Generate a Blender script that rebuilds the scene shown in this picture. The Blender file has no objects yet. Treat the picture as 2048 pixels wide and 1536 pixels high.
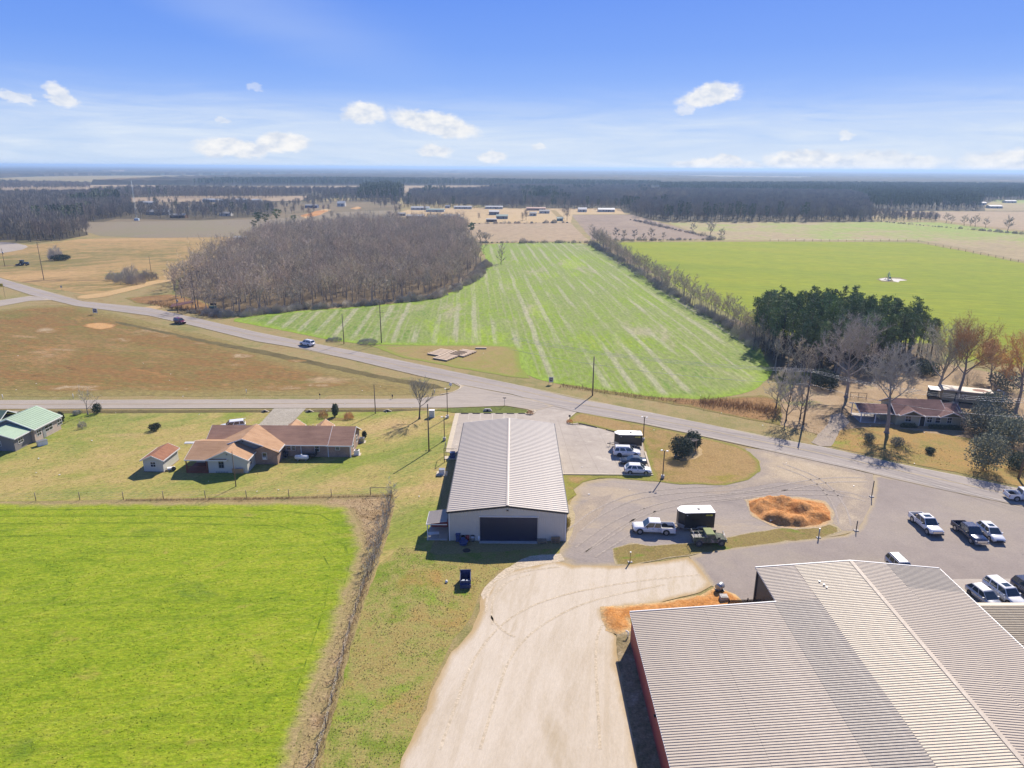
import bpy, bmesh, math, random
import numpy as np
from mathutils import Vector, Matrix, noise, kdtree
from mathutils.geometry import delaunay_2d_cdt

SC = bpy.context.scene
COL = SC.collection
R = math.radians
# ------------------------------------------------------------------ camera
CAM_H = 50.0
F_PX = 1409.0                     # focal length in survey pixels (2048 wide)
PITCH = math.atan((768 - 335) / F_PX)
ROLL = R(0.39)
cam_d = bpy.data.cameras.new('drone_camera')
cam = bpy.data.objects.new('drone_camera', cam_d)
COL.objects.link(cam)
cam_d.sensor_width = 36.0
cam_d.lens = 36.0 * F_PX / 2048.0
cam_d.clip_start = 0.5
cam_d.clip_end = 90000.0
cam.location = (0, 0, CAM_H)
cam.rotation_euler = (Matrix.Rotation(R(90) - PITCH, 3, 'X') @ Matrix.Rotation(ROLL, 3, 'Z')).to_euler()
SC.camera = cam

# ------------------------------------------------------------------ light
SUN_EL, SUN_AZ = R(39.5), R(26.0)      # azimuth measured from +Y towards +X
SC.view_settings.view_transform = 'Standard'
SC.view_settings.look = 'None'
SC.view_settings.exposure = EXPOSURE = 0.68
SC.view_settings.gamma = 1.0
SC.view_settings.use_curve_mapping = False
SC.render.engine = 'CYCLES'
SC.cycles.max_bounces = 6
SC.cycles.diffuse_bounces = 2
SC.cycles.glossy_bounces = 2
SC.cycles.transmission_bounces = 2
SC.cycles.transparent_max_bounces = 6
SC.cycles.volume_bounces = 0
SC.cycles.use_denoising = True
SC.cycles.sample_clamp_indirect = 4.0

sd = bpy.data.lights.new('sun', 'SUN')
sd.energy = 5.0
sd.angle = R(0.53)
sd.color = (1.0, 0.91, 0.80)
sun = bpy.data.objects.new('sun', sd)
COL.objects.link(sun)
SUN_V = Vector((math.sin(SUN_AZ) * math.cos(SUN_EL), math.cos(SUN_AZ) * math.cos(SUN_EL), math.sin(SUN_EL)))
sun.rotation_euler = SUN_V.to_track_quat('Z', 'Y').to_euler()

# ------------------------------------------------------------------ survey pixel -> place on the ground
def ray(px, py):
    u = (px - 1024) / F_PX; v = (py - 768) / F_PX
    c, s = math.cos(ROLL), math.sin(ROLL)
    u, v = u * c + v * s, -u * s + v * c
    cp, sp = math.cos(PITCH), math.sin(PITCH)
    return u, cp - v * sp, -sp - v * cp

def P(px, py, h=0.0):
    dx, dy, dz = ray(px, py)
    t = (h - CAM_H) / dz
    return (dx * t, dy * t)

# ------------------------------------------------------------------ world
def node(nt, kind, **kw):
    n = nt.nodes.new(kind)
    for k, v in kw.items():
        if k.startswith('i_'):
            key = k[2:].replace('_', ' ')
            if key.isdigit(): key = int(key)
            n.inputs[key].default_value = v
        else:
            setattr(n, k, v)
    return n

class G:
    """tiny node-graph helper"""
    def __init__(s, nt): s.nt = nt
    def link(s, a, b): s.nt.links.new(a, b)
    def val(s, sock, v):
        if isinstance(v, (int, float)): sock.default_value = v
        elif isinstance(v, (tuple, list)):
            n = len(sock.default_value)
            sock.default_value = tuple(v)[:n] if len(v) >= n else tuple(v) + (1.0,) * (n - len(v))
        else: s.nt.links.new(v, sock)
    def math(s, op, a, b=0.0, c=0.0, clamp=False):
        n = s.nt.nodes.new('ShaderNodeMath'); n.operation = op; n.use_clamp = clamp
        s.val(n.inputs[0], a); s.val(n.inputs[1], b); s.val(n.inputs[2], c)
        return n.outputs[0]
    def vmath(s, op, a, b=(0, 0, 0)):
        n = s.nt.nodes.new('ShaderNodeVectorMath'); n.operation = op
        s.val(n.inputs[0], a)
        if op == 'SCALE': s.val(n.inputs['Scale'], b)
        else: s.val(n.inputs[1], b)
        return n.outputs['Value'] if op in ('LENGTH', 'DOT_PRODUCT', 'DISTANCE') else n.outputs[0]
    def noise(s, vec, scale, detail=3.0, rough=0.55, dist=0.0, out='Fac'):
        n = s.nt.nodes.new('ShaderNodeTexNoise')
        s.val(n.inputs['Vector'], vec); n.inputs['Scale'].default_value = scale
        n.inputs['Detail'].default_value = detail; n.inputs['Roughness'].default_value = rough
        n.inputs['Distortion'].default_value = dist
        return n.outputs[out]
    def mapr(s, v, a, b, c=0.0, d=1.0, smooth=False):
        n = s.nt.nodes.new('ShaderNodeMapRange')
        if smooth: n.interpolation_type = 'SMOOTHSTEP'
        s.val(n.inputs[0], v); s.val(n.inputs[1], a); s.val(n.inputs[2], b); s.val(n.inputs[3], c); s.val(n.inputs[4], d)
        return n.outputs[0]
    def mix(s, f, a, b, mode='MIX'):
        n = s.nt.nodes.new('ShaderNodeMix'); n.data_type = 'RGBA'; n.blend_type = mode
        s.val(n.inputs[0], f); s.val(n.inputs[6], a); s.val(n.inputs[7], b)
        return n.outputs[2]
    def ramp(s, f, stops, interp='LINEAR'):
        n = s.nt.nodes.new('ShaderNodeValToRGB'); cr = n.color_ramp; cr.interpolation = interp
        while len(cr.elements) > 1: cr.elements.remove(cr.elements[-1])
        cr.elements[0].position = stops[0][0]; cr.elements[0].color = tuple(stops[0][1]) + (1,)
        for p, c in stops[1:]:
            e = cr.elements.new(p); e.color = tuple(c) + (1,)
        s.val(n.inputs[0], f)
        return n.outputs[0]
    def xyz(s, v):
        n = s.nt.nodes.new('ShaderNodeSeparateXYZ'); s.val(n.inputs[0], v); return n.outputs
    def comb(s, x, y, z):
        n = s.nt.nodes.new('ShaderNodeCombineXYZ'); s.val(n.inputs[0], x); s.val(n.inputs[1], y); s.val(n.inputs[2], z); return n.outputs[0]

def make_world():
    w = bpy.data.worlds.new('World'); SC.world = w; w.use_nodes = True
    nt = w.node_tree; nt.nodes.clear(); g = G(nt)
    sky = nt.nodes.new('ShaderNodeTexSky'); sky.sky_type = 'NISHITA'; sky.sun_disc = False
    sky.sun_elevation = SUN_EL; sky.sun_rotation = SUN_AZ
    sky.altitude = 50; sky.air_density = 1.0; sky.dust_density = 0.6; sky.ozone_density = 1.5
    tc = nt.nodes.new('ShaderNodeTexCoord').outputs['Generated']
    x, y, z = g.xyz(tc)
    az = g.math('ARCTAN2', x, y); el = g.math('ARCSINE', z)
    # periwinkle cast of the photographed sky, paler towards the horizon
    grad = g.ramp(g.mapr(el, 0.0, 0.9), [(0.0, (6.0, 7.9, 10.6)), (0.045, (4.6, 6.7, 10.8)), (0.10, (2.9, 5.1, 11.0)), (0.16, (1.9, 4.0, 10.6)), (0.24, (1.3, 3.2, 10.2)), (0.4, (1.0, 2.5, 8.6)), (0.65, (.9, 2.0, 6.6)), (1.0, (0.8, 1.7, 5.4))])
    base = g.mix(0.90, sky.outputs[0], grad)
    # thin streaky veil, stronger near the horizon
    pv = g.comb(g.math('MULTIPLY', az, 1.0), g.math('MULTIPLY', el, 7.0), 0.3)
    veil = g.noise(pv, 2.2, 6, 0.6, 0.6)
    pv2 = g.comb(g.math('ADD', g.math('MULTIPLY', az, 3.0), g.math('MULTIPLY', el, 2.0)), g.math('MULTIPLY', el, 26.0), 1.7)
    streak = g.noise(pv2, 1.6, 5, 0.62, 1.2)
    low = g.mapr(g.math('ADD', el, g.math('MULTIPLY', g.math('SUBTRACT', veil, 0.5), 0.055)), 0.02, 0.118, 1.0, 0.0, True)
    m1 = g.math('MULTIPLY', low, g.mapr(streak, 0.25, 0.68, 0.15, 1.0))
    # one long faint cirrus arm falling from upper left
    arm = g.math('SUBTRACT', el, g.math('ADD', 0.125, g.math('MULTIPLY', g.math('POWER', g.math('ABSOLUTE', g.math('SUBTRACT', az, 0.05)), 2.0), 0.40)))
    arm = g.math('ADD', arm, g.math('MULTIPLY', g.math('SUBTRACT', veil, 0.5), 0.05))
    armm = g.math('MULTIPLY', g.mapr(g.math('ABSOLUTE', arm), 0.0, 0.055, 0.18, 0.0, True), g.mapr(az, -0.05, -0.3, 0.0, 1.0, True))
    mv = g.math('MAXIMUM', m1, armm)
    base = g.mix(mv, base, (8.2, 9.2, 10.6))
    # small fair-weather clouds: centre azimuth/elevation, half-sizes
    warp = nt.nodes.new('ShaderNodeTexNoise')
    wv = g.comb(az, g.math('MULTIPLY', el, 1.6), 0.0)
    g.val(warp.inputs['Vector'], wv); warp.inputs['Scale'].default_value = 34; warp.inputs['Detail'].default_value = 9; warp.inputs['Roughness'].default_value = 0.68
    wc = g.vmath('SUBTRACT', warp.outputs['Color'], (0.5, 0.5, 0.5))
    ae = g.comb(az, el, 0.0)
    clouds = [(118, 190, 25, 18, .85, .5), (30, 194, 34, 8, .7, .25), (727, 226, 46, 20, .95, 0), (868, 246, 96, 22, 1, .18), (870, 300, 34, 13, .9, 0),
              (464, 297, 72, 18, 1, 0), (562, 286, 52, 19, 1, 0), (985, 315, 28, 11, .9, 0), (1420, 190, 62, 20, .95, -.15), (1372, 220, 20, 11, .55, 0),
              (1430, 331, 92, 13, 1, 0), (1450, 322, 40, 12, 1, 0), (1610, 321, 78, 19, 1, 0), (1760, 325, 110, 18, .8, 0), (1695, 274, 14, 8, .6, 0), (2040, 325, 90, 22, .9, 0),
              (1075, 294, 16, 8, .6, 0), (508, 172, 16, 7, .35, 0), (444, 240, 13, 6, .5, 0), (2300, 250, 120, 26, .9, 0), (-260, 240, 130, 26, .9, 0)]
    tot = None
    for cx, cy, rx, ry, a, tilt in clouds:
        dx, dy, dz = ray(cx, cy); n = math.sqrt(dx * dx + dy * dy + dz * dz)
        ca, ce = math.atan2(dx, dy), math.asin(dz / n)
        k = 1.0 / (F_PX * 1.1)
        d = g.vmath('SUBTRACT', g.vmath('ADD', ae, g.vmath('MULTIPLY', wc, (0.038, 0.024, 0))), (ca, ce, 0))
        if tilt:
            r = nt.nodes.new('ShaderNodeVectorRotate'); r.rotation_type = 'Z_AXIS'; g.val(r.inputs['Vector'], d); r.inputs['Angle'].default_value = tilt; d = r.outputs[0]
        q = g.vmath('LENGTH', g.vmath('MULTIPLY', d, (1 / (rx * k * 1.15), 1 / (ry * k * 1.2), 0)))
        m = g.math('MULTIPLY', g.mapr(q, 0.62, 1.04, 1.0, 0.0, True), a)
        tot = m if tot is None else g.math('MAXIMUM', tot, m)
    body = g.noise(g.comb(az, g.math('MULTIPLY', el, 1.8), 0.5), 40, 5, 0.6)
    ccol = g.ramp(body, [(0.36, (7.6, 8.3, 9.6)), (0.5, (9.6, 9.8, 10.2)), (0.62, (10.8, 10.7, 10.6))])
    base = g.mix(tot, base, ccol)
    bg = nt.nodes.new('ShaderNodeBackground'); g.link(base, bg.inputs[0]); bg.inputs[1].default_value = 0.056
    out = nt.nodes.new('ShaderNodeOutputWorld'); g.link(bg.outputs[0], out.inputs[0])
make_world()
# ------------------------------------------------------------------ naming / linking helpers
def tag(o, label=None, cat=None, group=None, kind=None):
    if label: o['label'] = label
    if cat: o['category'] = cat
    if group: o['group'] = group
    if kind: o['kind'] = kind
    return o

def thing(name, loc, rz, label, cat, group=None):
    o = bpy.data.objects.new(name, None); COL.objects.link(o)
    o.empty_display_size = 0.2
    o.location = (loc[0], loc[1], loc[2] if len(loc) > 2 else 0.0); o.rotation_euler = (0, 0, rz)
    return tag(o, label, cat, group)

def copy_tree(o, parent=None, loc=None, rz=None, scale=None, label=None, group=None, mats=None):
    c = o.copy(); COL.objects.link(c)
    if parent: c.parent = parent
    if loc is not None: c.location = (loc[0], loc[1], loc[2] if len(loc) > 2 else 0.0)
    if rz is not None: c.rotation_euler = (c.rotation_euler[0], c.rotation_euler[1], rz)
    if scale is not None: c.scale = scale if isinstance(scale, tuple) else (scale,) * 3
    if label: c['label'] = label
    if group: c['group'] = group
    for ch in KIDS.get(o.name, []):
        copy_tree(ch, c)
    return c

KIDS = {}
class M:
    """mesh collector"""
    def __init__(s): s.v = []; s.f = []; s.sm = []
    def add(s, vs, fs, smooth=False):
        b = len(s.v); s.v += [tuple(v) for v in vs]
        s.f += [tuple(b + i for i in f) for f in fs]; s.sm += [smooth] * len(fs)
        return s
    def box(s, c, d, rz=0.0, taper=1.0):
        x, y, z = (q / 2 for q in d); cr, sr = math.cos(rz), math.sin(rz); vs = []
        for k in (-1, 1):
            t = taper if k > 0 else 1.0
            for i, j in ((-1, -1), (1, -1), (1, 1), (-1, 1)):
                a, b = i * x * t, j * y * t
                vs.append((c[0] + a * cr - b * sr, c[1] + a * sr + b * cr, c[2] + k * z))
        return s.add(vs, [(0, 3, 2, 1), (4, 5, 6, 7), (0, 1, 5, 4), (1, 2, 6, 5), (2, 3, 7, 6), (3, 0, 4, 7)])
    def bb(s, x0, x1, y0, y1, z0, z1):
        return s.box(((x0 + x1) / 2, (y0 + y1) / 2, (z0 + z1) / 2), (abs(x1 - x0), abs(y1 - y0), abs(z1 - z0)))
    def tube(s, p0, p1, r0, r1=None, n=6, caps=True, smooth=True):
        r1 = r0 if r1 is None else r1
        a, b = Vector(p0), Vector(p1); d = (b - a)
        if d.length < 1e-6: return s
        d.normalize(); u = d.orthogonal().normalized(); w = d.cross(u)
        vs = []
        for p, r in ((a, r0), (b, r1)):
            for i in range(n):
                t = 2 * math.pi * i / n
                vs.append(p + u * (r * math.cos(t)) + w * (r * math.sin(t)))
        fs = [(i, (i + 1) % n, n + (i + 1) % n, n + i) for i in range(n)]
        s.add(vs, fs, smooth)
        if caps:
            b0 = len(s.v) - 2 * n
            s.f += [tuple(b0 + n - 1 - i for i in range(n)), tuple(b0 + n + i for i in range(n))]; s.sm += [False, False]
        return s
    def poly(s, pts): return s.add(pts, [tuple(range(len(pts)))])
    def slab(s, pts, t):
        """closed slab: polygon pts (ccw from above) with thickness t downwards"""
        n = len(pts); vs = list(pts) + [(p[0], p[1], p[2] - t) for p in pts]
        fs = [tuple(range(n)), tuple(range(2 * n - 1, n - 1, -1))] + [(i, n + i, n + (i + 1) % n, (i + 1) % n) for i in range(n)]
        return s.add(vs, fs)
    def prism(s, prof, y0, y1, axis='y'):
        """profile of (a,z) pairs extruded along y (or x)"""
        n = len(prof)
        f = (lambda a, z, t: (a, t, z)) if axis == 'y' else (lambda a, z, t: (t, a, z))
        vs = [f(a, z, y0) for a, z in prof] + [f(a, z, y1) for a, z in prof]
        fs = [tuple(range(n)), tuple(range(2 * n - 1, n - 1, -1))] + [(i, n + i, n + (i + 1) % n, (i + 1) % n) for i in range(n)]
        return s.add(vs, fs)
    def ball(s, c, r, seed=0, sub=2, rough=0.25, sq=(1, 1, 1), freq=1.5):
        bm = bmesh.new(); bmesh.ops.create_icosphere(bm, subdivisions=sub, radius=1.0)
        vs = []
        for v in bm.verts:
            k = 1 + rough * noise.noise(Vector(v.co) * freq + Vector((seed * 7.3, seed * 3.1, seed)))
            vs.append((c[0] + v.co.x * r * k * sq[0], c[1] + v.co.y * r * k * sq[1], c[2] + v.co.z * r * k * sq[2]))
        fs = [tuple(v.index for v in f.verts) for f in bm.faces]; bm.free()
        return s.add(vs, fs, True)
    def mesh(s, name, mat, fix=True):
        me = bpy.data.meshes.new(name); me.from_pydata(s.v, [], s.f)
        me.polygons.foreach_set('use_smooth', s.sm)
        me.materials.append(mat)
        if fix:
            bm = bmesh.new(); bm.from_mesh(me); bmesh.ops.recalc_face_normals(bm, faces=bm.faces); bm.to_mesh(me); bm.free()
        me.update()
        return me
    def build(s, name, mat, parent=None, label=None, loc=None, rz=None, fix=True):
        return link(name, s.mesh(name, mat, fix), parent, label, loc, rz)

def link(name, me, parent=None, label=None, loc=None, rz=None):
    o = bpy.data.objects.new(name, me); COL.objects.link(o)
    if parent:
        o.parent = parent; KIDS.setdefault(parent.name, []).append(o)
    if label: o['label'] = label
    if loc is not None: o.location = (loc[0], loc[1], loc[2] if len(loc) > 2 else 0.0)
    if rz is not None: o.rotation_euler = (0, 0, rz)
    return o

# ------------------------------------------------------------------ materials
MAT = {}
def mat(name, color, rough=0.8, metal=0.0, vary=0.0, vscale=1.0, bump=0.0, bscale=8.0, spec=None, aniso=None, coat=0.0, indiv=False):
    if name in MAT: return MAT[name]
    m = bpy.data.materials.new(name); m.use_nodes = True; nt = m.node_tree; g = G(nt)
    b = nt.nodes['Principled BSDF']
    b.inputs['Roughness'].default_value = rough; b.inputs['Metallic'].default_value = metal
    if spec is not None: b.inputs['Specular IOR Level'].default_value = spec
    if coat: b.inputs['Coat Weight'].default_value = coat; b.inputs['Coat Roughness'].default_value = 0.08
    col = tuple(color)
    if vary > 0:
        tc = nt.nodes.new('ShaderNodeTexCoord').outputs['Object']
        if aniso: tc = g.vmath('MULTIPLY', tc, aniso)
        n = g.noise(tc, vscale, 5, 0.6)
        n2 = g.noise(tc, vscale * 6.3, 3, 0.6)
        f = g.math('ADD', g.math('MULTIPLY', n, 0.65), g.math('MULTIPLY', n2, 0.35))
        lo = tuple(c * (1 - vary) for c in col); hi = tuple(min(1, c * (1 + vary)) for c in col)
        cc = g.ramp(f, [(0.3, lo), (0.7, hi)])
        if indiv:
            oi = nt.nodes.new('ShaderNodeObjectInfo')
            cc = g.mix(1.0, cc, g.ramp(oi.outputs['Random'], [(0, (.66, .68, .66)), (.35, (.95, .95, .92)), (.6, (1.12, 1.0, .92)), (.85, (1.15, 1.15, .95)), (1, (1.5, 1.42, 1.32))]), 'MULTIPLY')
        g.link(cc, b.inputs['Base Color'])
        g.link(g.mapr(n2, 0.2, 0.8, max(0, rough - 0.1), min(1, rough + 0.1)), b.inputs['Roughness'])
    else:
        b.inputs['Base Color'].default_value = col + (1,)
    if bump > 0:
        tc = nt.nodes.new('ShaderNodeTexCoord').outputs['Object']
        bn = nt.nodes.new('ShaderNodeBump'); bn.inputs['Strength'].default_value = 1.0; bn.inputs['Distance'].default_value = bump
        g.link(g.noise(tc, bscale, 4, 0.6), bn.inputs['Height']); g.link(bn.outputs[0], b.inputs['Normal'])
    MAT[name] = m
    return m

def ground_mat(name, stops, weights=(0.4, 0.35, 0.25), scales=(0.02, 0.25, 3.0), stretch=None, rows=None,
               edge=None, bump=0.0, bscale=3.0, fine=.34, patches=None, rough=0.95):
    """stops: colour ramp of soils/grasses; edge=(colour,width,amp); rows=(angle,spacing,colour,strength,patch_scale)"""
    m = bpy.data.materials.new(name); m.use_nodes = True; nt = m.node_tree; g = G(nt)
    b = nt.nodes['Principled BSDF']; b.inputs['Roughness'].default_value = rough
    b.inputs['Specular IOR Level'].default_value = 0.15
    tc = nt.nodes.new('ShaderNodeTexCoord').outputs['Object']
    v = tc
    def rot(ang, sx=1.0, sy=1.0):
        r = nt.nodes.new('ShaderNodeVectorRotate'); r.rotation_type = 'Z_AXIS'; g.val(r.inputs['Vector'], tc); r.inputs['Angle'].default_value = -ang
        return g.vmath('MULTIPLY', r.outputs[0], (sx, sy, 1.0))
    if stretch: v = rot(stretch[0], stretch[1], 1.0)
    n1 = g.noise(v, scales[0], 4, 0.6, 0.4); n2 = g.noise(v, scales[1], 5, 0.65, 0.3); n3 = g.noise(v, scales[2], 4, 0.7)
    f = g.math('ADD', g.math('ADD', g.math('MULTIPLY', n1, weights[0]), g.math('MULTIPLY', n2, weights[1])), g.math('MULTIPLY', n3, weights[2]))
    f = g.mapr(f, 0.36, 0.64)
    col = g.ramp(f, stops)
    for (pc, psc, lo, hi) in (patches or []):
        pn = g.noise(g.vmath('ADD', v, (37.0 + psc * 100, 11, 0)), psc, 5, 0.62, 0.5)
        pm = g.mapr(pn, lo, hi, 0, 1, True)
        pm = g.math('MULTIPLY', pm, g.mapr(n3, 0.25, 0.7, 0.45, 1.0))
        col = g.mix(pm, col, pc)
    for (ang, sp, rc, st, psc) in (rows or []):
        q = rot(ang)
        qx, qy, qz = g.xyz(q)
        wob = g.math('MULTIPLY', g.math('SUBTRACT', g.noise(q, 0.03, 2), 0.5), sp * 0.25)
        wv = g.math('SINE', g.math('MULTIPLY', g.math('ADD', qy, wob), 2 * math.pi / sp))
        sm = g.mapr(wv, 0.35, 0.95, 0, 1, True)
        pn = g.noise(g.vmath('MULTIPLY', q, (0.2, 1.6, 1.0)), psc, 6, 0.72)
        sm = g.math('MULTIPLY', g.math('MULTIPLY', sm, st), g.mapr(pn, 0.42, 0.58, 0, 1, True))
        sm = g.math('MULTIPLY', sm, g.mapr(n3, .3, .65, .35, 1))
        col = g.mix(sm, col, rc)
    if edge:
        a = nt.nodes.new('ShaderNodeAttribute'); a.attribute_name = 'edge'
        d = g.math('ADD', a.outputs['Fac'], g.math('MULTIPLY', g.math('SUBTRACT', n2, 0.5), edge[2]))
        em = g.mapr(d, 0.0, edge[1], 1.0, 0.0, True)
        col = g.mix(em, col, edge[0])
    # fine value break-up
    fn = g.noise(v, bscale * 1.3, 4, 0.8)
    col = g.mix(1.0, col, g.ramp(fn, [(0.32, (1 - fine,) * 3), (0.68, (1 + fine,) * 3)]), 'MULTIPLY')
    g.link(col, b.inputs['Base Color'])
    if bump > 0:
        bn = nt.nodes.new('ShaderNodeBump'); bn.inputs['Strength'].default_value = 1.0; bn.inputs['Distance'].default_value = bump
        h = g.math('ADD', g.noise(v, bscale, 4, 0.7), g.math('MULTIPLY', n2, 0.8))
        g.link(h, bn.inputs['Height']); g.link(bn.outputs[0], b.inputs['Normal'])
    return m

# ------------------------------------------------------------------ ground sheets
def smooth_poly(pts, closed=True, it=1):
    for _ in range(it):
        out = []
        n = len(pts)
        for i in range(n if closed else n - 1):
            a, b = pts[i], pts[(i + 1) % n]
            out += [(a[0] * .75 + b[0] * .25, a[1] * .75 + b[1] * .25), (a[0] * .25 + b[0] * .75, a[1] * .25 + b[1] * .75)]
        if not closed: out = [pts[0]] + out + [pts[-1]]
        pts = out
    return pts

def jag(pts, step, amp, seed=0, closed=True):
    out = []; n = len(pts)
    for i in range(n if closed else n - 1):
        a, b = Vector(pts[i]).to_2d(), Vector(pts[(i + 1) % n]).to_2d()
        L = (b - a).length; k = max(1, int(L / step)); nrm = (b - a).orthogonal()
        if nrm.length: nrm.normalize()
        for j in range(k):
            p = a.lerp(b, j / k)
            q = Vector((p.x, p.y, seed * 9.1))
            o = amp * (noise.noise(q * (0.35 / max(step, .01))) * 1.0 + noise.noise(q * (1.1 / max(step, .01))) * 0.6)
            out.append((p.x + nrm.x * o, p.y + nrm.y * o))
    return out

def inside(x, y, poly):
    c = False; n = len(poly); j = n - 1
    for i in range(n):
        xi, yi = poly[i]; xj, yj = poly[j]
        if (yi > y) != (yj > y) and x < (xj - xi) * (y - yi) / (yj - yi) + xi: c = not c
        j = i
    return c

def sheet(name, pts, z, material, step=2.0, amp=0.4, grid=None, kind='structure', seed=0, smooth=0, hfun=None, label=None, thick=0.0, px=True):
    """pts: survey pixels (px=True) or metres; builds a level sheet with an 'edge' distance attribute"""
    pl = [P(*p) for p in pts] if px else list(pts)
    if smooth: pl = smooth_poly(pl, it=smooth)
    pl = jag(pl, step, amp, seed)
    xs = [p[0] for p in pl]; ys = [p[1] for p in pl]
    W = max(max(xs) - min(xs), max(ys) - min(ys))
    gs = grid or max(2.0, W / 50)
    kd = kdtree.KDTree(len(pl))
    for i, p in enumerate(pl): kd.insert((p[0], p[1], 0), i)
    kd.balance()
    rnd = random.Random(seed)
    vs = [Vector(p) for p in pl]
    nx = int((max(xs) - min(xs)) / gs) + 1; ny = int((max(ys) - min(ys)) / gs) + 1
    for i in range(nx + 1):
        for j in range(ny + 1):
            x = min(xs) + (i + rnd.uniform(.25, .75)) * gs; y = min(ys) + (j + rnd.uniform(.25, .75)) * gs
            if inside(x, y, pl) and kd.find((x, y, 0))[2] > gs * 0.35: vs.append(Vector((x, y)))
    n = len(pl)
    r = delaunay_2d_cdt(vs, [], [list(range(n))], 1, 1e-5)
    me = bpy.data.meshes.new(name)
    dist = [kd.find((v.x, v.y, 0))[2] for v in r[0]]
    dist = [0.0 if d < 1e-3 else d for d in dist]
    co = [(v.x, v.y, z + (hfun(v.x, v.y, d) if hfun else 0.0)) for v, d in zip(r[0], dist)]
    me.from_pydata(co, [], [tuple(f) for f in r[2]])
    at = me.attributes.new('edge', 'FLOAT', 'POINT'); at.data.foreach_set('value', dist)
    me.materials.append(material)
    bm = bmesh.new(); bm.from_mesh(me)
    for f in bm.faces:
        if f.normal.z < 0: f.normal_flip()
        f.smooth = hfun is not None
    if thick:
        be = [e for e in bm.edges if e.is_boundary]
        ret = bmesh.ops.extrude_edge_only(bm, edges=be)
        for v in [q for q in ret['geom'] if isinstance(q, bmesh.types.BMVert)]: v.co.z -= thick
    bm.to_mesh(me); bm.free(); me.update()
    o = link(name, me)
    return tag(o, label=label, kind=kind)

def ribbon(name, pts, w, z, material, px=True, smooth=2, dash=None, kind='structure', label=None, offset=0.0):
    pl = [P(*p) for p in pts] if px else list(pts)
    pl = smooth_poly(pl, closed=False, it=smooth)
    m = M(); acc = 0.0
    L = []
    for i, p in enumerate(pl):
        a = Vector(pl[max(0, i - 1)]).to_2d(); b = Vector(pl[min(len(pl) - 1, i + 1)]).to_2d()
        t = (b - a).normalized(); nn = Vector((-t.y, t.x))
        c = Vector(p).to_2d() + nn * offset
        L.append((c + nn * w / 2, c - nn * w / 2))
    for i in range(len(L) - 1):
        if dash:
            acc += (L[i + 1][0] - L[i][0]).length
            if (acc % (dash * 2)) > dash: continue
        m.add([(*L[i][0], z), (*L[i][1], z), (*L[i + 1][1], z), (*L[i + 1][0], z)], [(0, 1, 2, 3)])
    o = m.build(name, material)
    for p in o.data.polygons:
        pass
    return tag(o, label=label, kind=kind)
# ------------------------------------------------------------------ ground, fields, roads
def D(r, g, b, k=1.6):
    f = lambda c: ((c / 255 + 0.055) / 1.055) ** 2.4 if c > 10 else c / 255 / 12.92
    return tuple(f(c) / k for c in (r * 1.01, g * .995, b * .96))

VERGE = D(176, 160, 112)
m_base = ground_mat('verge_grass', [(0, D(128, 132, 74)), (.3, D(156, 150, 96)), (.6, D(178, 160, 114)), (.85, D(160, 138, 92)), (1, D(140, 144, 80))],
                    scales=(0.035, 0.35, 4), bump=0.06)
# one sheet to the horizon
def ground_base():
    m = M(); rs = [0, 400, 1200, 3000, 8000, 20000, 60000]
    N = 48
    ring = lambda r: [(r * math.cos(2 * math.pi * i / N), r * math.sin(2 * math.pi * i / N), 0.0) for i in range(N)]
    vs = [(0, 0, 0)]; fs = []
    for k, r in enumerate(rs[1:]):
        b = len(vs); vs += ring(r)
        for i in range(N):
            j = (i + 1) % N
            fs.append((0, b + i, b + j) if k == 0 else (b - N + i, b + i, b + j, b - N + j))
    m.add(vs, fs); o = m.build('ground', m_base, fix=False); tag(o, kind='structure')
ground_base()

# near pasture, lower left
m_pasture = ground_mat('pasture', [(0, D(106, 136, 22)), (.25, D(134, 162, 28)), (.5, D(154, 176, 38)), (.75, D(168, 182, 52)), (1, D(180, 182, 74))],
    scales=(0.06, 0.5, 2.2), weights=(.25, .35, .4), stretch=(R(8), 0.6), bump=0.12, bscale=2.4, fine=.3, patches=[(D(178, 168, 84), .25, .6, .74), (D(104, 134, 40), .12, .58, .72)],
    rows=[(R(2), 3.2, D(112, 138, 28), .4, .08), (R(25), 1.7, D(176, 184, 84), .3, .15)],
    edge=(D(182, 165, 118), 1.8, 3.0))
sheet('pasture', [(-900, 1012), (-300, 1008), (0, 1006), (300, 1005), (560, 1004), (640, 1004), (690, 1012), (712, 1035), (722, 1065), (728, 1100), (716, 1140), (700, 1180), (690, 1220), (672, 1270), (655, 1310), (640, 1360), (622, 1410), (600, 1470), (575, 1560), (500, 1800), (-900, 1800)],
      0.02, m_pasture, step=1.2, amp=0.5, grid=2.0, seed=3)
m_rut = ground_mat('pasture_rut', [(0, D(92, 118, 22)), (.5, D(126, 152, 32)), (1, D(150, 170, 44))], scales=(.3, 1.2, 4), bump=.08)
for pts in [[(-300, 1021), (0, 1020), (300, 1019), (560, 1021), (640, 1030), (680, 1052)], [(-300, 1034), (0, 1033), (250, 1032), (430, 1033), (520, 1036)], [(-300, 1048), (0, 1047), (330, 1046), (560, 1052), (640, 1075), (668, 1110)], [(650, 1062), (690, 1092), (700, 1125), (688, 1170)], [(640, 1100), (662, 1140), (650, 1210), (620, 1300), (585, 1400)], [(-300, 1075), (100, 1072), (380, 1074)]]:
    sheet('wheel_rut', [(x, y - .9) for x, y in pts] + [(x, y + .9) for x, y in pts[::-1]], .028, m_rut, step=.7, amp=.22, grid=3, seed=int(pts[1][1]))
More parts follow.
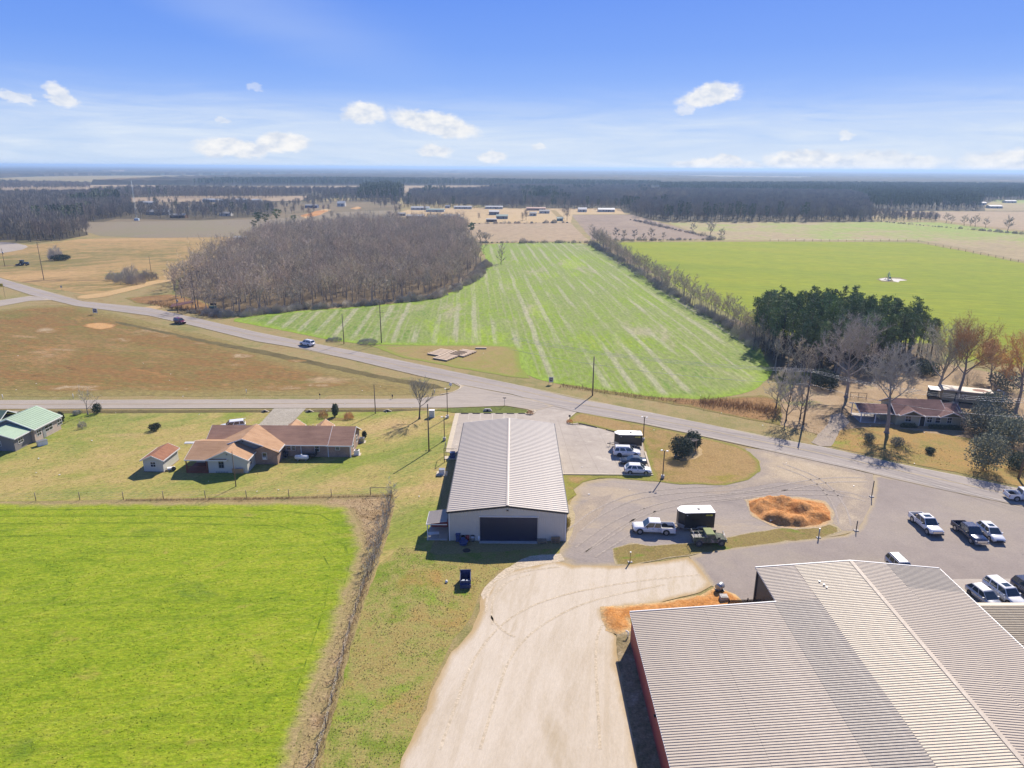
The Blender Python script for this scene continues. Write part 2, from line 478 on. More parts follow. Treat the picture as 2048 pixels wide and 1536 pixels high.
# weedy corner and strip along the fence
m_weed = ground_mat('dry_weeds', [(0, D(128, 104, 72)), (.35, D(164, 140, 104)), (.65, D(196, 172, 136)), (1, D(150, 148, 84))], scales=(.15, .9, 5), bump=.14, bscale=2.5,
    edge=(VERGE, 1.0, 1.5))
sheet('weed_strip', [(560, 998), (700, 994), (778, 990), (790, 1010), (772, 1070), (758, 1120), (740, 1165), (722, 1210), (706, 1270), (690, 1340), (668, 1410), (645, 1480), (625, 1560), (570, 1700), (520, 1700), (585, 1540), (618, 1420), (650, 1320), (688, 1220), (716, 1130), (728, 1090), (718, 1045), (700, 1018), (640, 1006)],
      0.012, m_weed, step=.8, amp=.35, grid=1.6, seed=5)
# house lawn between side road and fence
m_lawn = ground_mat('lawn', [(0, D(128, 146, 66)), (.3, D(158, 164, 88)), (.5, D(182, 172, 102)), (.75, D(198, 176, 118)), (1, D(154, 162, 76))],
    scales=(.035, .22, 2.0), weights=(.42, .33, .25), stretch=(R(35), .5), bump=.05, bscale=2.0,
    patches=[(D(134, 158, 50), .05, .52, .66), (D(206, 176, 130), .045, .52, .66), (D(150, 134, 84), .15, .6, .75)])
sheet('lawn', [(-900, 836), (-200, 826), (0, 824), (400, 823), (790, 822), (880, 822), (911, 822), (911, 828), (903, 880), (897, 930), (880, 1010), (870, 1080), (852, 1116), (850, 1095), (800, 1190), (760, 1330), (735, 1450), (710, 1600), (640, 1600), (690, 1400), (735, 1200), (778, 1060), (790, 1000), (778, 986), (560, 994), (0, 1003), (-300, 1005), (-900, 1010)],
      0.008, m_lawn, step=1.5, amp=.25, grid=3.0, seed=7)
m_drystrip = ground_mat('dry_grass', [(0, D(118, 148, 40)), (.3, D(144, 156, 68)), (.5, D(172, 166, 98)), (.72, D(176, 156, 98)), (1, D(128, 160, 44))],
    scales=(.09, .5, 4), weights=(.4, .35, .25), bump=.07, bscale=3.5, patches=[(D(132, 170, 36), .11, .55, .67), (D(186, 150, 88), .09, .56, .7)])
sheet('grass_strip', [(800, 1090), (852, 1100), (870, 1110), (1120, 1096), (1122, 1118), (1000, 1140), (965, 1175), (945, 1230), (900, 1290), (872, 1350), (845, 1430), (815, 1520), (770, 1700), (600, 1700), (655, 1480), (690, 1340), (725, 1215), (760, 1130)],
      0.016, m_drystrip, step=.9, amp=.3, grid=1.6, seed=9)
# rough field between the two roads
m_rough = ground_mat('rough_field', [(0, D(116, 112, 60)), (.25, D(146, 124, 74)), (.45, D(158, 120, 74)), (.6, D(138, 126, 72)), (.8, D(172, 136, 90)), (1, D(150, 140, 88))],
    scales=(.022, .14, .9), weights=(.38, .34, .28), stretch=(R(-14), .45), bump=.08, bscale=1.0, fine=.34,
    rows=[(R(-12), 5.0, D(178, 126, 74), .3, .06)], patches=[(D(196, 170, 134), .05, .60, .69), (D(128, 132, 66), .03, .54, .68), (D(190, 142, 88), .12, .6, .7), (D(108, 88, 50), .2, .62, .74)],
    edge=(D(158, 146, 92), 9.0, 8.0))
sheet('rough_field', [(-900, 640), (-100, 632), (60, 612), (160, 609), (300, 645), (420, 672), (540, 708), (640, 733), (760, 757), (850, 775), (880, 783), (850, 789), (500, 792), (0, 794), (-900, 800)],
      0.03, m_rough, step=2.5, amp=.8, grid=5, seed=11)
# sandy bare spots in it
m_sand = ground_mat('bare_sand', [(0, D(196, 152, 96)), (.5, D(222, 176, 118)), (1, D(206, 170, 122))], scales=(.1, .8, 4), edge=(D(160, 124, 74), 1.6, 2.4))
for i, (cx, cy, rx, ry) in enumerate([(200, 652, 33, 7)]):
    sheet('sand_patch', [(cx + rx * math.cos(t * math.pi / 7), cy + ry * math.sin(t * math.pi / 7)) for t in range(14)], 0.05, m_sand, step=1.2, amp=.6, grid=2, seed=20 + i)
m_pale = ground_mat('bleached_grass', [(0, D(176, 158, 124)), (1, D(206, 186, 154))], scales=(.1, .8, 4), edge=(D(158, 128, 78), 2.2, 4.0))
for i, (cx, cy, rx, ry) in enumerate([(93, 661, 26, 6), (240, 680, 30, 4), (170, 690, 22, 3), (330, 672, 24, 3), (305, 700, 22, 2.5), (480, 712, 34, 5), (470, 730, 28, 3), (590, 722, 22, 3), (150, 776, 95, 6), (350, 778, 60, 3), (560, 776, 60, 5), (640, 770, 50, 4), (30, 700, 26, 3)]):
    sheet('bleached_patch', [(cx + rx * math.cos(t * math.pi / 7) * random.Random(i * 31 + t).uniform(.7, 1.1), cy + ry * math.sin(t * math.pi / 7)) for t in range(14)], 0.05, m_pale, step=1.2, amp=.7, grid=2.5, seed=40 + i)

# striped crop field in the middle
m_strip = ground_mat('young_crop', [(0, D(104, 142, 46)), (.3, D(126, 156, 66)), (.5, D(152, 166, 96)), (.7, D(138, 168, 58)), (1, D(164, 184, 54))],
    scales=(.012, .12, .9), weights=(.36, .30, .34), stretch=(R(-86.5), .35), bump=.05, bscale=.8, fine=.3,
    rows=[(R(-86.5), 2.4, D(176, 176, 138), .6, .06), (R(-86.5), 6.2, D(194, 190, 168), .8, .05)],
    edge=(D(150, 180, 60), 5.0, 5.0), patches=[(D(182, 176, 146), .05, .56, .68), (D(160, 190, 44), .025, .56, .66)])
sheet('crop_field', [(452, 640), (520, 630), (600, 622), (740, 612), (860, 600), (915, 580), (955, 553), (976, 530), (968, 505), (950, 487), (1180, 484), (1215, 505), (1300, 556), (1400, 612), (1480, 660), (1530, 700), (1548, 735), (1545, 752), (1510, 780), (1440, 797), (1380, 800), (1300, 794), (1200, 781), (1120, 768), (1060, 755), (1040, 735), (1035, 695), (960, 690), (860, 690), (760, 690), (690, 686), (600, 668), (520, 652)],
      0.04, m_strip, step=3, amp=.8, grid=8, seed=13, smooth=1)
# winter-wheat field on the right
m_wheat = ground_mat('winter_wheat', [(0, D(128, 150, 2)), (.4, D(144, 162, 4)), (.7, D(156, 168, 8)), (1, D(156, 158, 26))],
    scales=(.006, .05, .3), weights=(.40, .33, .27), stretch=(R(-18), .3), bump=.04, bscale=.3, fine=.2, rows=[(R(-17), 6.0, D(122, 140, 34), .25, .03)], edge=(D(150, 150, 80), 4, 4))
sheet('wheat_field', [(1228, 484), (1540, 483), (1830, 484), (1920, 500), (2060, 528), (2600, 610), (2700, 800), (2300, 760), (1900, 720), (1700, 690), (1500, 672), (1440, 645), (1330, 580), (1260, 530)], 0.04, m_wheat, step=5, amp=.8, grid=12, seed=15)
m_pastfar = ground_mat('far_pasture', [(0, D(166, 156, 118)), (.35, D(186, 168, 132)), (.6, D(164, 178, 92)), (1, D(150, 182, 72))],
    scales=(.0035, .03, .2), weights=(.5, .28, .22), bscale=.15, fine=.2)
sheet('far_pasture', [(1336, 446), (1740, 444), (1880, 445), (1960, 455), (2060, 467), (2600, 530), (2600, 600), (2060, 525), (1930, 498), (1840, 481), (1440, 481)], 0.045, m_pastfar, step=8, amp=.8, grid=20, seed=16)
m_tan = ground_mat('stubble', [(0, D(164, 144, 118)), (.5, D(190, 168, 138)), (1, D(172, 156, 126))], scales=(.006, .04, .25), bscale=.15, fine=.2, rows=[(R(75), 14, D(160, 146, 118), .35, .02)])
m_tan2 = ground_mat('ploughed', [(0, D(144, 128, 114)), (.5, D(166, 148, 132)), (1, D(180, 162, 138))], scales=(.006, .04, .25), bscale=.15, fine=.2, rows=[(R(20), 12, D(188, 168, 140), .4, .02)])
m_drk = ground_mat('fallow', [(0, D(140, 130, 112)), (.5, D(156, 144, 122)), (1, D(150, 146, 110))], scales=(.006, .05, .5))
sheet('stubble_field', [(900, 447), (1140, 445), (1178, 482), (1000, 484), (930, 484), (900, 470)], 0.045, m_tan, step=6, amp=.6, grid=15, seed=17)
sheet('ploughed_field', [(1143, 430), (1262, 429), (1345, 452), (1432, 478), (1240, 480), (1185, 480)], 0.045, m_tan2, step=6, amp=.6, grid=15, seed=18)
sheet('stubble_field', [(1740, 424), (1960, 423), (2600, 424), (2600, 500), (2060, 462), (1960, 452), (1880, 440), (1800, 432)], 0.046, m_tan, step=8, amp=.8, grid=25, seed=19)
sheet('fallow_field', [(150, 445), (400, 441), (640, 436), (690, 440), (680, 448), (500, 468), (470, 474), (300, 476), (200, 472), (165, 462)], 0.045, m_drk, step=6, amp=.8, grid=18, seed=21)
m_orange = ground_mat('dry_pasture', [(0, D(128, 128, 72)), (.3, D(160, 144, 92)), (.5, D(196, 164, 112)), (.72, D(164, 150, 98)), (1, D(126, 146, 70))],
    scales=(.012, .1, .5), weights=(.42, .33, .25), bscale=.4, fine=.25, patches=[(D(206, 172, 122), .02, .54, .64), (D(122, 104, 78), .03, .6, .7)], stretch=(R(30), .5), rows=[(R(38), 7, D(150, 120, 80), .4, .04)])
sheet('dry_field', [(-300, 480), (60, 490), (120, 484), (160, 478), (300, 476), (470, 474), (500, 468), (520, 470), (470, 505), (420, 530), (340, 560), (325, 566), (250, 580), (200, 590), (160, 588), (60, 568), (-20, 550), (-300, 530)], 0.04, m_orange, step=5, amp=1, grid=10, seed=22)
m_sandy = ground_mat('sandy_yard', [(0, D(184, 160, 118)), (.5, D(212, 186, 142)), (1, D(196, 176, 130))], scales=(.01, .08, .7))
sheet('sandy_yard', [(790, 444), (800, 424), (830, 416), (1240, 417), (1250, 428), (1145, 429), (1142, 445), (960, 446)], 0.05, m_sandy, step=6, amp=.6, grid=18, seed=23)
sheet('ploughed_field', [(440, 452), (520, 440), (690, 424), (800, 420), (795, 440), (690, 448), (540, 462)], 0.043, m_drk, step=6, amp=.6, grid=18, seed=24)
sheet('stubble_field', [(372, 373), (1010, 371), (1010, 386), (720, 386), (540, 384), (420, 380)], 0.5, m_tan, step=20, amp=2, grid=60, seed=25)
sheet('stubble_field', [(180, 398), (360, 392), (620, 392), (600, 402), (360, 404), (215, 404)], 0.2, m_tan, step=12, amp=2, grid=40, seed=26)
sheet('stubble_field', [(-100, 374), (200, 368), (420, 374), (520, 379), (500, 384), (180, 379), (-100, 384)], 0.4, m_tan, step=12, amp=2, grid=50, seed=27)
sheet('clearing', [(1230, 402), (1240, 395), (1380, 396), (1375, 402)], 0.2, m_sandy, step=8, amp=1, grid=25, seed=28)
sheet('clearing', [(1970, 410), (1990, 400), (2200, 400), (2200, 422), (1970, 422)], 0.2, m_pastfar, step=8, amp=1, grid=25, seed=29)

# mown plot with the log stacks
m_plot = ground_mat('mown_plot', [(0, D(150, 134, 84)), (.4, D(176, 154, 104)), (.7, D(160, 158, 84)), (1, D(176, 140, 96))], scales=(.04, .3, 3), edge=(D(150, 164, 70), 2.5, 4))
sheet('mown_plot', [(742, 692), (860, 690), (960, 690), (1035, 694), (1042, 735), (1060, 757), (1010, 752), (900, 733), (800, 714)], 0.045, m_plot, step=2, amp=.5, grid=4, seed=30)

# roads
m_road = ground_mat('worn_asphalt', [(0, D(168, 161, 157)), (.5, D(184, 176, 171)), (1, D(196, 188, 182))], scales=(.05, .5, 9), stretch=(R(-20), .2), bump=.004, rough=.9, fine=.1,
    rows=[(R(-23), 1.8, D(150, 144, 142), .3, .05)], edge=(D(198, 184, 160), .5, .5))
UP = [(-420, 470), (-200, 515), (0, 556), (60, 574), (166, 603), (300, 616), (400, 638), (512, 664), (620, 686), (724, 705), (887, 739), (1024, 768), (1149, 797), (1274, 820), (1399, 846), (1536, 875), (1661, 897), (1786, 926), (1911, 950), (2011, 972), (2120, 994), (2500, 1070)]
LO = [(-420, 480), (-200, 526), (0, 570), (60, 590), (150, 612), (300, 632), (400, 655), (512, 683), (617, 700), (712, 722), (837, 752), (905, 767), (1024, 789), (1149, 824), (1274, 846), (1399, 872), (1536, 902), (1711, 940), (1786, 958), (1911, 986), (2018, 1008), (2120, 1028), (2500, 1110)]
sheet('road', UP + LO[::-1], 0.10, m_road, step=3, amp=.06, grid=3, seed=31)
m_sideroad = ground_mat('side_asphalt', [(0, D(176, 168, 160)), (.5, D(190, 181, 172)), (1, D(202, 192, 182))], scales=(.05, .5, 9), stretch=(0, .2), bump=.004, rough=.9, fine=.1,
    rows=[(0, 1.8, D(168, 160, 154), .3, .05)], edge=(D(206, 192, 170), .5, .5))
sheet('side_road', [(-900, 806), (0, 801), (400, 799.5), (700, 799), (830, 798), (887, 791), (908, 784), (922, 775), (905, 766), (930, 772), (1024, 790), (1110, 812), (1066, 824), (1055, 819), (1012, 812), (900, 816), (820, 816), (512, 817), (0, 818), (-900, 822)], 0.09, m_sideroad, step=1.2, amp=.05, grid=2, seed=32)
sheet('side_road', [(-900, 680), (-200, 638), (0, 601), (60, 592), (130, 600), (150, 612), (120, 600), (60, 602), (0, 613), (-200, 656), (-900, 720)], 0.09, m_sideroad, step=2, amp=.05, grid=4, seed=33)
sheet('road_bend', [(-60, 482), (0, 484), (30, 486), (52, 491), (56, 494), (46, 499), (20, 504), (-10, 508), (-60, 515)], 0.09, m_sideroad, step=3, amp=.05, grid=5, seed=34)
m_yel = mat('worn_yellow_paint', D(206, 182, 128), .7, vary=.25, vscale=.8)
m_whi = mat('worn_white_paint', D(222, 216, 206), .7, vary=.15, vscale=.8)
def mid(a, b): return [((p[0] + q[0]) / 2, (p[1] + q[1]) / 2) for p, q in zip(a, b)]
CEN = [P(*p) for p in [(-200, 520), (0, 563), (60, 581), (160, 608), (300, 624), (400, 646.5), (512, 673.5), (620, 693.5), (720, 714), (862, 746), (1024, 778), (1149, 806), (1274, 832), (1399, 858), (1536, 886.5), (1661, 911), (1786, 940), (1911, 966), (2011, 988), (2120, 1010), (2500, 1090)]]
for off in (-.13, .13): ribbon('centre_line', CEN, .10, 0.115, m_yel, px=False, kind='structure', offset=off)
for off in (-3.3, 3.3): ribbon('edge_line', CEN, .11, 0.115, m_whi, px=False, kind='structure', offset=off)
SR = [(-600, 812), (0, 809.5), (400, 808.5), (830, 807)]
for off in (-.13, .13): ribbon('centre_line', SR, .10, 0.105, m_yel, offset=off)
for off in (-2.9, 2.9): ribbon('edge_line', SR, .11, 0.105, m_whi, offset=off)

# concrete lot round the metal shop
m_conc = ground_mat('old_concrete', [(0, D(186, 177, 168)), (.5, D(202, 193, 184)), (1, D(214, 206, 196))], scales=(.12, .7, 7), bump=.003, rough=.9, fine=.08,
    patches=[(D(226, 218, 206), .3, .6, .68), (D(160, 152, 148), .25, .63, .72)])
sheet('concrete_lot', [(913, 826.5), (1054, 827), (1066, 821), (1110, 811), (1155, 824), (1149, 828), (1138, 838), (1135, 846), (1141, 849), (1165, 850), (1195, 856), (1240, 869), (1268, 873), (1284, 880), (1288, 900), (1303, 950), (1122, 949), (1010, 920), (895, 905)], 0.06, m_conc, step=1.5, amp=.03, grid=2.5, seed=35)
# joints in the concrete
m_joint = mat('joint', D(176, 166, 156), .95)
for a, b in [((1100, 838), (1130, 949)), ((1115, 838), (1150, 949)), ((1060, 850), (1290, 905)), ((1150, 850), (1200, 949)), ((1195, 858), (1245, 949)), ((1060, 830), (1150, 852))]:
    ribbon('joint_line', [a, b], .07, .065, m_joint, smooth=0)
for x in (938, 961, 985, 1008, 1032):
    x2 = x + (x - 1008) * .02
    ribbon('bay_line', [(x, 829), (x2 - .2, 839.5)], .1, .066, m_whi, smooth=0)
# kerb on the shop's west side (pale concrete walk)
m_kerb = mat('kerb_concrete', D(224, 212, 190), .9, vary=.12, vscale=1.2)
def kerb(pts, w=.3, h=.14, name='kerb', material=None, px=True):
    pl = [P(*p) for p in pts] if px else pts
    m = M()
    for a, b in zip(pl[:-1], pl[1:]):
        a, b = Vector(a), Vector(b); d = b - a; L = d.length
        m.box(((a.x + b.x) / 2, (a.y + b.y) / 2, h / 2 + .03), (L + .02, w, h + .06), math.atan2(d.y, d.x))
    return tag(m.build(name, material or m_kerb), kind='structure')
ribbon('walk', [(914.5, 827), (905, 866), (895.5, 905)], .9, .075, m_kerb, smooth=0)
kerb([(1122, 949.5), (1200, 950.2), (1306, 951)])
kerb([(1150, 827), (1139, 836), (1134.5, 843), (1138, 848.5), (1145, 849.5), (1156, 848)])
kerb([(1303, 948), (1297, 928), (1290, 905)])
kerb([(880, 790), (905, 785), (919, 779), (922, 773), (914, 767)], w=.25, h=.1)
kerb([(1050, 827.4), (1055, 829.6), (1064, 829.6), (1070, 826), (1069, 821)])
m_stop = mat('rubber_wheel_stop', (.035, .034, .034), .8)
def wheel_stop(a, b, label):
    a, b = Vector(P(*a)), Vector(P(*b)); d = b - a
    m = M(); m.prism([(-.09, 0), (.09, 0), (.06, .13), (-.06, .13)], -d.length / 2, d.length / 2)
    o = m.build('wheel_stop', m_stop, loc=((a.x + b.x) / 2, (a.y + b.y) / 2, .06), rz=math.atan2(d.y, d.x) - math.pi / 2)
    tag(o, label, 'wheel stop', 'wheel stops round the concrete lot')
xs = [922, 945, 967.5, 991, 1013.5, 1036.5]
nm = ['first', 'second', 'third', 'fourth', 'fifth', 'sixth']
for i, x in enumerate(xs):
    wheel_stop((x, 827.8), (x + 15, 827.8), '%s dark wheel stop from the left behind the grey metal shop' % nm[i])
for i, (a, b) in enumerate([((1158, 848), (1194, 856)), ((1212, 860), (1238, 867)), ((1243, 868), (1268, 873))]):
    wheel_stop(a, b, '%s dark wheel stop along the slanting grass edge east of the shop' % nm[i])

# grass islands
m_isl = ground_mat('island_grass', [(0, D(142, 140, 62)), (.3, D(170, 144, 92)), (.55, D(182, 154, 104)), (.8, D(166, 136, 88)), (1, D(146, 150, 60))],
    scales=(.06, .4, 4), weights=(.42, .35, .23), bump=.04, patches=[(D(152, 148, 46), .08, .6, .72)], edge=(D(150, 150, 70), 1.2, 1.6))
sheet('grass_island', [(1151, 827), (1168, 826), (1200, 833), (1274, 848), (1399, 874), (1468, 890), (1500, 905), (1519, 924), (1520, 944), (1495, 960), (1450, 971), (1360, 969), (1300, 963), (1230, 957), (1200, 957), (1165, 965), (1148, 980), (1152, 990), (1133, 1004), (1126, 960), (1122, 951), (1306, 952), (1300, 930), (1286, 878), (1262, 871), (1195, 854), (1158, 846.5), (1140, 848), (1136, 842), (1142, 833)],
      0.075, m_isl, step=.9, amp=.18, grid=1.8, seed=36)
m_ditch = ground_mat('green_ditch', [(0, D(96, 104, 56)), (.5, D(122, 134, 62)), (1, D(140, 150, 70))], scales=(.1, .6, 4), bump=.1)
sheet('ditch_grass', [(860, 821), (900, 817), (1012, 813), (1052, 820), (1058, 825), (1050, 827), (913, 826), (880, 822)], 0.07, m_ditch, step=.8, amp=.15, grid=1.5, seed=37)
m_ditch2 = ground_mat('dark_ditch', [(0, D(96, 88, 58)), (.5, D(122, 112, 74)), (1, D(134, 126, 84))], scales=(.1, .6, 4), bump=.15)
sheet('ditch', [(-400, 824), (0, 821.5), (545, 819.5), (545, 824.5), (0, 828), (-400, 830)], 0.03, m_ditch2, step=.8, amp=.2, grid=1.5, seed=38)
sheet('ditch', [(605, 819.5), (800, 818.5), (860, 819), (780, 823.5), (610, 824.5)], 0.03, m_ditch2, step=.8, amp=.2, grid=1.5, seed=39)
sheet('ditch', [(230, 642), (420, 682), (540, 703), (700, 738), (800, 758), (870, 768), (890, 776), (860, 778), (700, 746), (540, 712), (420, 688), (230, 646)], 0.045, m_ditch2, step=1.2, amp=.5, grid=2.5, seed=40)
m_drv = ground_mat('driveway_concrete', [(0, D(176, 170, 158)), (.5, D(190, 184, 172)), (1, D(202, 196, 184))], scales=(.12, .7, 7))
sheet('driveway', [(548, 817), (612, 817), (585, 845), (575, 856), (510, 856), (524, 843)], 0.05, m_drv, step=1.5, amp=.03, grid=2.5, seed=41)
sheet('driveway', [(-200, 822), (40, 822), (20, 830), (-100, 850), (-300, 850)], 0.05, m_drv, step=1.5, amp=.03, grid=2.5, seed=42)

# gravel yard and sandy part
m_grav = ground_mat('grey_gravel', [(0, D(158, 150, 146)), (.4, D(174, 165, 160)), (.7, D(184, 174, 166)), (1, D(196, 184, 170))], scales=(.07, .5, 8), weights=(.4, .3, .3), stretch=(R(-5), .35), bump=.02, bscale=6, fine=.18,
    patches=[(D(206, 190, 166), .07, .56, .68), (D(148, 140, 138), .11, .62, .74)], edge=(D(196, 180, 146), 1.6, 2.0))
sheet('gravel_lot', [(1140, 1008), (1150, 992), (1146, 980), (1165, 963), (1230, 955), (1300, 960), (1450, 968), (1490, 958), (1516, 940), (1515, 922), (1490, 900), (1536, 903), (1711, 941), (1752, 951), (1752, 1010), (1722, 1062), (1640, 1078), (1500, 1090), (1400, 1106), (1330, 1118), (1250, 1134), (1150, 1136), (1110, 1122), (1128, 1085)],
      0.035, m_grav, step=1.0, amp=.2, grid=2, seed=43)
m_sandy2 = ground_mat('sandy_gravel', [(0, D(186, 172, 152)), (.5, D(206, 190, 166)), (1, D(216, 202, 180))], scales=(.08, .5, 7), bump=.015, bscale=6, edge=(D(180, 168, 156), 3.0, 4),
    patches=[(D(160, 152, 146), .12, .62, .72)])
sheet('sand_apron', [(1490, 896), (1536, 902), (1640, 924), (1711, 940), (1748, 949), (1748, 1005), (1715, 1058), (1690, 1062), (1650, 1050), (1690, 990), (1640, 975), (1560, 965), (1500, 975), (1440, 990), (1400, 985), (1480, 965), (1516, 946), (1520, 922)], 0.045, m_sandy2, step=1.0, amp=.4, grid=2, seed=44)
sheet('sand_apron', [(1146, 1020), (1180, 1000), (1230, 985), (1200, 1030), (1160, 1060), (1140, 1090), (1130, 1060)], 0.045, m_sandy2, step=1, amp=.4, grid=2, seed=45)
m_vstrip = ground_mat('strip_grass', [(0, D(128, 134, 56)), (.4, D(158, 142, 88)), (.7, D(150, 132, 82)), (1, D(124, 148, 44))], scales=(.1, .5, 4), bump=.05, patches=[(D(116, 150, 34), .14, .58, .66)], edge=(D(196, 182, 150), .3, .5))
sheet('grass_strip', [(1225, 1098), (1262, 1086), (1300, 1092), (1360, 1088), (1400, 1086), (1445, 1077), (1500, 1066), (1545, 1059), (1600, 1050), (1668, 1048), (1684, 1062), (1645, 1077), (1560, 1086), (1480, 1096), (1400, 1108), (1330, 1118), (1265, 1131), (1230, 1130)], 0.055, m_vstrip, step=.8, amp=.15, grid=1.5, seed=46)
sheet('grass_strip', [(1130, 1010), (1142, 1010), (1150, 1030), (1146, 1065), (1134, 1090), (1128, 1080)], 0.052, m_vstrip, step=.8, amp=.15, grid=1.5, seed=47)
# dark asphalt lot on the right
m_lot = ground_mat('lot_asphalt', [(0, D(158, 148, 144)), (.5, D(170, 160, 155)), (1, D(182, 172, 164))], scales=(.05, .35, 9), weights=(.5, .35, .15), bump=.004, rough=.88, fine=.12,
    patches=[(D(192, 180, 160), .35, .68, .74), (D(148, 138, 134), .5, .66, .72), (D(182, 172, 160), .06, .5, .7)], edge=(D(196, 180, 152), .8, 1.2))
sheet('asphalt_lot', [(1748, 948), (1786, 957), (1911, 985), (2018, 1007), (2120, 1027), (2500, 1110), (2700, 1500), (2300, 1600), (1700, 1500), (1460, 1215), (1447, 1186), (1424, 1172), (1402, 1140), (1378, 1114), (1400, 1107), (1480, 1094), (1560, 1084), (1640, 1077), (1690, 1072), (1718, 1058), (1742, 1010), (1750, 975)],
      0.05, m_lot, step=1.2, amp=.08, grid=2.5, seed=48)
sheet('concrete_apron', [(1905, 1159), (2048, 1158), (2300, 1157), (2400, 1300), (1930, 1300)], 0.06, m_conc, step=1.5, amp=.03, grid=2.5, seed=49)
# white caliche yard
m_cal = ground_mat('caliche', [(0, D(210, 196, 174)), (.4, D(224, 212, 194)), (.7, D(232, 221, 205)), (1, D(218, 204, 180))], scales=(.06, .4, 6), weights=(.45, .38, .17), stretch=(R(80), .3), bump=.02, bscale=5, fine=.07,
    edge=(D(204, 180, 138), 1.1, 1.8), rows=[(R(82), 1.9, D(206, 190, 164), .4, .06), (R(70), 1.1, D(236, 226, 212), .3, .1)], patches=[(D(200, 184, 156), .09, .58, .72)])
sheet('caliche_yard', [(770, 1640), (800, 1536), (826, 1470), (850, 1420), (872, 1365), (905, 1305), (944, 1262), (958, 1225), (962, 1195), (985, 1160), (1015, 1143), (1050, 1136), (1110, 1122), (1150, 1132), (1250, 1132), (1330, 1122), (1376, 1115), (1402, 1140), (1424, 1172), (1400, 1185), (1320, 1205), (1260, 1215), (1205, 1222), (1222, 1262), (1233, 1275), (1237, 1330), (1262, 1440), (1285, 1560), (1300, 1700), (760, 1700)],
      0.06, m_cal, step=.9, amp=.22, grid=1.8, seed=50)
m_track = ground_mat('wheel_track', [(0, D(210, 194, 168)), (.5, D(222, 208, 186)), (1, D(230, 218, 198))], scales=(.2, 1.2, 6))
sheet('tyre_track_ground', [(975, 1170), (1010, 1138), (1060, 1112), (1120, 1108), (1130, 1122), (1080, 1130), (1030, 1142), (990, 1165), (968, 1200), (962, 1190)], 0.066, m_track, step=.7, amp=.2, grid=1.2, seed=51)
for k, pts in enumerate([[(972, 1225), (975, 1185), (1000, 1158), (1050, 1143), (1120, 1134)], [(985, 1250), (982, 1200), (1010, 1165), (1060, 1150)], [(980, 1232), (1003, 1262), (1030, 1275)]]):
    ribbon('tyre_track', pts, .28, .072, m_track)
m_faint = ground_mat('faint_track', [(0, D(176, 168, 160)), (.5, D(188, 178, 170)), (1, D(194, 184, 174))], scales=(.2, 1.2, 6))
for pts in [[(1160, 1100), (1240, 1040), (1360, 1000), (1500, 990), (1640, 960), (1730, 960)], [(1180, 1110), (1260, 1060), (1300, 1020)], [(1420, 1000), (1540, 985), (1680, 985), (1735, 1000)], [(1150, 1060), (1200, 1020), (1290, 985), (1480, 975)], [(1560, 930), (1640, 960), (1680, 1010), (1690, 1050)]]:
    for o_ in (-.85, .85): ribbon('tyre_track', pts, .3, .062, m_faint, offset=o_)
for k, pts in enumerate([[(880, 1500), (915, 1400), (950, 1310), (1010, 1240), (1100, 1195), (1250, 1165), (1400, 1150)], [(1200, 1500), (1195, 1400), (1190, 1320), (1195, 1260), (1230, 1225)], [(960, 1500), (990, 1400), (1020, 1310), (1080, 1250), (1180, 1200), (1330, 1170)]]):
    ribbon('tyre_track', pts, .3, .071, m_track)
m_oran = ground_mat('orange_clay', [(0, D(176, 112, 52)), (.5, D(214, 150, 84)), (1, D(230, 176, 116))], scales=(.3, 1.2, 6), bump=.12, bscale=2.5, edge=(D(222, 190, 140), .8, 1.4))
sheet('clay_spill', [(1200, 1215), (1250, 1212), (1330, 1204), (1400, 1190), (1430, 1172), (1448, 1180), (1470, 1190), (1490, 1212), (1500, 1240), (1262, 1240), (1268, 1262), (1232, 1268), (1212, 1262), (1204, 1240)], 0.075, m_oran, step=.5, amp=.25, grid=.8, seed=52,
      hfun=lambda x, y, d: min(d, .8) * .5 * max(0, noise.noise(Vector((x * .9, y * .9, 2))) + .35))
# mottled brown to pale gutter ground next to the red wall
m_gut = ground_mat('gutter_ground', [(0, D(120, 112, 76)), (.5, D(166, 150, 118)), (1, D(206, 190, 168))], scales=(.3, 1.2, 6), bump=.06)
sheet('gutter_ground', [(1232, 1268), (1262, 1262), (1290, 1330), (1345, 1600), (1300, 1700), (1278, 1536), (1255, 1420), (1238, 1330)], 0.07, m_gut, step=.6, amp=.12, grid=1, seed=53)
# earth track on the left and yard of the maroon-roofed house
m_dirt = ground_mat('dirt_track', [(0, D(198, 166, 116)), (.5, D(216, 184, 134)), (1, D(206, 178, 132))], scales=(.05, .4, 4), edge=(D(170, 150, 100), 1.0, 1.4))
sheet('dirt_track', [(150, 592), (200, 586), (255, 574), (300, 562), (345, 556), (350, 561), (305, 570), (262, 582), (210, 594), (175, 598), (160, 604)], 0.06, m_dirt, step=2, amp=.4, grid=4, seed=54)
sheet('dirt_track', [(262, 618), (300, 612), (330, 610), (330, 615), (300, 621), (280, 622)], 0.06, m_dirt, step=2, amp=.4, grid=4, seed=55)
m_yard = ground_mat('leafy_yard', [(0, D(146, 128, 96)), (.4, D(178, 154, 122)), (.7, D(196, 172, 140)), (1, D(150, 146, 86))], scales=(.06, .4, 4), bump=.05, patches=[(D(128, 150, 56), .06, .6, .72)])
sheet('house_yard', [(1560, 800), (1590, 770), (1640, 745), (1760, 730), (1900, 730), (2060, 760), (2400, 830), (2500, 1000), (2150, 960), (2048, 920), (1960, 880), (1760, 858), (1670, 880), (1640, 870), (1560, 850)], 0.05, m_yard, step=1.5, amp=.4, grid=3, seed=56)
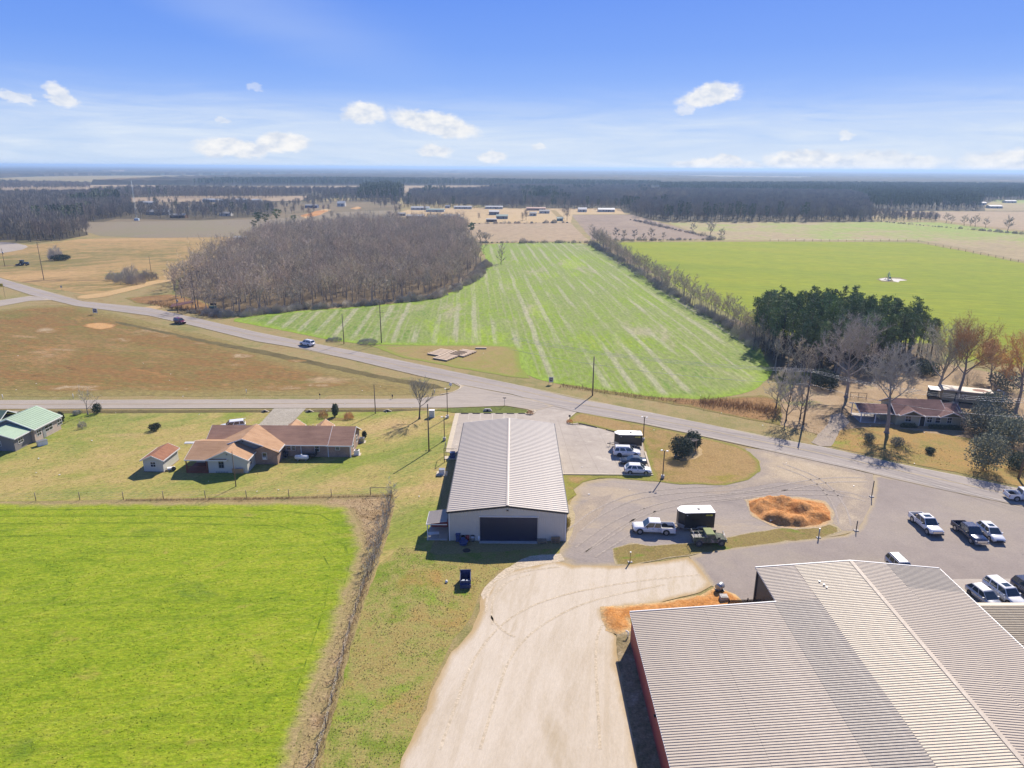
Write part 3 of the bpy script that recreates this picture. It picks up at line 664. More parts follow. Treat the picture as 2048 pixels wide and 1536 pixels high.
m_yard2 = ground_mat('front_lawn', [(0, D(136, 140, 64)), (.4, D(172, 150, 90)), (.65, D(186, 150, 92)), (1, D(148, 150, 70))], scales=(.06, .4, 4), bump=.05, patches=[(D(140, 164, 52), .07, .6, .72)])
sheet('front_lawn', [(1670, 862), (1760, 852), (1830, 862), (1960, 880), (2050, 905), (2200, 960), (2200, 1000), (2048, 975), (1911, 945), (1786, 921), (1663, 893)], 0.055, m_yard2, step=1.2, amp=.3, grid=2.5, seed=57)
sheet('driveway', [(1622, 885), (1655, 850), (1662, 830), (1684, 826), (1700, 845), (1680, 862), (1662, 893), (1640, 893)], 0.065, m_sandy2, step=1, amp=.25, grid=2, seed=58)
# undergrowth ground below the trees
m_litter = ground_mat('leaf_litter', [(0, D(92, 82, 66)), (.5, D(118, 104, 82)), (1, D(140, 122, 92))], scales=(.05, .4, 3), bump=.1, edge=(D(140, 140, 80), 2, 3))
sheet('wood_floor', [(345, 600), (350, 560), (400, 530), (470, 500), (520, 466), (700, 448), (930, 448), (945, 470), (950, 500), (972, 525), (950, 550), (910, 578), (860, 597), (740, 610), (600, 620), (450, 638), (380, 625)], 0.035, m_litter, step=4, amp=1, grid=12, seed=59)
sheet('wood_floor', [(1195, 484), (1228, 484), (1330, 560), (1480, 640), (1560, 670), (1900, 690), (1890, 735), (1640, 745), (1560, 800), (1545, 745), (1520, 700), (1440, 645), (1300, 560), (1195, 495)], 0.048, m_litter, step=3, amp=1, grid=8, seed=60)
m_rweed = ground_mat('russet_weeds', [(0, D(116, 96, 62)), (.5, D(164, 128, 84)), (1, D(190, 152, 104))], scales=(.15, .8, 4), bump=.15, edge=(D(150, 140, 80), 1.5, 2))
sheet('weed_strip', [(1120, 768), (1200, 780), (1300, 793), (1400, 799), (1460, 795), (1520, 790), (1560, 800), (1560, 850), (1480, 835), (1380, 815), (1260, 795), (1160, 776)], 0.052, m_rweed, step=1.5, amp=.6, grid=3, seed=61)
sheet('weed_strip', [(250, 596), (340, 588), (400, 600), (440, 620), (450, 632), (400, 630), (330, 612), (270, 606)], 0.052, m_rweed, step=1.5, amp=.6, grid=3, seed=62)
# pale lime mark round the irrigation pivot
m_lime = mat('lime_spill', D(228, 224, 216), .9, vary=.1)
m_mud = ground_mat('pivot_mud', [(0, D(120, 120, 66)), (1, D(160, 150, 90))])
sheet('mud_patch', [(1752, 559), (1770, 554), (1800, 555), (1816, 560), (1790, 565), (1765, 564)], .06, m_mud, step=1.5, amp=.5, grid=3, seed=63)
sheet('lime_patch', [(1782, 557), (1800, 558), (1814, 561), (1800, 562), (1796, 565), (1788, 563)], .075, m_lime, step=1.5, amp=.5, grid=3, seed=64)
sheet('lime_patch', [(1758, 558), (1770, 556), (1783, 559), (1778, 562), (1762, 561)], .07, m_lime, step=1.5, amp=.5, grid=3, seed=65)
# ------------------------------------------------------------------ air
def make_haze():
    m = bpy.data.materials.new('haze_air'); m.use_nodes = True; nt = m.node_tree; nt.nodes.clear()
    v = nt.nodes.new('ShaderNodeVolumePrincipled'); o = nt.nodes.new('ShaderNodeOutputMaterial')
    v.inputs['Color'].default_value = (0.48, 0.70, 1.0, 1)
    v.inputs['Density'].default_value = 1.5e-4
    v.inputs['Anisotropy'].default_value = 0.2
    nt.links.new(v.outputs[0], o.inputs['Volume'])
    me = M().bb(-45000, 45000, -5000, 61000, -1.0, 58.0).mesh('haze', m)
    tag(link('haze', me), kind='stuff')
make_haze()
# ------------------------------------------------------------------ trees
m_bark = mat('grey_bark', (.26, .225, .19), .9, vary=.3, vscale=2, bump=.03)
m_barkd = mat('dark_bark', (.10, .078, .062), .9, vary=.3, vscale=2)
m_twig = mat('grey_twigs', (.40, .375, .325), .9, vary=.25, vscale=.6, indiv=True)
m_twigb = mat('brown_twigs', (.50, .43, .335), .9, vary=.3, vscale=.25, indiv=True)
m_twigr = mat('rust_buds', (.60, .36, .17), .9, vary=.35, vscale=.5, indiv=True)
m_pine = mat('pine_needles', (.14, .20, .07), .85, vary=.45, vscale=.8, indiv=True)
m_ever = mat('evergreen_leaves', (.05, .075, .032), .7, vary=.45, vscale=1.2, indiv=True)
m_greyleaf = mat('grey_green_leaves', (.18, .19, .12), .8, vary=.35, vscale=1.2, indiv=True)

def rnd_dir(r, d, ang):
    d = Vector(d).normalized(); u = d.orthogonal().normalized(); w = d.cross(u)
    t = r.uniform(0, 2 * math.pi)
    return (d * math.cos(ang) + (u * math.cos(t) + w * math.sin(t)) * math.sin(ang)).normalized()

def bare_tree(seed, H=14, spread=5, base_frac=.25, trunk_r=.3, limbs=7, subs=5, twigs=6, tw=.05, leaf=None, up=.25, third=4, trunk_n=7, stray=0.0):
    """returns (trunk M, crown M): trunk with main limbs, crown with fine branches and twigs"""
    r = random.Random(seed); T = M(); C = M()
    p = Vector((0, 0, -.2)); d = Vector((r.uniform(-.06, .06), r.uniform(-.06, .06), 1)).normalized()
    hb = H * base_frac; nodes = []
    segs = 5; rad = trunk_r
    T.tube((0, 0, -.2), (0, 0, .35), trunk_r * 1.7, trunk_r * 1.12, trunk_n, caps=False)
    for i in range(segs):
        L = H * .80 / segs
        q = p + d * L; r2 = trunk_r * (1 - (i + 1) / (segs + .6))
        T.tube(p, q, rad, r2, trunk_n, caps=False)
        nodes.append((p.copy(), q.copy(), rad, r2)); p = q; rad = r2
        d = (d + Vector((r.uniform(-.14, .14), r.uniform(-.14, .14), .1))).normalized()
    def at(h):
        for a, b, ra, rb in nodes:
            if b.z >= h: t = max(0, (h - a.z) / max(.01, b.z - a.z)); return a.lerp(b, t), ra + (rb - ra) * t
        return nodes[-1][1], nodes[-1][3]
    def tri(a, b, w):
        dd = (b - a); s = dd.cross(Vector((r.uniform(-1, 1), r.uniform(-1, 1), r.uniform(-1, 1))))
        if s.length < 1e-6: return
        s.normalize(); C.add([a - s * w, a + s * w, b], [(0, 1, 2)])
    def bend(p0, d0, L, r0, r1, n, mesh, nn, lift):
        out = []; p = p0; d = d0; ra = r0
        for i in range(n):
            q = p + d * (L / n); rb = r0 + (r1 - r0) * (i + 1) / n
            mesh.tube(p, q, ra, rb, nn, caps=False); out.append((p, q, ra)); p = q; ra = rb
            d = (d + Vector((r.uniform(-.2, .2), r.uniform(-.2, .2), lift))).normalized()
        return out
    for i in range(limbs):
        h = hb + (H * .78 - hb) * (i + r.uniform(0, .7)) / limbs
        p0, rr = at(h); az = i * 2.4 + r.uniform(-.5, .5)
        f = 1 - (h - hb) / (H - hb)
        L = spread * (.55 + .6 * f) * r.uniform(.8, 1.15)
        incl = R(r.uniform(38, 62)) * (.55 + .5 * f)
        d0 = Vector((math.sin(incl) * math.cos(az), math.sin(incl) * math.sin(az), math.cos(incl)))
        br = bend(p0, d0, L, rr * .62, rr * .16, 4, T, 5, up * .4)
        for k in range(subs):
            a, b, ra = br[min(3, 1 + int(3 * k / subs))]
            q0 = a.lerp(b, r.random()); d1 = rnd_dir(r, (b - a), R(r.uniform(25, 55))); d1 = (d1 + Vector((0, 0, up))).normalized()
            L1 = L * r.uniform(.35, .6)
            br2 = bend(q0, d1, L1, max(.02, ra * .5), .015, 2, C, 3, up * .3)
            for t in range(third):
                a2, b2, _ = br2[t % 2]; q1 = a2.lerp(b2, r.random())
                d2 = (rnd_dir(r, (b2 - a2), R(r.uniform(20, 60))) + Vector((0, 0, up))).normalized()
                L2 = L1 * r.uniform(.35, .65); e2 = q1 + d2 * L2
                tri(q1, e2, tw * 1.3)
                for w in range(twigs):
                    q2 = q1.lerp(e2, r.random()); d3 = (rnd_dir(r, d2, R(r.uniform(20, 65))) + Vector((0, 0, up))).normalized()
                    e3 = q2 + d3 * L2 * r.uniform(.4, .9); tri(q2, e3, tw)
                    if leaf and r.random() < leaf:
                        s = tw * 3; c = e3; C.add([c + Vector((r.uniform(-s, s), r.uniform(-s, s), r.uniform(-s, s))) for _ in range(3)], [(0, 1, 2)])
    return T, C

def pine_tree(seed, H=15, crown=.55, rad=2.2, n=26, per=14, leafs=.5, tr=.2):
    r = random.Random(seed); T = M(); C = M()
    lean = Vector((r.uniform(-.03, .03), r.uniform(-.03, .03), 1))
    T.tube((0, 0, -.2), lean * (H * .96), tr, .03, 6, caps=False)
    for i in range(n):
        t = (i + r.random()) / n; z = H * (1 - crown) + H * crown * t
        w = rad * (math.sin(math.pi * min(1, .22 + .78 * (1 - t))) ** .8) * r.uniform(.55, 1.1)
        az = r.uniform(0, 6.28); base = lean * z
        e = base + Vector((math.cos(az) * w, math.sin(az) * w, w * r.uniform(.1, .55)))
        T.tube(base, e, .035, .01, 3, caps=False)
        for k in range(per):
            u = r.uniform(.35, 1.08); c = base.lerp(e, u) + Vector((r.gauss(0, .28), r.gauss(0, .28), r.gauss(0, .2)))
            s = leafs * r.uniform(.6, 1.2); d = rnd_dir(r, (e - base + Vector((0, 0, .6))), R(50)); sd_ = d.orthogonal().normalized() * s * .33
            C.add([c - sd_, c + sd_, c + d * s], [(0, 1, 2)])
    for k in range(per):
        c = lean * (H * .97) + Vector((r.gauss(0, .22), r.gauss(0, .22), r.uniform(-.6, .5))); s = leafs
        C.add([c, c + Vector((.12, .1, s * .8)), c + Vector((-.1, .14, s * .8))], [(0, 1, 2)])
    return T, C

def leafy(C, r, c, rx, ry, rz, n, s, hollow=.55):
    """leaf faces spread through an uneven ellipsoid"""
    for _ in range(n):
        d = Vector((r.gauss(0, 1), r.gauss(0, 1), r.gauss(0, 1))).normalized()
        k = (hollow + (1 - hollow) * r.random() ** .6) * (1 + .28 * noise.noise(d * 1.9 + Vector((c[0], c[1], c[2] + rx * 5))))
        p = Vector((c[0] + d.x * rx * k, c[1] + d.y * ry * k, c[2] + d.z * rz * k))
        a = Vector((r.uniform(-1, 1), r.uniform(-1, 1), r.uniform(-1, 1))).normalized() * s
        b = a.orthogonal().normalized() * s * .6
        C.add([p - a, p + b, p + a, p - b], [(0, 1, 2, 3)])

def shrub(seed, w, h, leafs=.12, n=900, stems=6):
    r = random.Random(seed); T = M(); C = M()
    for i in range(stems):
        az = r.uniform(0, 6.28); T.tube((0, 0, -.05), (math.cos(az) * w * .3, math.sin(az) * w * .3, h * .6), .04, .015, 4, caps=False)
    for i in range(5):
        az = i * 2.4 + r.random(); q = w * .22
        leafy(C, r, (math.cos(az) * q, math.sin(az) * q, h * r.uniform(.42, .6)), w * .36, w * .36, h * .44, n // 5, leafs)
    leafy(C, r, (0, 0, h * .5), w * .42, w * .42, h * .48, n // 4, leafs)
    return T, C

def twiggy(seed, w, h, n=260, tw=.02):
    """bare many-stemmed bush"""
    r = random.Random(seed); T = M(); C = M()
    for i in range(9):
        az = r.uniform(0, 6.28); e = Vector((math.cos(az) * w * .3, math.sin(az) * w * .3, h * .75)); T.tube((0, 0, -.05), e, .03, .01, 3, caps=False)
    for _ in range(n):
        az = r.uniform(0, 6.28); k = math.sqrt(r.random()); q = w * .48 * k; z = h * r.uniform(.02, .8) * math.sqrt(max(.06, 1 - k * k)) * (1 + .5 * noise.noise(Vector((math.cos(az) * k * 2, math.sin(az) * k * 2, seed))))
        a = Vector((math.cos(az) * q, math.sin(az) * q, z)); d = Vector((math.cos(az) * .5 + r.uniform(-.4, .4), math.sin(az) * .5 + r.uniform(-.4, .4), 1)).normalized()
        b = a + d * h * r.uniform(.15, .35); s = d.orthogonal().normalized() * tw
        C.add([a - s, a + s, b], [(0, 1, 2)])
    return T, C

def tree_thing(name, tc, loc, label, cat, mats, group=None, rz=0.0, scale=None, crown='crown', trunk='trunk'):
    t = thing(name, loc, rz, label, cat, group)
    tc[0].build(trunk, mats[0], t, fix=False); tc[1].build(crown, mats[1], t, fix=False)
    if scale: t.scale = scale if isinstance(scale, tuple) else (scale,) * 3
    return t

def gn_scatter(name, pts, protos, smin=.8, smax=1.2, seed=0, kind='stuff', material=None):
    """one stuff object: the parts of existing trees instanced on points (x,y[,z[,scale]])"""
    me = bpy.data.meshes.new(name); me.from_pydata([(p[0], p[1], p[2] if len(p) > 2 else 0.0) for p in pts], [], [])
    o = link(name, me); tag(o, kind=kind)
    sc_ = me.attributes.new('sc', 'FLOAT', 'POINT'); r = random.Random(seed)
    sc_.data.foreach_set('value', [(p[3] if len(p) > 3 else 1.0) * r.uniform(smin, smax) for p in pts])
    ng = bpy.data.node_groups.new(name + '_nodes', 'GeometryNodeTree')
    ng.interface.new_socket('Geometry', in_out='INPUT', socket_type='NodeSocketGeometry')
    ng.interface.new_socket('Geometry', in_out='OUTPUT', socket_type='NodeSocketGeometry')
    N = ng.nodes.new; L = ng.links.new
    gi = N('NodeGroupInput'); go = N('NodeGroupOutput'); g2i = N('GeometryNodeGeometryToInstance')
    iop = N('GeometryNodeInstanceOnPoints'); m2p = N('GeometryNodeMeshToPoints')
    L(gi.outputs[0], m2p.inputs['Mesh']); L(m2p.outputs[0], iop.inputs['Points'])
    join = N('GeometryNodeJoinGeometry')
    for parts in protos[::-1]:
        j = N('GeometryNodeJoinGeometry')
        for q in parts:
            oi = N('GeometryNodeObjectInfo'); oi.transform_space = 'ORIGINAL'; oi.inputs['Object'].default_value = q
            L(oi.outputs['Geometry'], j.inputs[0])
        gti = N('GeometryNodeGeometryToInstance'); L(j.outputs[0], gti.inputs[0]); L(gti.outputs[0], join.inputs[0])
    L(join.outputs[0], iop.inputs['Instance'])
    iop.inputs['Pick Instance'].default_value = True
    ri = N('FunctionNodeRandomValue'); ri.data_type = 'INT'; ri.inputs[4].default_value = 0; ri.inputs[5].default_value = len(protos) - 1
    ri.inputs['Seed'].default_value = seed
    L(ri.outputs[2], iop.inputs['Instance Index'])
    rr = N('FunctionNodeRandomValue'); rr.data_type = 'FLOAT'; rr.inputs[3].default_value = 6.283; rr.inputs['Seed'].default_value = seed + 5
    cx = N('ShaderNodeCombineXYZ'); L(rr.outputs[1], cx.inputs[2]); L(cx.outputs[0], iop.inputs['Rotation'])
    na = N('GeometryNodeInputNamedAttribute'); na.data_type = 'FLOAT'; na.inputs[0].default_value = 'sc'
    L(na.outputs[0], iop.inputs['Scale'])
    L(iop.outputs[0], go.inputs[0])
    md = o.modifiers.new('scatter', 'NODES'); md.node_group = ng
    return o

def poisson(poly, d, seed=0, jit=.42, cond=None):
    r = random.Random(seed); xs = [p[0] for p in poly]; ys = [p[1] for p in poly]; out = []
    y = min(ys); row = 0
    while y < max(ys):
        x = min(xs) + (row % 2) * d / 2
        while x < max(xs):
            a, b = x + r.uniform(-jit, jit) * d, y + r.uniform(-jit, jit) * d
            if inside(a, b, poly) and (cond is None or cond(a, b)): out.append((a, b))
            x += d
        y += d * .87; row += 1
    return out

def parts_of(t): return list(KIDS[t.name])

def near_first(pts): return sorted(pts, key=lambda p: p[1] + abs(p[0]) * .3)

# ---- bare wood in the middle -------------------------------------------------------
def make_wood():
    protos_tc = []
    for s in range(6):
        protos_tc.append(bare_tree(100 + s, H=[10.8, 9.5, 12, 9, 10.5, 7.6][s], spread=[4.6, 4.2, 4.4, 4.0, 5.2, 3.6][s], base_frac=.3, trunk_r=.19, limbs=7, subs=4, third=3, twigs=4, tw=.055, trunk_n=5, up=.3))
    poly = [P(*p) for p in [(350, 604), (345, 575), (372, 552), (400, 530), (460, 505), (530, 470), (640, 458), (760, 452), (925, 452), (940, 480), (948, 505), (968, 526), (948, 550), (905, 578), (860, 595), (740, 607), (600, 617), (455, 632), (380, 622)]]
    gapc = [P(415, 600), P(385, 585)]
    pts = poisson(poly, 5.6, 7, cond=lambda a, b: noise.noise(Vector((a * .02, b * .02, 3))) > -.62 and all((a - q[0]) ** 2 + (b - q[1]) ** 2 > 8 ** 2 for q in gapc))
    pts = near_first(pts)
    lab = 'bare grey-brown tree standing within the wood between the highway and the far ploughed fields'
    grp = 'bare trees of the wood in the middle'
    roots = []
    r = random.Random(4)
    for i, (x, y) in enumerate(pts[:200]):
        sc = r.uniform(.7, 1.15)
        if i < 6:
            t = tree_thing('bare_tree', protos_tc[i], (x, y), lab, 'tree', (m_bark, m_twigb), grp, rz=r.uniform(0, 6.28), scale=sc); roots.append(t)
        else:
            copy_tree(roots[r.randrange(6)], loc=(x, y), rz=r.uniform(0, 6.28), scale=sc)
    gn_scatter('wood', pts[200:], [parts_of(t) for t in roots], .68, 1.2, seed=3)
    return roots
WOOD = make_wood()

# ---- low brush protos ------------------------------------------------------------
def make_brush():
    t = []
    spots = [P(250, 566), P(228, 560), P(272, 568), P(298, 560), P(262, 557)]
    labs = ['widest dark bare thicket clump beside the earth track', 'leftmost low thicket clump by the earth track', 'thicket clump just right of the widest one by the earth track',
            'rightmost thicket clump by the earth track near the pole', 'thicket clump behind the widest one by the earth track']
    for i, s in enumerate(spots):
        tc = twiggy(40 + i, [9, 7, 8, 8, 8][i], [6, 4, 5, 5, 6.5][i], n=900, tw=.05)
        t.append(tree_thing('thicket', tc, s, labs[i], 'bush', (m_barkd, m_twig), None, crown='twigs', trunk='stems'))
    return t
BRUSH = make_brush()

def line_pts(a, b, d, w, seed, px=True):
    r = random.Random(seed); out = []
    A = Vector(P(*a)) if px else Vector(a); B = Vector(P(*b)) if px else Vector(b); L = (B - A).length; n = max(1, int(L / d)); nn = (B - A).orthogonal().normalized()
    for i in range(n):
        p = A.lerp(B, (i + r.uniform(.1, .9)) / n) + nn * r.uniform(-w, w); out.append((p.x, p.y))
    return out

# ---- hedge line between the crop field and the wheat -----------------------------
def make_hedge():
    roots = []
    lab = 'bare hedgerow tree in the line between the striped crop field and the bright wheat'; grp = 'bare hedgerow trees beside the wheat field'
    for s in range(4):
        roots.append(tree_thing('hedgerow_tree', bare_tree(300 + s, H=[8, 9, 7, 10][s], spread=2.9, base_frac=.3, trunk_r=.13, limbs=7, subs=4, third=3, twigs=4, tw=.045, trunk_n=5), (0, 0), lab, 'tree', (m_bark, m_twigb), grp))
    pts = []
    for a, b in [((1186, 486), (1235, 517)), ((1235, 517), (1330, 577)), ((1330, 577), (1430, 634)), ((1430, 634), (1485, 664)), ((1485, 664), (1545, 700)), ((1475, 668), (1530, 690)), ((1500, 690), (1560, 720)), ((1540, 735), (1620, 760)), ((1600, 765), (1680, 745))]:
        if a == (1475, 668): nh = len(pts)
        pts += line_pts(a, b, 2.0, 1.8, len(pts))
    r = random.Random(8)
    for i, p in enumerate(pts):
        sc = r.uniform(.7, 1.2) * (1.2 if p[1] > 440 else 1)
        if i < 4: roots[i].location = (*p, 0); roots[i].scale = (sc,) * 3
        elif i < nh: copy_tree(roots[r.randrange(4)], loc=p, rz=r.uniform(0, 6.28), scale=sc)
        else: copy_tree(roots[r.randrange(4)], loc=p, rz=r.uniform(0, 6.28), scale=sc, label='bare scrub tree at the shaded front edge of the pine stand', group='bare scrub trees before the pine stand')
    # undergrowth along every hedge and wood edge, uncountable
    low = []
    for a, b, d, w in [((1186, 489), (1330, 580), 2.2, 1.8), ((1330, 580), (1430, 638), 1.7, 1.8), ((1430, 640), (1545, 705), 1.2, 3),
                       ((950, 486), (1186, 486), 2.6, 1.2), ((1190, 482), (1440, 480), 3.0, 1.0), ((1262, 440), (1440, 480), 3.5, 1.5),
                       ((930, 448), (1140, 446), 4, 1), ((1740, 442), (2060, 470), 4, 1.5)]:
        low += [(x, y, 0, r.uniform(.12, .6)) for x, y in line_pts(a, b, d, w, int(a[0]))]
    edge = [(380, 624), (455, 634), (600, 619), (740, 609), (860, 598), (915, 579), (952, 553), (974, 528)]
    for a, b in zip(edge[:-1], edge[1:]): low += [(x, y, 0, r.uniform(.15, .5)) for x, y in line_pts(a, b, .7, 2.4, int(a[0]))]
    gn_scatter('undergrowth', low, [parts_of(t) for t in BRUSH], .8, 1.2, seed=6)
    return roots
HEDGE = make_hedge()

# ---- pine stand on the right ------------------------------------------------------
def make_pines():
    roots = []; lab = 'dark green pine standing in the dense pine stand behind the maroon-roofed house'; grp = 'pines of the stand behind the maroon-roofed house'
    for s in range(5):
        roots.append(tree_thing('pine_tree', pine_tree(500 + s, H=[13, 14, 12, 15, 13.5][s], crown=[.55, .5, .6, .5, .55][s], rad=1.7, n=32, per=26, leafs=.42), (0, 0), lab, 'tree', (m_barkd, m_pine), grp))
    poly = [P(*p) for p in [(1505, 692), (1515, 664), (1640, 664), (1760, 680), (1850, 704), (1870, 722), (1800, 742), (1700, 744), (1600, 744), (1545, 724)]]
    pts = near_first(poisson(poly, 3.1, 12, jit=.4)); r = random.Random(9)
    for i, p in enumerate(pts[:290]):
        sc = r.uniform(.8, 1.12)
        if i < 5: roots[i].location = (*p, 0); roots[i].scale = (sc,) * 3
        else: copy_tree(roots[r.randrange(5)], loc=p, rz=r.uniform(0, 6.28), scale=sc)
    if len(pts) > 290: gn_scatter('pine_wood', pts[290:], [parts_of(t) for t in roots], seed=2)
    print('pines', len(pts))
    return roots
PINES = make_pines()

# ---- large yard trees -------------------------------------------------------------
def px_height(px, base, top):
    x, y = P(px, base); lo, hi = 0.0, 90.0
    for _ in range(40):
        h = (lo + hi) / 2
        dz = h - CAM_H; cp, sp = math.cos(PITCH), math.sin(PITCH); zc = y * cp - dz * sp; yc = y * sp + dz * cp
        v = -yc / zc; u = x / zc; c, s = math.cos(ROLL), math.sin(ROLL); V = u * s + v * c
        if 768 + V * F_PX > top: lo = h
        else: hi = h
    return lo

def yard_trees():
    big = [(1692, 795, 655, 60, 'grey', 'largest bare grey tree casting its shadow over the curved sandy drive', 701, .30),
           (1773, 866, 705, 46, 'grey', 'slim bare grey tree on the front lawn before the maroon-roofed house', 702, .36),
           (1875, 792, 663, 58, 'grey', 'broad bare grey tree behind the ridge of the maroon-roofed house', 703, .22),
           (1912, 806, 655, 52, 'rust', 'tall rust-tinged tree whose trunk crosses the old trailer home', 704, .36),
           (2030, 826, 682, 50, 'rust', 'rust-tinged bare tree at the right picture edge behind the trailer home', 705, .3),
           (1980, 762, 690, 30, 'rust', 'smaller rust-tinged tree behind the trailer home by the bright wheat', 706, .25)]
    for cx, base, top, wpx, k, lab, s, bf in big:
        H = px_height(cx, base, top); sc = F_PX / (P(cx, base)[1] * math.cos(PITCH) + CAM_H * math.sin(PITCH))
        tc = bare_tree(s, H=H, spread=wpx / sc * 1.12, base_frac=bf, trunk_r=.42 if wpx > 40 else .25, limbs=13, subs=8, third=6, twigs=8, tw=.03, leaf=.95 if k == 'rust' else None, up=.22)
        tree_thing('bare_tree', tc, P(cx, base), lab, 'tree', (m_bark, m_twig if k == 'grey' else m_twigr), None)
    H = px_height(839, 838, 763)
    tree_thing('bare_tree', bare_tree(720, H=H, spread=3.6, base_frac=.3, trunk_r=.2, limbs=11, subs=7, third=5, twigs=5, tw=.018, up=.4), P(839, 838), 'bare round-crowned tree by the side road left of the metal shop', 'tree', (m_barkd, m_twig))
    H = px_height(176, 829, 783)
    tree_thing('bare_tree', bare_tree(721, H=H, spread=2.6, base_frac=.2, trunk_r=.13, limbs=6, subs=5, third=4, twigs=3, tw=.014, up=.3), P(176, 829), 'small thin bare tree beside the side road near the green-roofed house', 'tree', (m_bark, m_twig))
    # tall roadside tangle left of the maroon-roofed house
    for i, (cx, base, top, w, lab) in enumerate([(1572, 842, 730, 34, 'dense bare tangle of trees at the bend, nearest the tall power pole'), (1552, 815, 735, 24, 'bare tangle of trees beside the russet weeds at the crop field corner'), (1600, 838, 745, 20, 'slender bare thicket tree between tangle and power pole')]):
        H = px_height(cx, base, top)
        tree_thing('bare_tree', bare_tree(730 + i, H=H, spread=w / 9.0, base_frac=.08, trunk_r=.16, limbs=14, subs=7, third=4, twigs=6, tw=.03, up=.35), P(cx, base), lab, 'tree', (m_barkd, m_twig))
    # lone trees in the fields
    H = px_height(1002, 528, 484)
    tree_thing('bare_tree', bare_tree(740, H=H, spread=3.0, base_frac=.08, trunk_r=.2, limbs=12, subs=5, third=4, twigs=5, tw=.05, up=.4), P(1002, 527), 'lone ivy-dark tree standing in the striped crop field', 'tree', (m_barkd, m_twig))
    H = px_height(946, 482, 446)
    tree_thing('pine_tree', pine_tree(741, H=H, crown=.35, rad=2.2, n=18, per=20, leafs=.9), P(944, 484), 'lone pine at the wood corner by the stubble field', 'tree', (m_barkd, m_pine))
    for i, (cx, base, top, lab) in enumerate([(961, 484, 462, 'stubby ivy-clad tree beside the lone pine at the wood corner'), (972, 484, 470, 'lowest bare tree right of the ivy-clad tree at the wood corner')]):
        tree_thing('bare_tree', bare_tree(745 + i, H=px_height(cx, base, top), spread=3.5, base_frac=.15, trunk_r=.3, limbs=8, subs=5, third=4, twigs=5, tw=.08), P(cx, base), lab, 'tree', (m_barkd, m_twig))
    # row of small trees between ploughed field and wheat, and specimen field trees far right
    first = None; r = random.Random(3)
    for cx in (1232, 1247, 1268, 1287, 1302, 1326): 
        if first is None: first = tree_thing('field_tree', bare_tree(750, H=9, spread=3.2, base_frac=.25, trunk_r=.2, limbs=8, subs=5, third=4, twigs=5, tw=.08), P(cx, 481), 'small bare tree in the row between the ploughed field and the wheat', 'tree', (m_barkd, m_twig), 'row of small bare trees above the wheat')
        else: copy_tree(first, loc=P(cx, 481.5), rz=r.uniform(0, 6), scale=r.uniform(.55, 1.1))
    first2 = None
    for cx, cy, sc in [(1892, 446, 1.0), (1903, 447, .8), (1928, 451, 1), (1940, 453, .8), (1950, 453, 1.1), (1971, 455, .9), (2015, 463, 1.3), (1386, 465, .8), (1420, 474, 1.3), (1443, 478, .8)]:
        g2 = 'scattered bare hedge trees round the far stubble fields'; l2 = 'small bare tree on a hedge line between the far stubble and pasture fields'
        if first2 is None: first2 = tree_thing('field_tree', bare_tree(751, H=9, spread=3.6, base_frac=.2, trunk_r=.22, limbs=8, subs=5, third=4, twigs=5, tw=.09), P(cx, cy), l2, 'tree', (m_barkd, m_twig), g2)
        else: copy_tree(first2, loc=P(cx, cy), rz=r.uniform(0, 6), scale=sc)
    # pines standing at the back left of the wood
    fp = None
    for cx, cy, sc in [(519, 470, 1.05), (532, 468, .9), (555, 466, 1.1), (590, 462, .75), (509, 473, .7)]:
        if fp is None: fp = tree_thing('pine_tree', pine_tree(760, H=16, crown=.35, rad=3, n=18, per=18, leafs=1.0), P(cx, cy), 'tall sparse pine at the far left corner of the bare wood', 'tree', (m_barkd, m_pine), 'sparse pines behind the wood')
        else: copy_tree(fp, loc=P(cx, cy), rz=r.uniform(0, 6), scale=sc)
yard_trees()

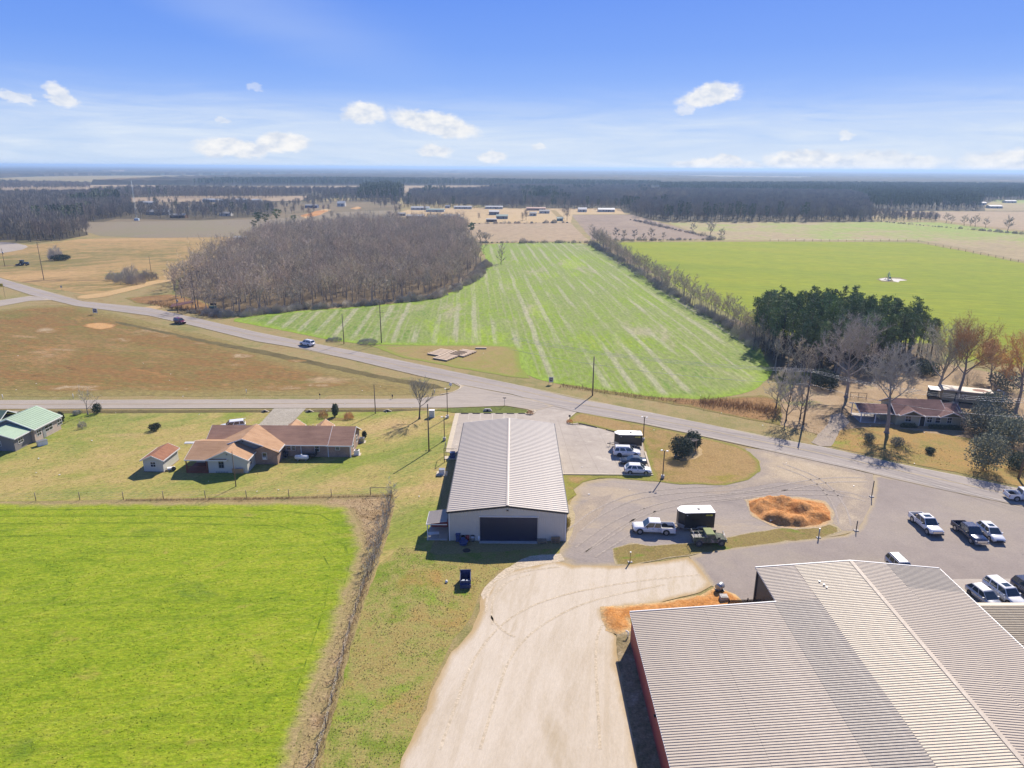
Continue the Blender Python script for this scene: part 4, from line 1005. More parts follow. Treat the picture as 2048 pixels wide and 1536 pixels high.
# ---- evergreens, shrubs and small garden plants -----------------------------------
def garden():
    def sh(px, w, h, lab, m=m_ever, seed=0, cat='bush', name='shrub', leafs=.1, n=1000):
        return tree_thing(name, shrub(seed, w, h, leafs, n), P(*px), lab, cat, (m_barkd, m), crown='foliage', trunk='stems')
    sh((1362, 915), 4.0, 3.9, 'rounded dark evergreen nearer the slatted bench arbour on the grass island', seed=1, leafs=.14, n=2600)
    sh((1384, 899), 3.1, 3.6, 'rounded dark evergreen behind the slatted arbour on the grass island', seed=2, leafs=.14, n=2200)
    sh((195, 827), 2.0, 2.3, 'dark clipped evergreen bush right of the small thin tree', seed=3)
    sh((311, 861), 2.2, 1.5, 'lone dark round bush in the middle of the lawn', seed=4)
    sh((123, 845), 1.4, 2.4, 'dark bush at the corner of the green-roofed house', seed=5)
    sh((671, 833), 1.3, 2.9, 'upright dark-leaved young magnolia in the mulch bed', seed=6, leafs=.14, name='magnolia_tree', cat='tree')
    sh((729, 877), .8, 1.6, 'tiny cone-shaped conifer beside the brick house gable', seed=7)
    sh((155, 829), 1.6, .9, 'low purple-brown shrub near the thin tree', m_twig, 8)
    sh((1361, 879), 0.1, 0.1, 'tiny tuft', seed=9) if False else None
    for i, (px, lab) in enumerate([((647, 834), 'russet grass clump left of the magnolia'), ((698, 837), 'russet grass clump right of the magnolia')]):
        tree_thing('ornamental_grass', twiggy(60 + i, 2.0, 1.7, 500, .025), P(*px), lab, 'plant', (m_twigr, m_twigr), crown='blades', trunk='stems')
    tree_thing('shrub', twiggy(66, 1.6, 1.7, 400, .018), P(165, 856), 'bare many-stemmed shrub on the lawn by the green-roofed house', 'bush', (m_twig, m_twig), crown='twigs', trunk='stems')
    tree_thing('shrub', twiggy(67, 1.5, .9, 420, .025), P(1060, 828.5), 'round russet clump in the kerbed end of the parking bays', 'bush', (m_twigr, m_twigr), crown='twigs', trunk='stems').location.z = .1
    tree_thing('shrub', twiggy(68, 1.3, .9, 420, .025), P(1139.5, 846), 'round russet clump at the kerb beside the entrance sign', 'bush', (m_twigr, m_twigr), crown='twigs', trunk='stems').location.z = .1
    # front-lawn shrubs at the maroon-roofed house
    for i, (px, w, h, lab) in enumerate([((1737, 884), 2.2, 1.8, 'thin grey shrub left of the slim tree on the front lawn'), ((1793, 893), 2.5, 2.0, 'grey-green shrub right of the slim tree on the front lawn'), ((1860, 907), 1.7, 1.2, 'smallest dark shrub alone on the front lawn')]):
        sh(px, w, h, lab, m_greyleaf if i < 2 else m_ever, 70 + i)
    sh((1966, 940), 6.0, 7.2, 'large grey-green tree-like bush on the road bank right of the front lawn', m_greyleaf, 75, name='evergreen_tree', cat='tree', leafs=.16, n=4200)
    sh((2034, 938), 4.4, 3.2, 'dark shrub at the right picture edge behind the leaning power pole', m_ever, 76, leafs=.15, n=1800)
    sh((1968, 868), 8.0, 6.0, 'silvery tangled bush right of the maroon-roofed house', m_greyleaf, 77, name='evergreen_tree', cat='tree', leafs=.2, n=3600)
    sh((2018, 888), 7.5, 6.0, 'olive evergreen mass between silvery bush and right picture edge', m_greyleaf, 78, name='evergreen_tree', cat='tree', leafs=.2, n=3600)
    sh((1985, 838), 7.0, 6.0, 'green bush pressed against the old trailer home', m_greyleaf, 79, name='evergreen_tree', cat='tree', leafs=.2, n=2800)
    sh((1645, 775), 7.0, 4.5, 'low dark evergreen under the tall power pole behind the drive', m_ever, 80, name='shrub', leafs=.2, n=2400)
    sh((1030, 1058), .1, .1, 'x') if False else None
    for i, (px, w, h, lab) in enumerate([((1700, 752), 7, 4, 'dark scrub clump behind the largest bare grey tree'), ((1745, 748), 8, 4, 'second dark scrub clump, behind the slim lawn tree'), ((1800, 742), 8, 4.5, 'dark scrub clump under the pines behind the maroon roof'), ((1850, 750), 7, 4, 'dark scrub clump left of the old trailer home'),
            ((1935, 770), 7, 4.5, 'green scrub clump behind the roof of the old trailer home'), ((2010, 780), 8, 5, 'green scrub clump at the right picture edge beyond the trailer home'), ((2048, 850), 7, 4, 'dark scrub clump on the right picture edge below the rust-tinged tree')]):
        if i % 2: sh(px, w, h, lab, m_greyleaf if i > 3 else m_ever, 300 + i, leafs=.22, n=1500)
        else: tree_thing('shrub', twiggy(310 + i, w, h, 1300, .035), P(*px), lab, 'bush', (m_barkd, m_twig), crown='twigs', trunk='stems')
    # small yellow-flowering bush at the shop corner
    m_yb = mat('yellow_leaves', (.45, .33, .05), .8, vary=.3, vscale=2)
    sh((1134, 1056), 1.0, 1.7, 'small yellow-leaved bush at the right wall of the metal shop', m_yb, 81, leafs=.07)
    # blob tree by tractor
    tree_thing('thicket', twiggy(90, 7, 8, 1200, .05), P(112, 520), 'lone dark tangled bush with a bare tree in the dry field right of the tractor', 'bush', (m_barkd, m_twig), crown='twigs', trunk='stems')
    sh((122, 521), 9, 3.2, 'low dark brush heap at the foot of the lone tangled bush', m_ever, 91, leafs=.3, n=1200)
    # clipped hedges under the windows of the maroon-roofed house
    r = random.Random(5)
garden()
# ------------------------------------------------------------------ far woods
def far_woods():
    m_tf = mat('far_twigs', (.24, .215, .18), .9, vary=.3, vscale=.1, indiv=True)
    def far_bare(seed, H=13, w=4.2, n=150):
        r = random.Random(seed); T = M(); C = M(); T.tube((0, 0, 0), (0, 0, H * .8), .22, .06, 4, caps=False)
        for _ in range(n):
            a = Vector((r.gauss(0, .5), r.gauss(0, .5), 0)) * w * .55; z = H * r.uniform(.25, .8); a.z = z
            b = a + Vector((a.x * .35 + r.uniform(-.8, .8), a.y * .35 + r.uniform(-.8, .8), H * r.uniform(.1, .24))); s = Vector((r.uniform(-1, 1), r.uniform(-1, 1), 0)).normalized() * .14
            C.add([a - s, a + s, b], [(0, 1, 2)])
        return T, C
    def far_pine(seed, H=15, w=2.2, n=150):
        r = random.Random(seed); T = M(); C = M(); T.tube((0, 0, 0), (0, 0, H * .95), .2, .05, 4, caps=False)
        for _ in range(n):
            z = H * r.uniform(.4, 1.0); q = w * math.sin(math.pi * min(1, .25 + .75 * (H - z) / (H * .6))) ** .7; az = r.uniform(0, 6.28); k = r.uniform(.4, 1)
            a = Vector((math.cos(az) * q * k, math.sin(az) * q * k, z)); d = Vector((math.cos(az), math.sin(az), .8)) * .7; s = d.orthogonal().normalized() * .42
            C.add([a - s, a + s, a + d], [(0, 1, 2)])
        return T, C
    roots = {}
    gl = {'bare': ('bare tree at the near edge of a far wood', 'bare trees edging the far woods'), 'pine': ('dark pine at the near edge of a far wood', 'pines edging the far woods')}
    for k in range(4):
        roots['bare', k] = tree_thing('bare_tree', far_bare(k), (0, 0), gl['bare'][0], 'tree', (m_barkd, m_tf), gl['bare'][1])
    for k in range(3):
        roots['pine', k] = tree_thing('pine_tree', far_pine(20 + k), (0, 0), gl['pine'][0], 'tree', (m_barkd, mat('far_needles', (.07, .10, .045), .9, vary=.3, indiv=True)), gl['pine'][1])
    B = [roots['bare', k] for k in range(4)]; Pn = [roots['pine', k] for k in range(3)]
    used = {'bare': 0, 'pine': 0}
    def place(kind, p, r, sc):
        L = B if kind == 'bare' else Pn; u = used[kind]; used[kind] += 1
        if u < len(L): L[u].location = (p[0], p[1], 0); L[u].scale = (sc,) * 3
        else: copy_tree(L[r.randrange(len(L))], loc=p, rz=r.uniform(0, 6.28), scale=sc)
    r = random.Random(77)
    def block(name, px, d, mix, seed, nind, smin=.8, smax=1.15, cond=None):
        poly = [P(*p) for p in px]
        pts = sorted(poisson(poly, d, seed, cond=cond), key=lambda p: p[1])
        for p in pts[:nind]:
            kind = 'pine' if (noise.noise(Vector((p[0] * .01, p[1] * .01, seed))) + r.uniform(-.25, .25)) * .5 + .5 < mix else 'bare'
            if used[kind] >= (85 if kind == 'bare' else 70): kind = 'bare' if kind == 'pine' else 'pine'
            place(kind, p, r, r.uniform(smin, smax))
        rest = pts[nind:]
        a = []; b = []
        for p in rest:
            (b if (noise.noise(Vector((p[0] * .01, p[1] * .01, seed))) + r.uniform(-.25, .25)) * .5 + .5 < mix else a).append(p)
        if a: gn_scatter(name, a, [parts_of(q) for q in B], smin, smax, seed)
        if b: gn_scatter(name, b, [parts_of(q) for q in Pn], smin, smax, seed + 1)
    block('left_wood', [(-500, 490), (-60, 482), (20, 480), (50, 486), (120, 482), (175, 470), (168, 452), (200, 440), (262, 432), (262, 415), (230, 400), (150, 398), (0, 400), (-500, 402)], 8, .30, 1, 45, 1.0, 1.4)
    _f = ground_mat('far_wood_floor', [(0, D(70, 66, 50)), (.5, D(96, 88, 66)), (1, D(120, 108, 80))], scales=(.004, .02, .1))
    sheet('wood_floor', [(-700, 402), (180, 399), (360, 405), (600, 404), (640, 396), (800, 396), (1030, 417), (1265, 426), (1262, 434), (1330, 444), (1745, 444), (1745, 422), (2700, 424), (2700, 368), (-700, 362)], .03, _f, step=30, amp=4, grid=120, seed=70)
    _g = ground_mat('dull_far_field', [(0, D(104, 98, 74)), (.4, D(132, 120, 92)), (.7, D(150, 134, 106)), (1, D(112, 116, 76))], scales=(.004, .02, .15), bscale=.1, fine=.2)
    sheet('far_field', [(-700, 402), (180, 399), (360, 405), (600, 404), (800, 397), (800, 440), (690, 440), (640, 436), (400, 441), (150, 445), (100, 460), (-700, 470)], .028, _g, step=20, amp=4, grid=80, seed=73)
    sheet('wood_floor', [(-500, 488), (-60, 482), (20, 480), (120, 482), (175, 470), (170, 452), (262, 432), (262, 415), (230, 400), (0, 400), (-500, 402)], .035, _f, step=10, amp=2, grid=60, seed=71)
    sheet('wood_floor', [(200, 438), (300, 439), (400, 441), (540, 433), (560, 418), (520, 411), (420, 411), (330, 417), (230, 417)], .036, _f, step=10, amp=2, grid=40, seed=72)
    block('lane_trees', [(205, 436), (300, 437), (400, 440), (540, 432), (560, 418), (520, 412), (420, 412), (330, 418), (230, 418)], 12, .3, 2, 25, .6, 1.0, cond=lambda a, b: noise.noise(Vector((a * .015, b * .015, 9))) > -.3)
    block('scrub_belt', [(560, 430), (700, 420), (800, 414), (800, 397), (640, 397), (600, 404), (330, 405), (190, 402), (190, 410), (560, 412)], 13, .2, 11, 0, .4, .9, cond=lambda a, b: noise.noise(Vector((a * .02, b * .006, 2))) > .05)
    block('tree_line', [(180, 396), (660, 397), (800, 394), (800, 386), (560, 386), (360, 384), (180, 384)], 11, .12, 3, 20, .8, 1.3, cond=lambda a, b: noise.noise(Vector((a * .01, b * .004, 5))) > -.35)
    block('clump_wood', [(716, 402), (806, 404), (806, 386), (770, 380), (730, 386)], 9, .5, 4, 8, 1.0, 1.5)
    block('hamlet_wood', [(806, 416), (1030, 417), (1240, 419), (1265, 425), (1290, 415), (1240, 404), (1300, 392), (1300, 376), (1000, 376), (960, 384), (820, 388)], 10, .25, 5, 20)
    block('stubble_wood', [(1262, 432), (1330, 443), (1480, 444), (1745, 443), (1740, 408), (1700, 392), (1300, 388), (1285, 403), (1400, 396), (1385, 405), (1250, 410)], 9, .12, 6, 20, .95, 1.3)
    block('pine_belt', [(1740, 422), (1860, 421), (1962, 421), (1962, 404), (2060, 400), (2600, 402), (2600, 378), (1600, 374), (1320, 376), (1320, 388), (1700, 391), (1730, 400)], 10, .8, 7, 20, .9, 1.2)
    block('brush_belt', [(1745, 443), (1870, 444), (1880, 438), (1840, 430), (1745, 426)], 8, .2, 8, 0, .35, .7)
    block('plantation', [(380, 371), (1000, 373), (1320, 376), (1320, 371), (1000, 366), (700, 362), (430, 364)], 14, .85, 9, 0, .9, 1.15)
    block('left_far_wood', [(-600, 384), (180, 378), (180, 371), (-100, 366), (-600, 366)], 14, .15, 10, 0, .8, 1.1)
    # individual trees round the hamlet
    for cx, cy, sc in [(1052, 440, .9), (1134, 441, 1.1), (1128, 432, 1), (779, 440, .7), (1045, 442, .7), (958, 440, .6), (850, 424, .8), (800, 428, 1), (792, 432, .9), (786, 440, .6), (677, 447, .8), (648, 446, .6), (618, 430, .8), (622, 440, .7), (664, 438, .7)]:
        if True: place('bare', P(cx, cy), r, sc)
    # canopy rolling to the horizon
    m = ground_mat('forest_canopy', [(0, D(40, 46, 34)), (.35, D(62, 62, 50)), (.6, D(88, 80, 66)), (.8, D(56, 64, 44)), (1, D(100, 92, 74))], scales=(.0009, .004, .03), weights=(.45, .35, .2), bscale=.02, fine=.3, patches=[(D(160, 140, 112), .0016, .6, .66), (D(34, 42, 34), .0012, .54, .62)])
    na, nr = 420, 200; a0, a1 = R(-58), R(58)
    vs = []; fs = []
    r0, r1 = 2150.0, 32000.0
    for j in range(nr + 1):
        rr_ = r0 * (r1 / r0) ** (j / nr)
        for i in range(na + 1):
            a = a0 + (a1 - a0) * i / na; x = rr_ * math.sin(a); y = rr_ * math.cos(a)
            h = 12.5 + 3.5 * noise.noise(Vector((x * .004, y * .004, 1))) + 3.5 * noise.noise(Vector((x * .05, y * .02, 2)))
            f = noise.noise(Vector((x * .0011, y * .0005, 7)))
            if f > .24: h = -2.0
            if j == 0: h = -1
            h += max(0, (rr_ - 5000) / 27000) * 10 * (noise.noise(Vector((x * .0002, y * .0001, 4))))
            vs.append((x, y, h))
    W = na + 1
    for j in range(nr):
        for i in range(na): fs.append((j * W + i, j * W + i + 1, (j + 1) * W + i + 1, (j + 1) * W + i))
    me = bpy.data.meshes.new('forest'); me.from_pydata(vs, [], fs); me.materials.append(m)
    tag(link('forest', me), kind='stuff')
far_woods()
# ------------------------------------------------------------------ buildings
m_wmetal = mat('white_ribbed_metal', D(224, 222, 216, 1.45), .5, vary=.06, vscale=.6)
m_roofA = mat('galvanised_roof', D(216, 208, 200), .6, .0, vary=.08, vscale=.25)
m_roofB = mat('cream_roof_sheet', D(232, 220, 198), .65, .0, vary=.10, vscale=.3)
m_roofC = mat('beige_roof_sheet', D(210, 197, 182), .65, .0, vary=.10, vscale=.3)
m_roofD = mat('weathered_roof_sheet', D(186, 177, 167), .65, .0, vary=.12, vscale=.3)
m_roofE = mat('tan_roof_sheet', D(176, 162, 140), .65, .0, vary=.12, vscale=.3)
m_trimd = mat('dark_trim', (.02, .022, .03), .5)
m_trimw = mat('white_trim', (.72, .71, .68), .5, vary=.06, vscale=1)
m_navy = mat('navy_door_metal', (.014, .02, .05), .4, vary=.15, vscale=.7)
m_redm = mat('red_wall_metal', (.30, .06, .055), .5, vary=.12, vscale=.5)
m_glass = mat('dark_glass', (.02, .027, .035), .06, spec=.8)
m_conc2 = mat('concrete', (.42, .39, .35), .9, vary=.15, vscale=1.5)
m_steel = mat('grey_steel', (.33, .34, .35), .4, .6, vary=.1, vscale=2)
m_post = mat('dark_steel_post', (.03, .03, .033), .5)
m_wood = mat('weathered_wood', (.26, .20, .14), .85, vary=.3, vscale=2.5, aniso=(1, 1, .2))
m_polew = mat('pole_wood', (.16, .12, .085), .9, vary=.3, vscale=2, aniso=(3, 3, .3))

def rib_panel(L, w=.914, rib=.305, h=.045, rw=.055, z=0.0):
    """corrugated sheet: length L along x, width w along y, ribs along x"""
    prof = []
    k = int(round(w / rib))
    for i in range(k):
        y0 = i * rib
        prof += [(y0, 0), (y0 + rib - rw * 1.6, 0), (y0 + rib - rw * 1.25, h), (y0 + rib - rw * .35, h)]
    prof.append((w, 0))
    m = M(); n = len(prof)
    vs = [(0, y, zz + z) for y, zz in prof] + [(L, y, zz + z) for y, zz in prof]
    return m.add(vs, [(i, n + i, n + i + 1, i + 1) for i in range(n - 1)])

def panel_slope(parent, name, x0, z0, x1, z1, y0, y1, material, w=.914, h=.045, lab=None):
    """lay panels between (x0,z0) and (x1,z1), marching along y"""
    L = math.hypot(x1 - x0, z1 - z0); ang = math.atan2(z1 - z0, x1 - x0)
    n = int(math.ceil((y1 - y0) / w)); w = (y1 - y0) / n; me = None
    me = rib_panel(L, w, w / 3 if w > .7 else w, h, .055 if w > .7 else .09).mesh(name, material, False)
    for i in range(n):
        o = link(name, me, parent); o.location = (x0, y0 + i * w, z0); o.rotation_euler = (0, -ang, 0)
        if lab: o['label'] = lab

def wall_panels(parent, name, x0, x1, y, z0, z1, material, w=.914, out=-1, axis='x', topf=None):
    """vertical ribbed sheets along x (or y), each a part; topf gives the top height along the wall"""
    n = max(1, int(round(abs(x1 - x0) / w))); w = (x1 - x0) / n
    for i in range(n):
        m = M(); a = x0 + i * w
        for k in range(3):
            b = a + w * k / 3; c = a + w * (k + 1) / 3; r = w * .07
            pts = [(b, 0), (c - 2.2 * r, 0), (c - 1.8 * r, .022), (c - .6 * r, .022), (c - .2 * r, 0), (c, 0)]
            for (p, dp), (q, dq) in zip(pts[:-1], pts[1:]):
                zp = topf(p) if topf else z1; zq = topf(q) if topf else z1
                if axis == 'x': m.add([(p, y + out * dp, z0), (q, y + out * dq, z0), (q, y + out * dq, zq), (p, y + out * dp, zp)], [(0, 1, 2, 3)])
                else: m.add([(y + out * dp, p, z0), (y + out * dq, q, z0), (y + out * dq, q, zq), (y + out * dp, p, zp)], [(0, 1, 2, 3)])
        m.build(name, material, parent, fix=False)

def window(parent, x, y, z, w, h, out=-1, axis='x', frame=None, bars=1, name='window'):
    """frame (part) > pane"""
    frame = frame or m_trimw; t = .06; m = M()
    if axis == 'y': x, y = y, x
    def bx(a0, a1, z0, z1, d0, d1, mm):
        if axis == 'x': mm.bb(a0, a1, y + out * d0, y + out * d1, z0, z1)
        else: mm.bb(y + out * d0, y + out * d1, a0, a1, z0, z1)
    bx(x - w / 2 - t, x + w / 2 + t, z - t, z, 0, .05, m); bx(x - w / 2 - t, x + w / 2 + t, z + h, z + h + t, 0, .05, m)
    bx(x - w / 2 - t, x - w / 2, z, z + h, 0, .05, m); bx(x + w / 2, x + w / 2 + t, z, z + h, 0, .05, m)
    if bars: bx(x - w / 2, x + w / 2, z + h / 2 - .025, z + h / 2 + .025, 0, .045, m)
    if bars > 1: bx(x - .02, x + .02, z, z + h, 0, .04, m)
    f = m.build(name, frame, parent); p = M(); bx(x - w / 2, x + w / 2, z, z + h, -.02, .02, p); p.build('pane', m_glass, f)
    return f

def metal_shop():
    x0, x1, y0, y1, he, hp = -8.65, 7.65, 87.9, 122.9, 4.55, 5.5
    cx = (x0 + x1) / 2
    t = thing('metal_shop', (cx, y0, 0), 0, 'long white metal shop with low grey ribbed gable roof and wide navy sliding door', 'building')
    W = (x1 - x0) / 2; L = y1 - y0; s = (hp - he) / W
    top = lambda x: hp - .12 - abs(x) * s
    # walls
    m = M()
    m.add([(-W, 0, 0), (W, 0, 0), (W, 0, top(W)), (0, 0, top(0)), (-W, 0, top(W))], [(0, 1, 2, 3, 4)])
    m.add([(-W, L, 0), (W, L, 0), (W, L, top(W)), (0, L, top(0)), (-W, L, top(W))], [(4, 3, 2, 1, 0)])
    m.add([(-W, 0, 0), (-W, L, 0), (-W, L, top(W)), (-W, 0, top(W))], [(0, 1, 2, 3)]); m.add([(W, 0, 0), (W, L, 0), (W, L, top(W)), (W, 0, top(W))], [(3, 2, 1, 0)])
    m.build('wall', m_wmetal, t)
    wall_panels(t, 'wall_panel', -W + .15, -3.85, -.03, .05, 3.72, m_wmetal)
    wall_panels(t, 'wall_panel', 4.2, W - .15, -.03, .05, 3.72, m_wmetal)
    wall_panels(t, 'gable_panel', -W + .15, W - .15, -.03, 3.86, 0, m_wmetal, topf=lambda x: top(x) - .02)
    wall_panels(t, 'side_panel', .1, L - .1, -W - .01, .05, top(W) - .03, m_wmetal, w=1.83, axis='y')
    wall_panels(t, 'side_panel', .1, L - .1, W + .01, .05, top(W) - .03, m_wmetal, w=1.83, out=1, axis='y')
    M().bb(-3.95, 4.35, -.16, -.04, 3.73, 3.85).build('door_track', m_trimw, t)
    M().bb(-W - .02, -W + .14, -.1, -.035, 0, top(W)).bb(W - .14, W + .02, -.1, -.035, 0, top(W)).build('corner_trim', m_trimw, t)
    M().bb(-W - .12, -W - .04, -.04, .1, 0, top(W)).bb(W + .04, W + .12, -.04, .1, 0, top(W)).build('downspout', m_trimd, t)
    d = M().bb(-3.8, 4.15, -.13, -.07, .06, 3.70).build('sliding_door', m_navy, t)
    n = 26
    rm = M().bb(-.018, .018, -.16, -.131, .08, 3.68).mesh('door_rib', m_navy)
    for i in range(n): link('door_rib', rm, d).location = (-3.8 + 7.95 * (i + .5) / n, 0, 0)
    # roof
    oh = .18; E = W + .22
    zE = hp - E * s
    dk = M().prism([(-E, zE - .1), (0, hp - .1), (E, zE - .1), (E, zE - .02), (0, hp - .02), (-E, zE - .02)], -oh, L + oh)
    dk.build('roof_deck', m_trimw, t)
    panel_slope(t, 'roof_panel', -E, zE, -.12, hp - .12 * s, -oh, L + oh, m_roofA, h=.06, w=.61)
    panel_slope(t, 'roof_panel', .12, hp - .12 * s, E, zE, -oh, L + oh, m_roofA, h=.06, w=.61)
    M().prism([(-.2, hp + .06 - .2 * s), (0, hp + .085), (.2, hp + .06 - .2 * s), (.2, hp + .09 - .2 * s), (0, hp + .11), (-.2, hp + .09 - .2 * s)], -oh, L + oh).build('ridge_cap', m_roofA, t)
    M().add([], []).prism([(-E, zE - .26), (0, hp - .26), (E, zE - .26), (E, zE + .03), (0, hp + .03), (-E, zE + .03)], -oh - .05, -oh - .003).build('barge_board', m_trimd, t)
    M().prism([(-E, zE - .2), (0, hp - .2), (E, zE - .2), (E, zE + .05), (0, hp + .05), (-E, zE + .05)], L + oh + .003, L + oh + .06).build('barge_board', m_trimw, t, label='white barge board at the far end')
    for sx in (-1, 1):
        M().bb(sx * E, sx * (E + .14), -oh, L + oh, zE - .14, zE - .01).build('gutter', m_trimd, t)
    # floodlight and vent at the gable
    f = M().bb(-.12, .12, -.24, -.06, 4.74, 4.84).build('floodlight', m_trimd, t); M().box((-.14, -.3, 4.76), (.14, .1, .1)).box((.14, -.3, 4.76), (.14, .1, .1)).build('lamp_head', m_steel, f)
    # slab under the door
    M().bb(-3.9, 4.2, -.75, -.14, 0, .06).build('door_apron', m_conc2, t)
    return t
SHOP = metal_shop()

def lean_to():
    t = thing('porch_roof', (-10.2, 89.6, 0), 0, 'small open lean-to with ribbed metal roof on white posts at the shop\'s left side', 'lean-to')
    # local: x -1.45..1.3, y -1.75..2.05
    zL, zR = 2.55, 2.95
    panel_slope(t, 'roof_panel', -1.55, zL, 1.32, zR, -1.75, 2.05, m_roofA, h=.05)
    M().bb(-1.55, 1.3, -1.80, -1.752, zL - .1, zL + .02).build('fascia', m_trimw, t)
    M().bb(-1.62, -1.552, -1.8, 2.05, zL - .16, zL - .01).build('gutter', m_trimw, t)
    for x, y in ((-1.45, -1.65), (-1.45, 1.95)): M().bb(x - .06, x + .06, y - .06, y + .06, 0, zL - .1).build('post', m_trimw, t)
    M().bb(-1.6, 1.3, -1.7, 2.0, .0, .12).build('floor_slab', m_conc2, t)
    M().bb(-1.5, 1.3, 1.9, 1.99, .12, 2.5).build('back_wall', m_redm, t)
lean_to()

m_cream2 = mat('cream_metal', D(214, 208, 192), .5, vary=.08)
def big_barn():
    t = thing('big_barn', (40, 46, 0), 0, 'large warehouse with wide striped cream and grey ribbed roof and red side wall', 'building')
    s = .0886; hp = 6.0; X0, XN, XE = -26.9, -11.1, 10.6; Y0 = -30; Y1, Y2 = 20.3, 27.2
    z = lambda x: hp - abs(x) * s
    # roof rows: (x from, x to, y from, y to, material)
    rows = [(-26.95, -19.0, Y0, Y1, m_roofC), (-19.0, XN - .3, Y0, Y1, m_roofC), (XN - .3, -6.6, Y0, Y1, m_roofD), (XN, -6.6, Y1, Y2, m_roofC), (-6.6, -.15, Y0, Y2, m_roofB),
            (.15, 4.2, Y0, Y2, m_roofC), (4.2, XE, Y0, Y1 + 2, m_roofC), (4.2, XE, Y1 + 2, Y2, m_roofD)]
    for i, (a, b, c, d, mt) in enumerate(rows):
        lift = .012 * (i % 3)
        panel_slope(t, 'roof_panel', a, z(a) + lift, b, z(b) + lift, max(c, -12), d, mt, h=.048)
    dk = M()
    for (a, b, c, d) in [(-26.9, XN, Y0, Y1 - .02), (XN, 0, Y0, Y2 - .02), (0, XE, Y0, Y2 - .02)]:
        dk.slab([(a, c, z(a) - .03), (b, c, z(b) - .03), (b, d, z(b) - .03), (a, d, z(a) - .03)], .12)
    dk.build('roof_deck', m_trimw, t)
    M().prism([(-.22, hp + .05 - .22 * s), (0, hp + .07), (.22, hp + .05 - .22 * s), (.22, hp + .08 - .22 * s), (0, hp + .1), (-.22, hp + .08 - .22 * s)], -12, Y2).build('ridge_cap', m_roofC, t)
    tr = M()
    for a, b, yy in [(-26.95, XN, Y1), (XN, 0, Y2), (0, XE, Y2)]:
        tr.slab([(a, yy + .003, z(a) + .09), (b, yy + .003, z(b) + .09), (b, yy + .12, z(b) + .09), (a, yy + .12, z(a) + .09)], .3)
    tr.build('rake_trim', m_trimw, t)
    # red side wall, panels
    M().bb(-26.75, -26.65, Y0, Y1 - .3, 0, z(-26.7) - .16).build('side_wall', m_redm, t); M().bb(-26.6, XN, Y1 - .4, Y1 - .3, 0, 3.3).build('front_wall', m_cream2, t)
    wall_panels(t, 'wall_panel', -12, Y1 - .3, -26.76, .05, z(-26.8) - .17, m_redm, out=-1, axis='y')
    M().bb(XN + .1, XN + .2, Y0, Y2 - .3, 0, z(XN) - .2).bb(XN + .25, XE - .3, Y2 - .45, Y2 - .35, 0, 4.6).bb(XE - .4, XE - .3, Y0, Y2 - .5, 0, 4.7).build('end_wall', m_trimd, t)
    M().bb(-26.98, -26.8, Y0, Y1, z(-26.9) - .13, z(-26.9) - .02).bb(XE, XE + .14, Y0, Y2, z(XE) - .14, z(XE) - .02).build('gutter', m_trimw, t)
    M().bb(XN - .02, XN + .22, Y2 - .7, Y2 - .45, 0, z(XN) - .2).build('corner_post', m_trimd, t)
    for y, hh in ((6.0, 2.7),):
        M().bb(-27.0, -26.8, y - .12, y + .12, hh, hh + .16).build('wall_lamp', m_trimd, t)
    for (x, y) in ((-5.2, 23.4), (-4.9, 22.2), (-5.0, 22.7)):
        M().box((x, y, z(x) + .12), (.18, .12, .14)).build('roof_fitting', m_steel, t)
    # low annex roof on the right
    a = thing('annex_shed', (58, 62, 0), 0, 'lower tan-roofed annex with pale front band beside the big warehouse', 'building')
    panel_slope(a, 'roof_panel', -7.2, 3.55, 12, 3.75, -22, 6.0, m_roofE, h=.06)
    M().bb(-7.2, 12, -22, 5.98, 3.3, 3.5).build('roof_deck', m_trimw, a)
    M().add([(-7.3, 6.02, 3.52), (12, 6.02, 3.72), (12, 7.5, 3.1), (-7.3, 7.5, 2.95)], [(0, 1, 2, 3)]).add([(-7.3, 6.02, 3.44), (12, 6.02, 3.64), (12, 7.5, 3.02), (-7.3, 7.5, 2.87)], [(3, 2, 1, 0)]).build('front_awning', m_roofB, a)
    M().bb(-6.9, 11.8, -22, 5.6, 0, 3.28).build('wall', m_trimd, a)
big_barn()

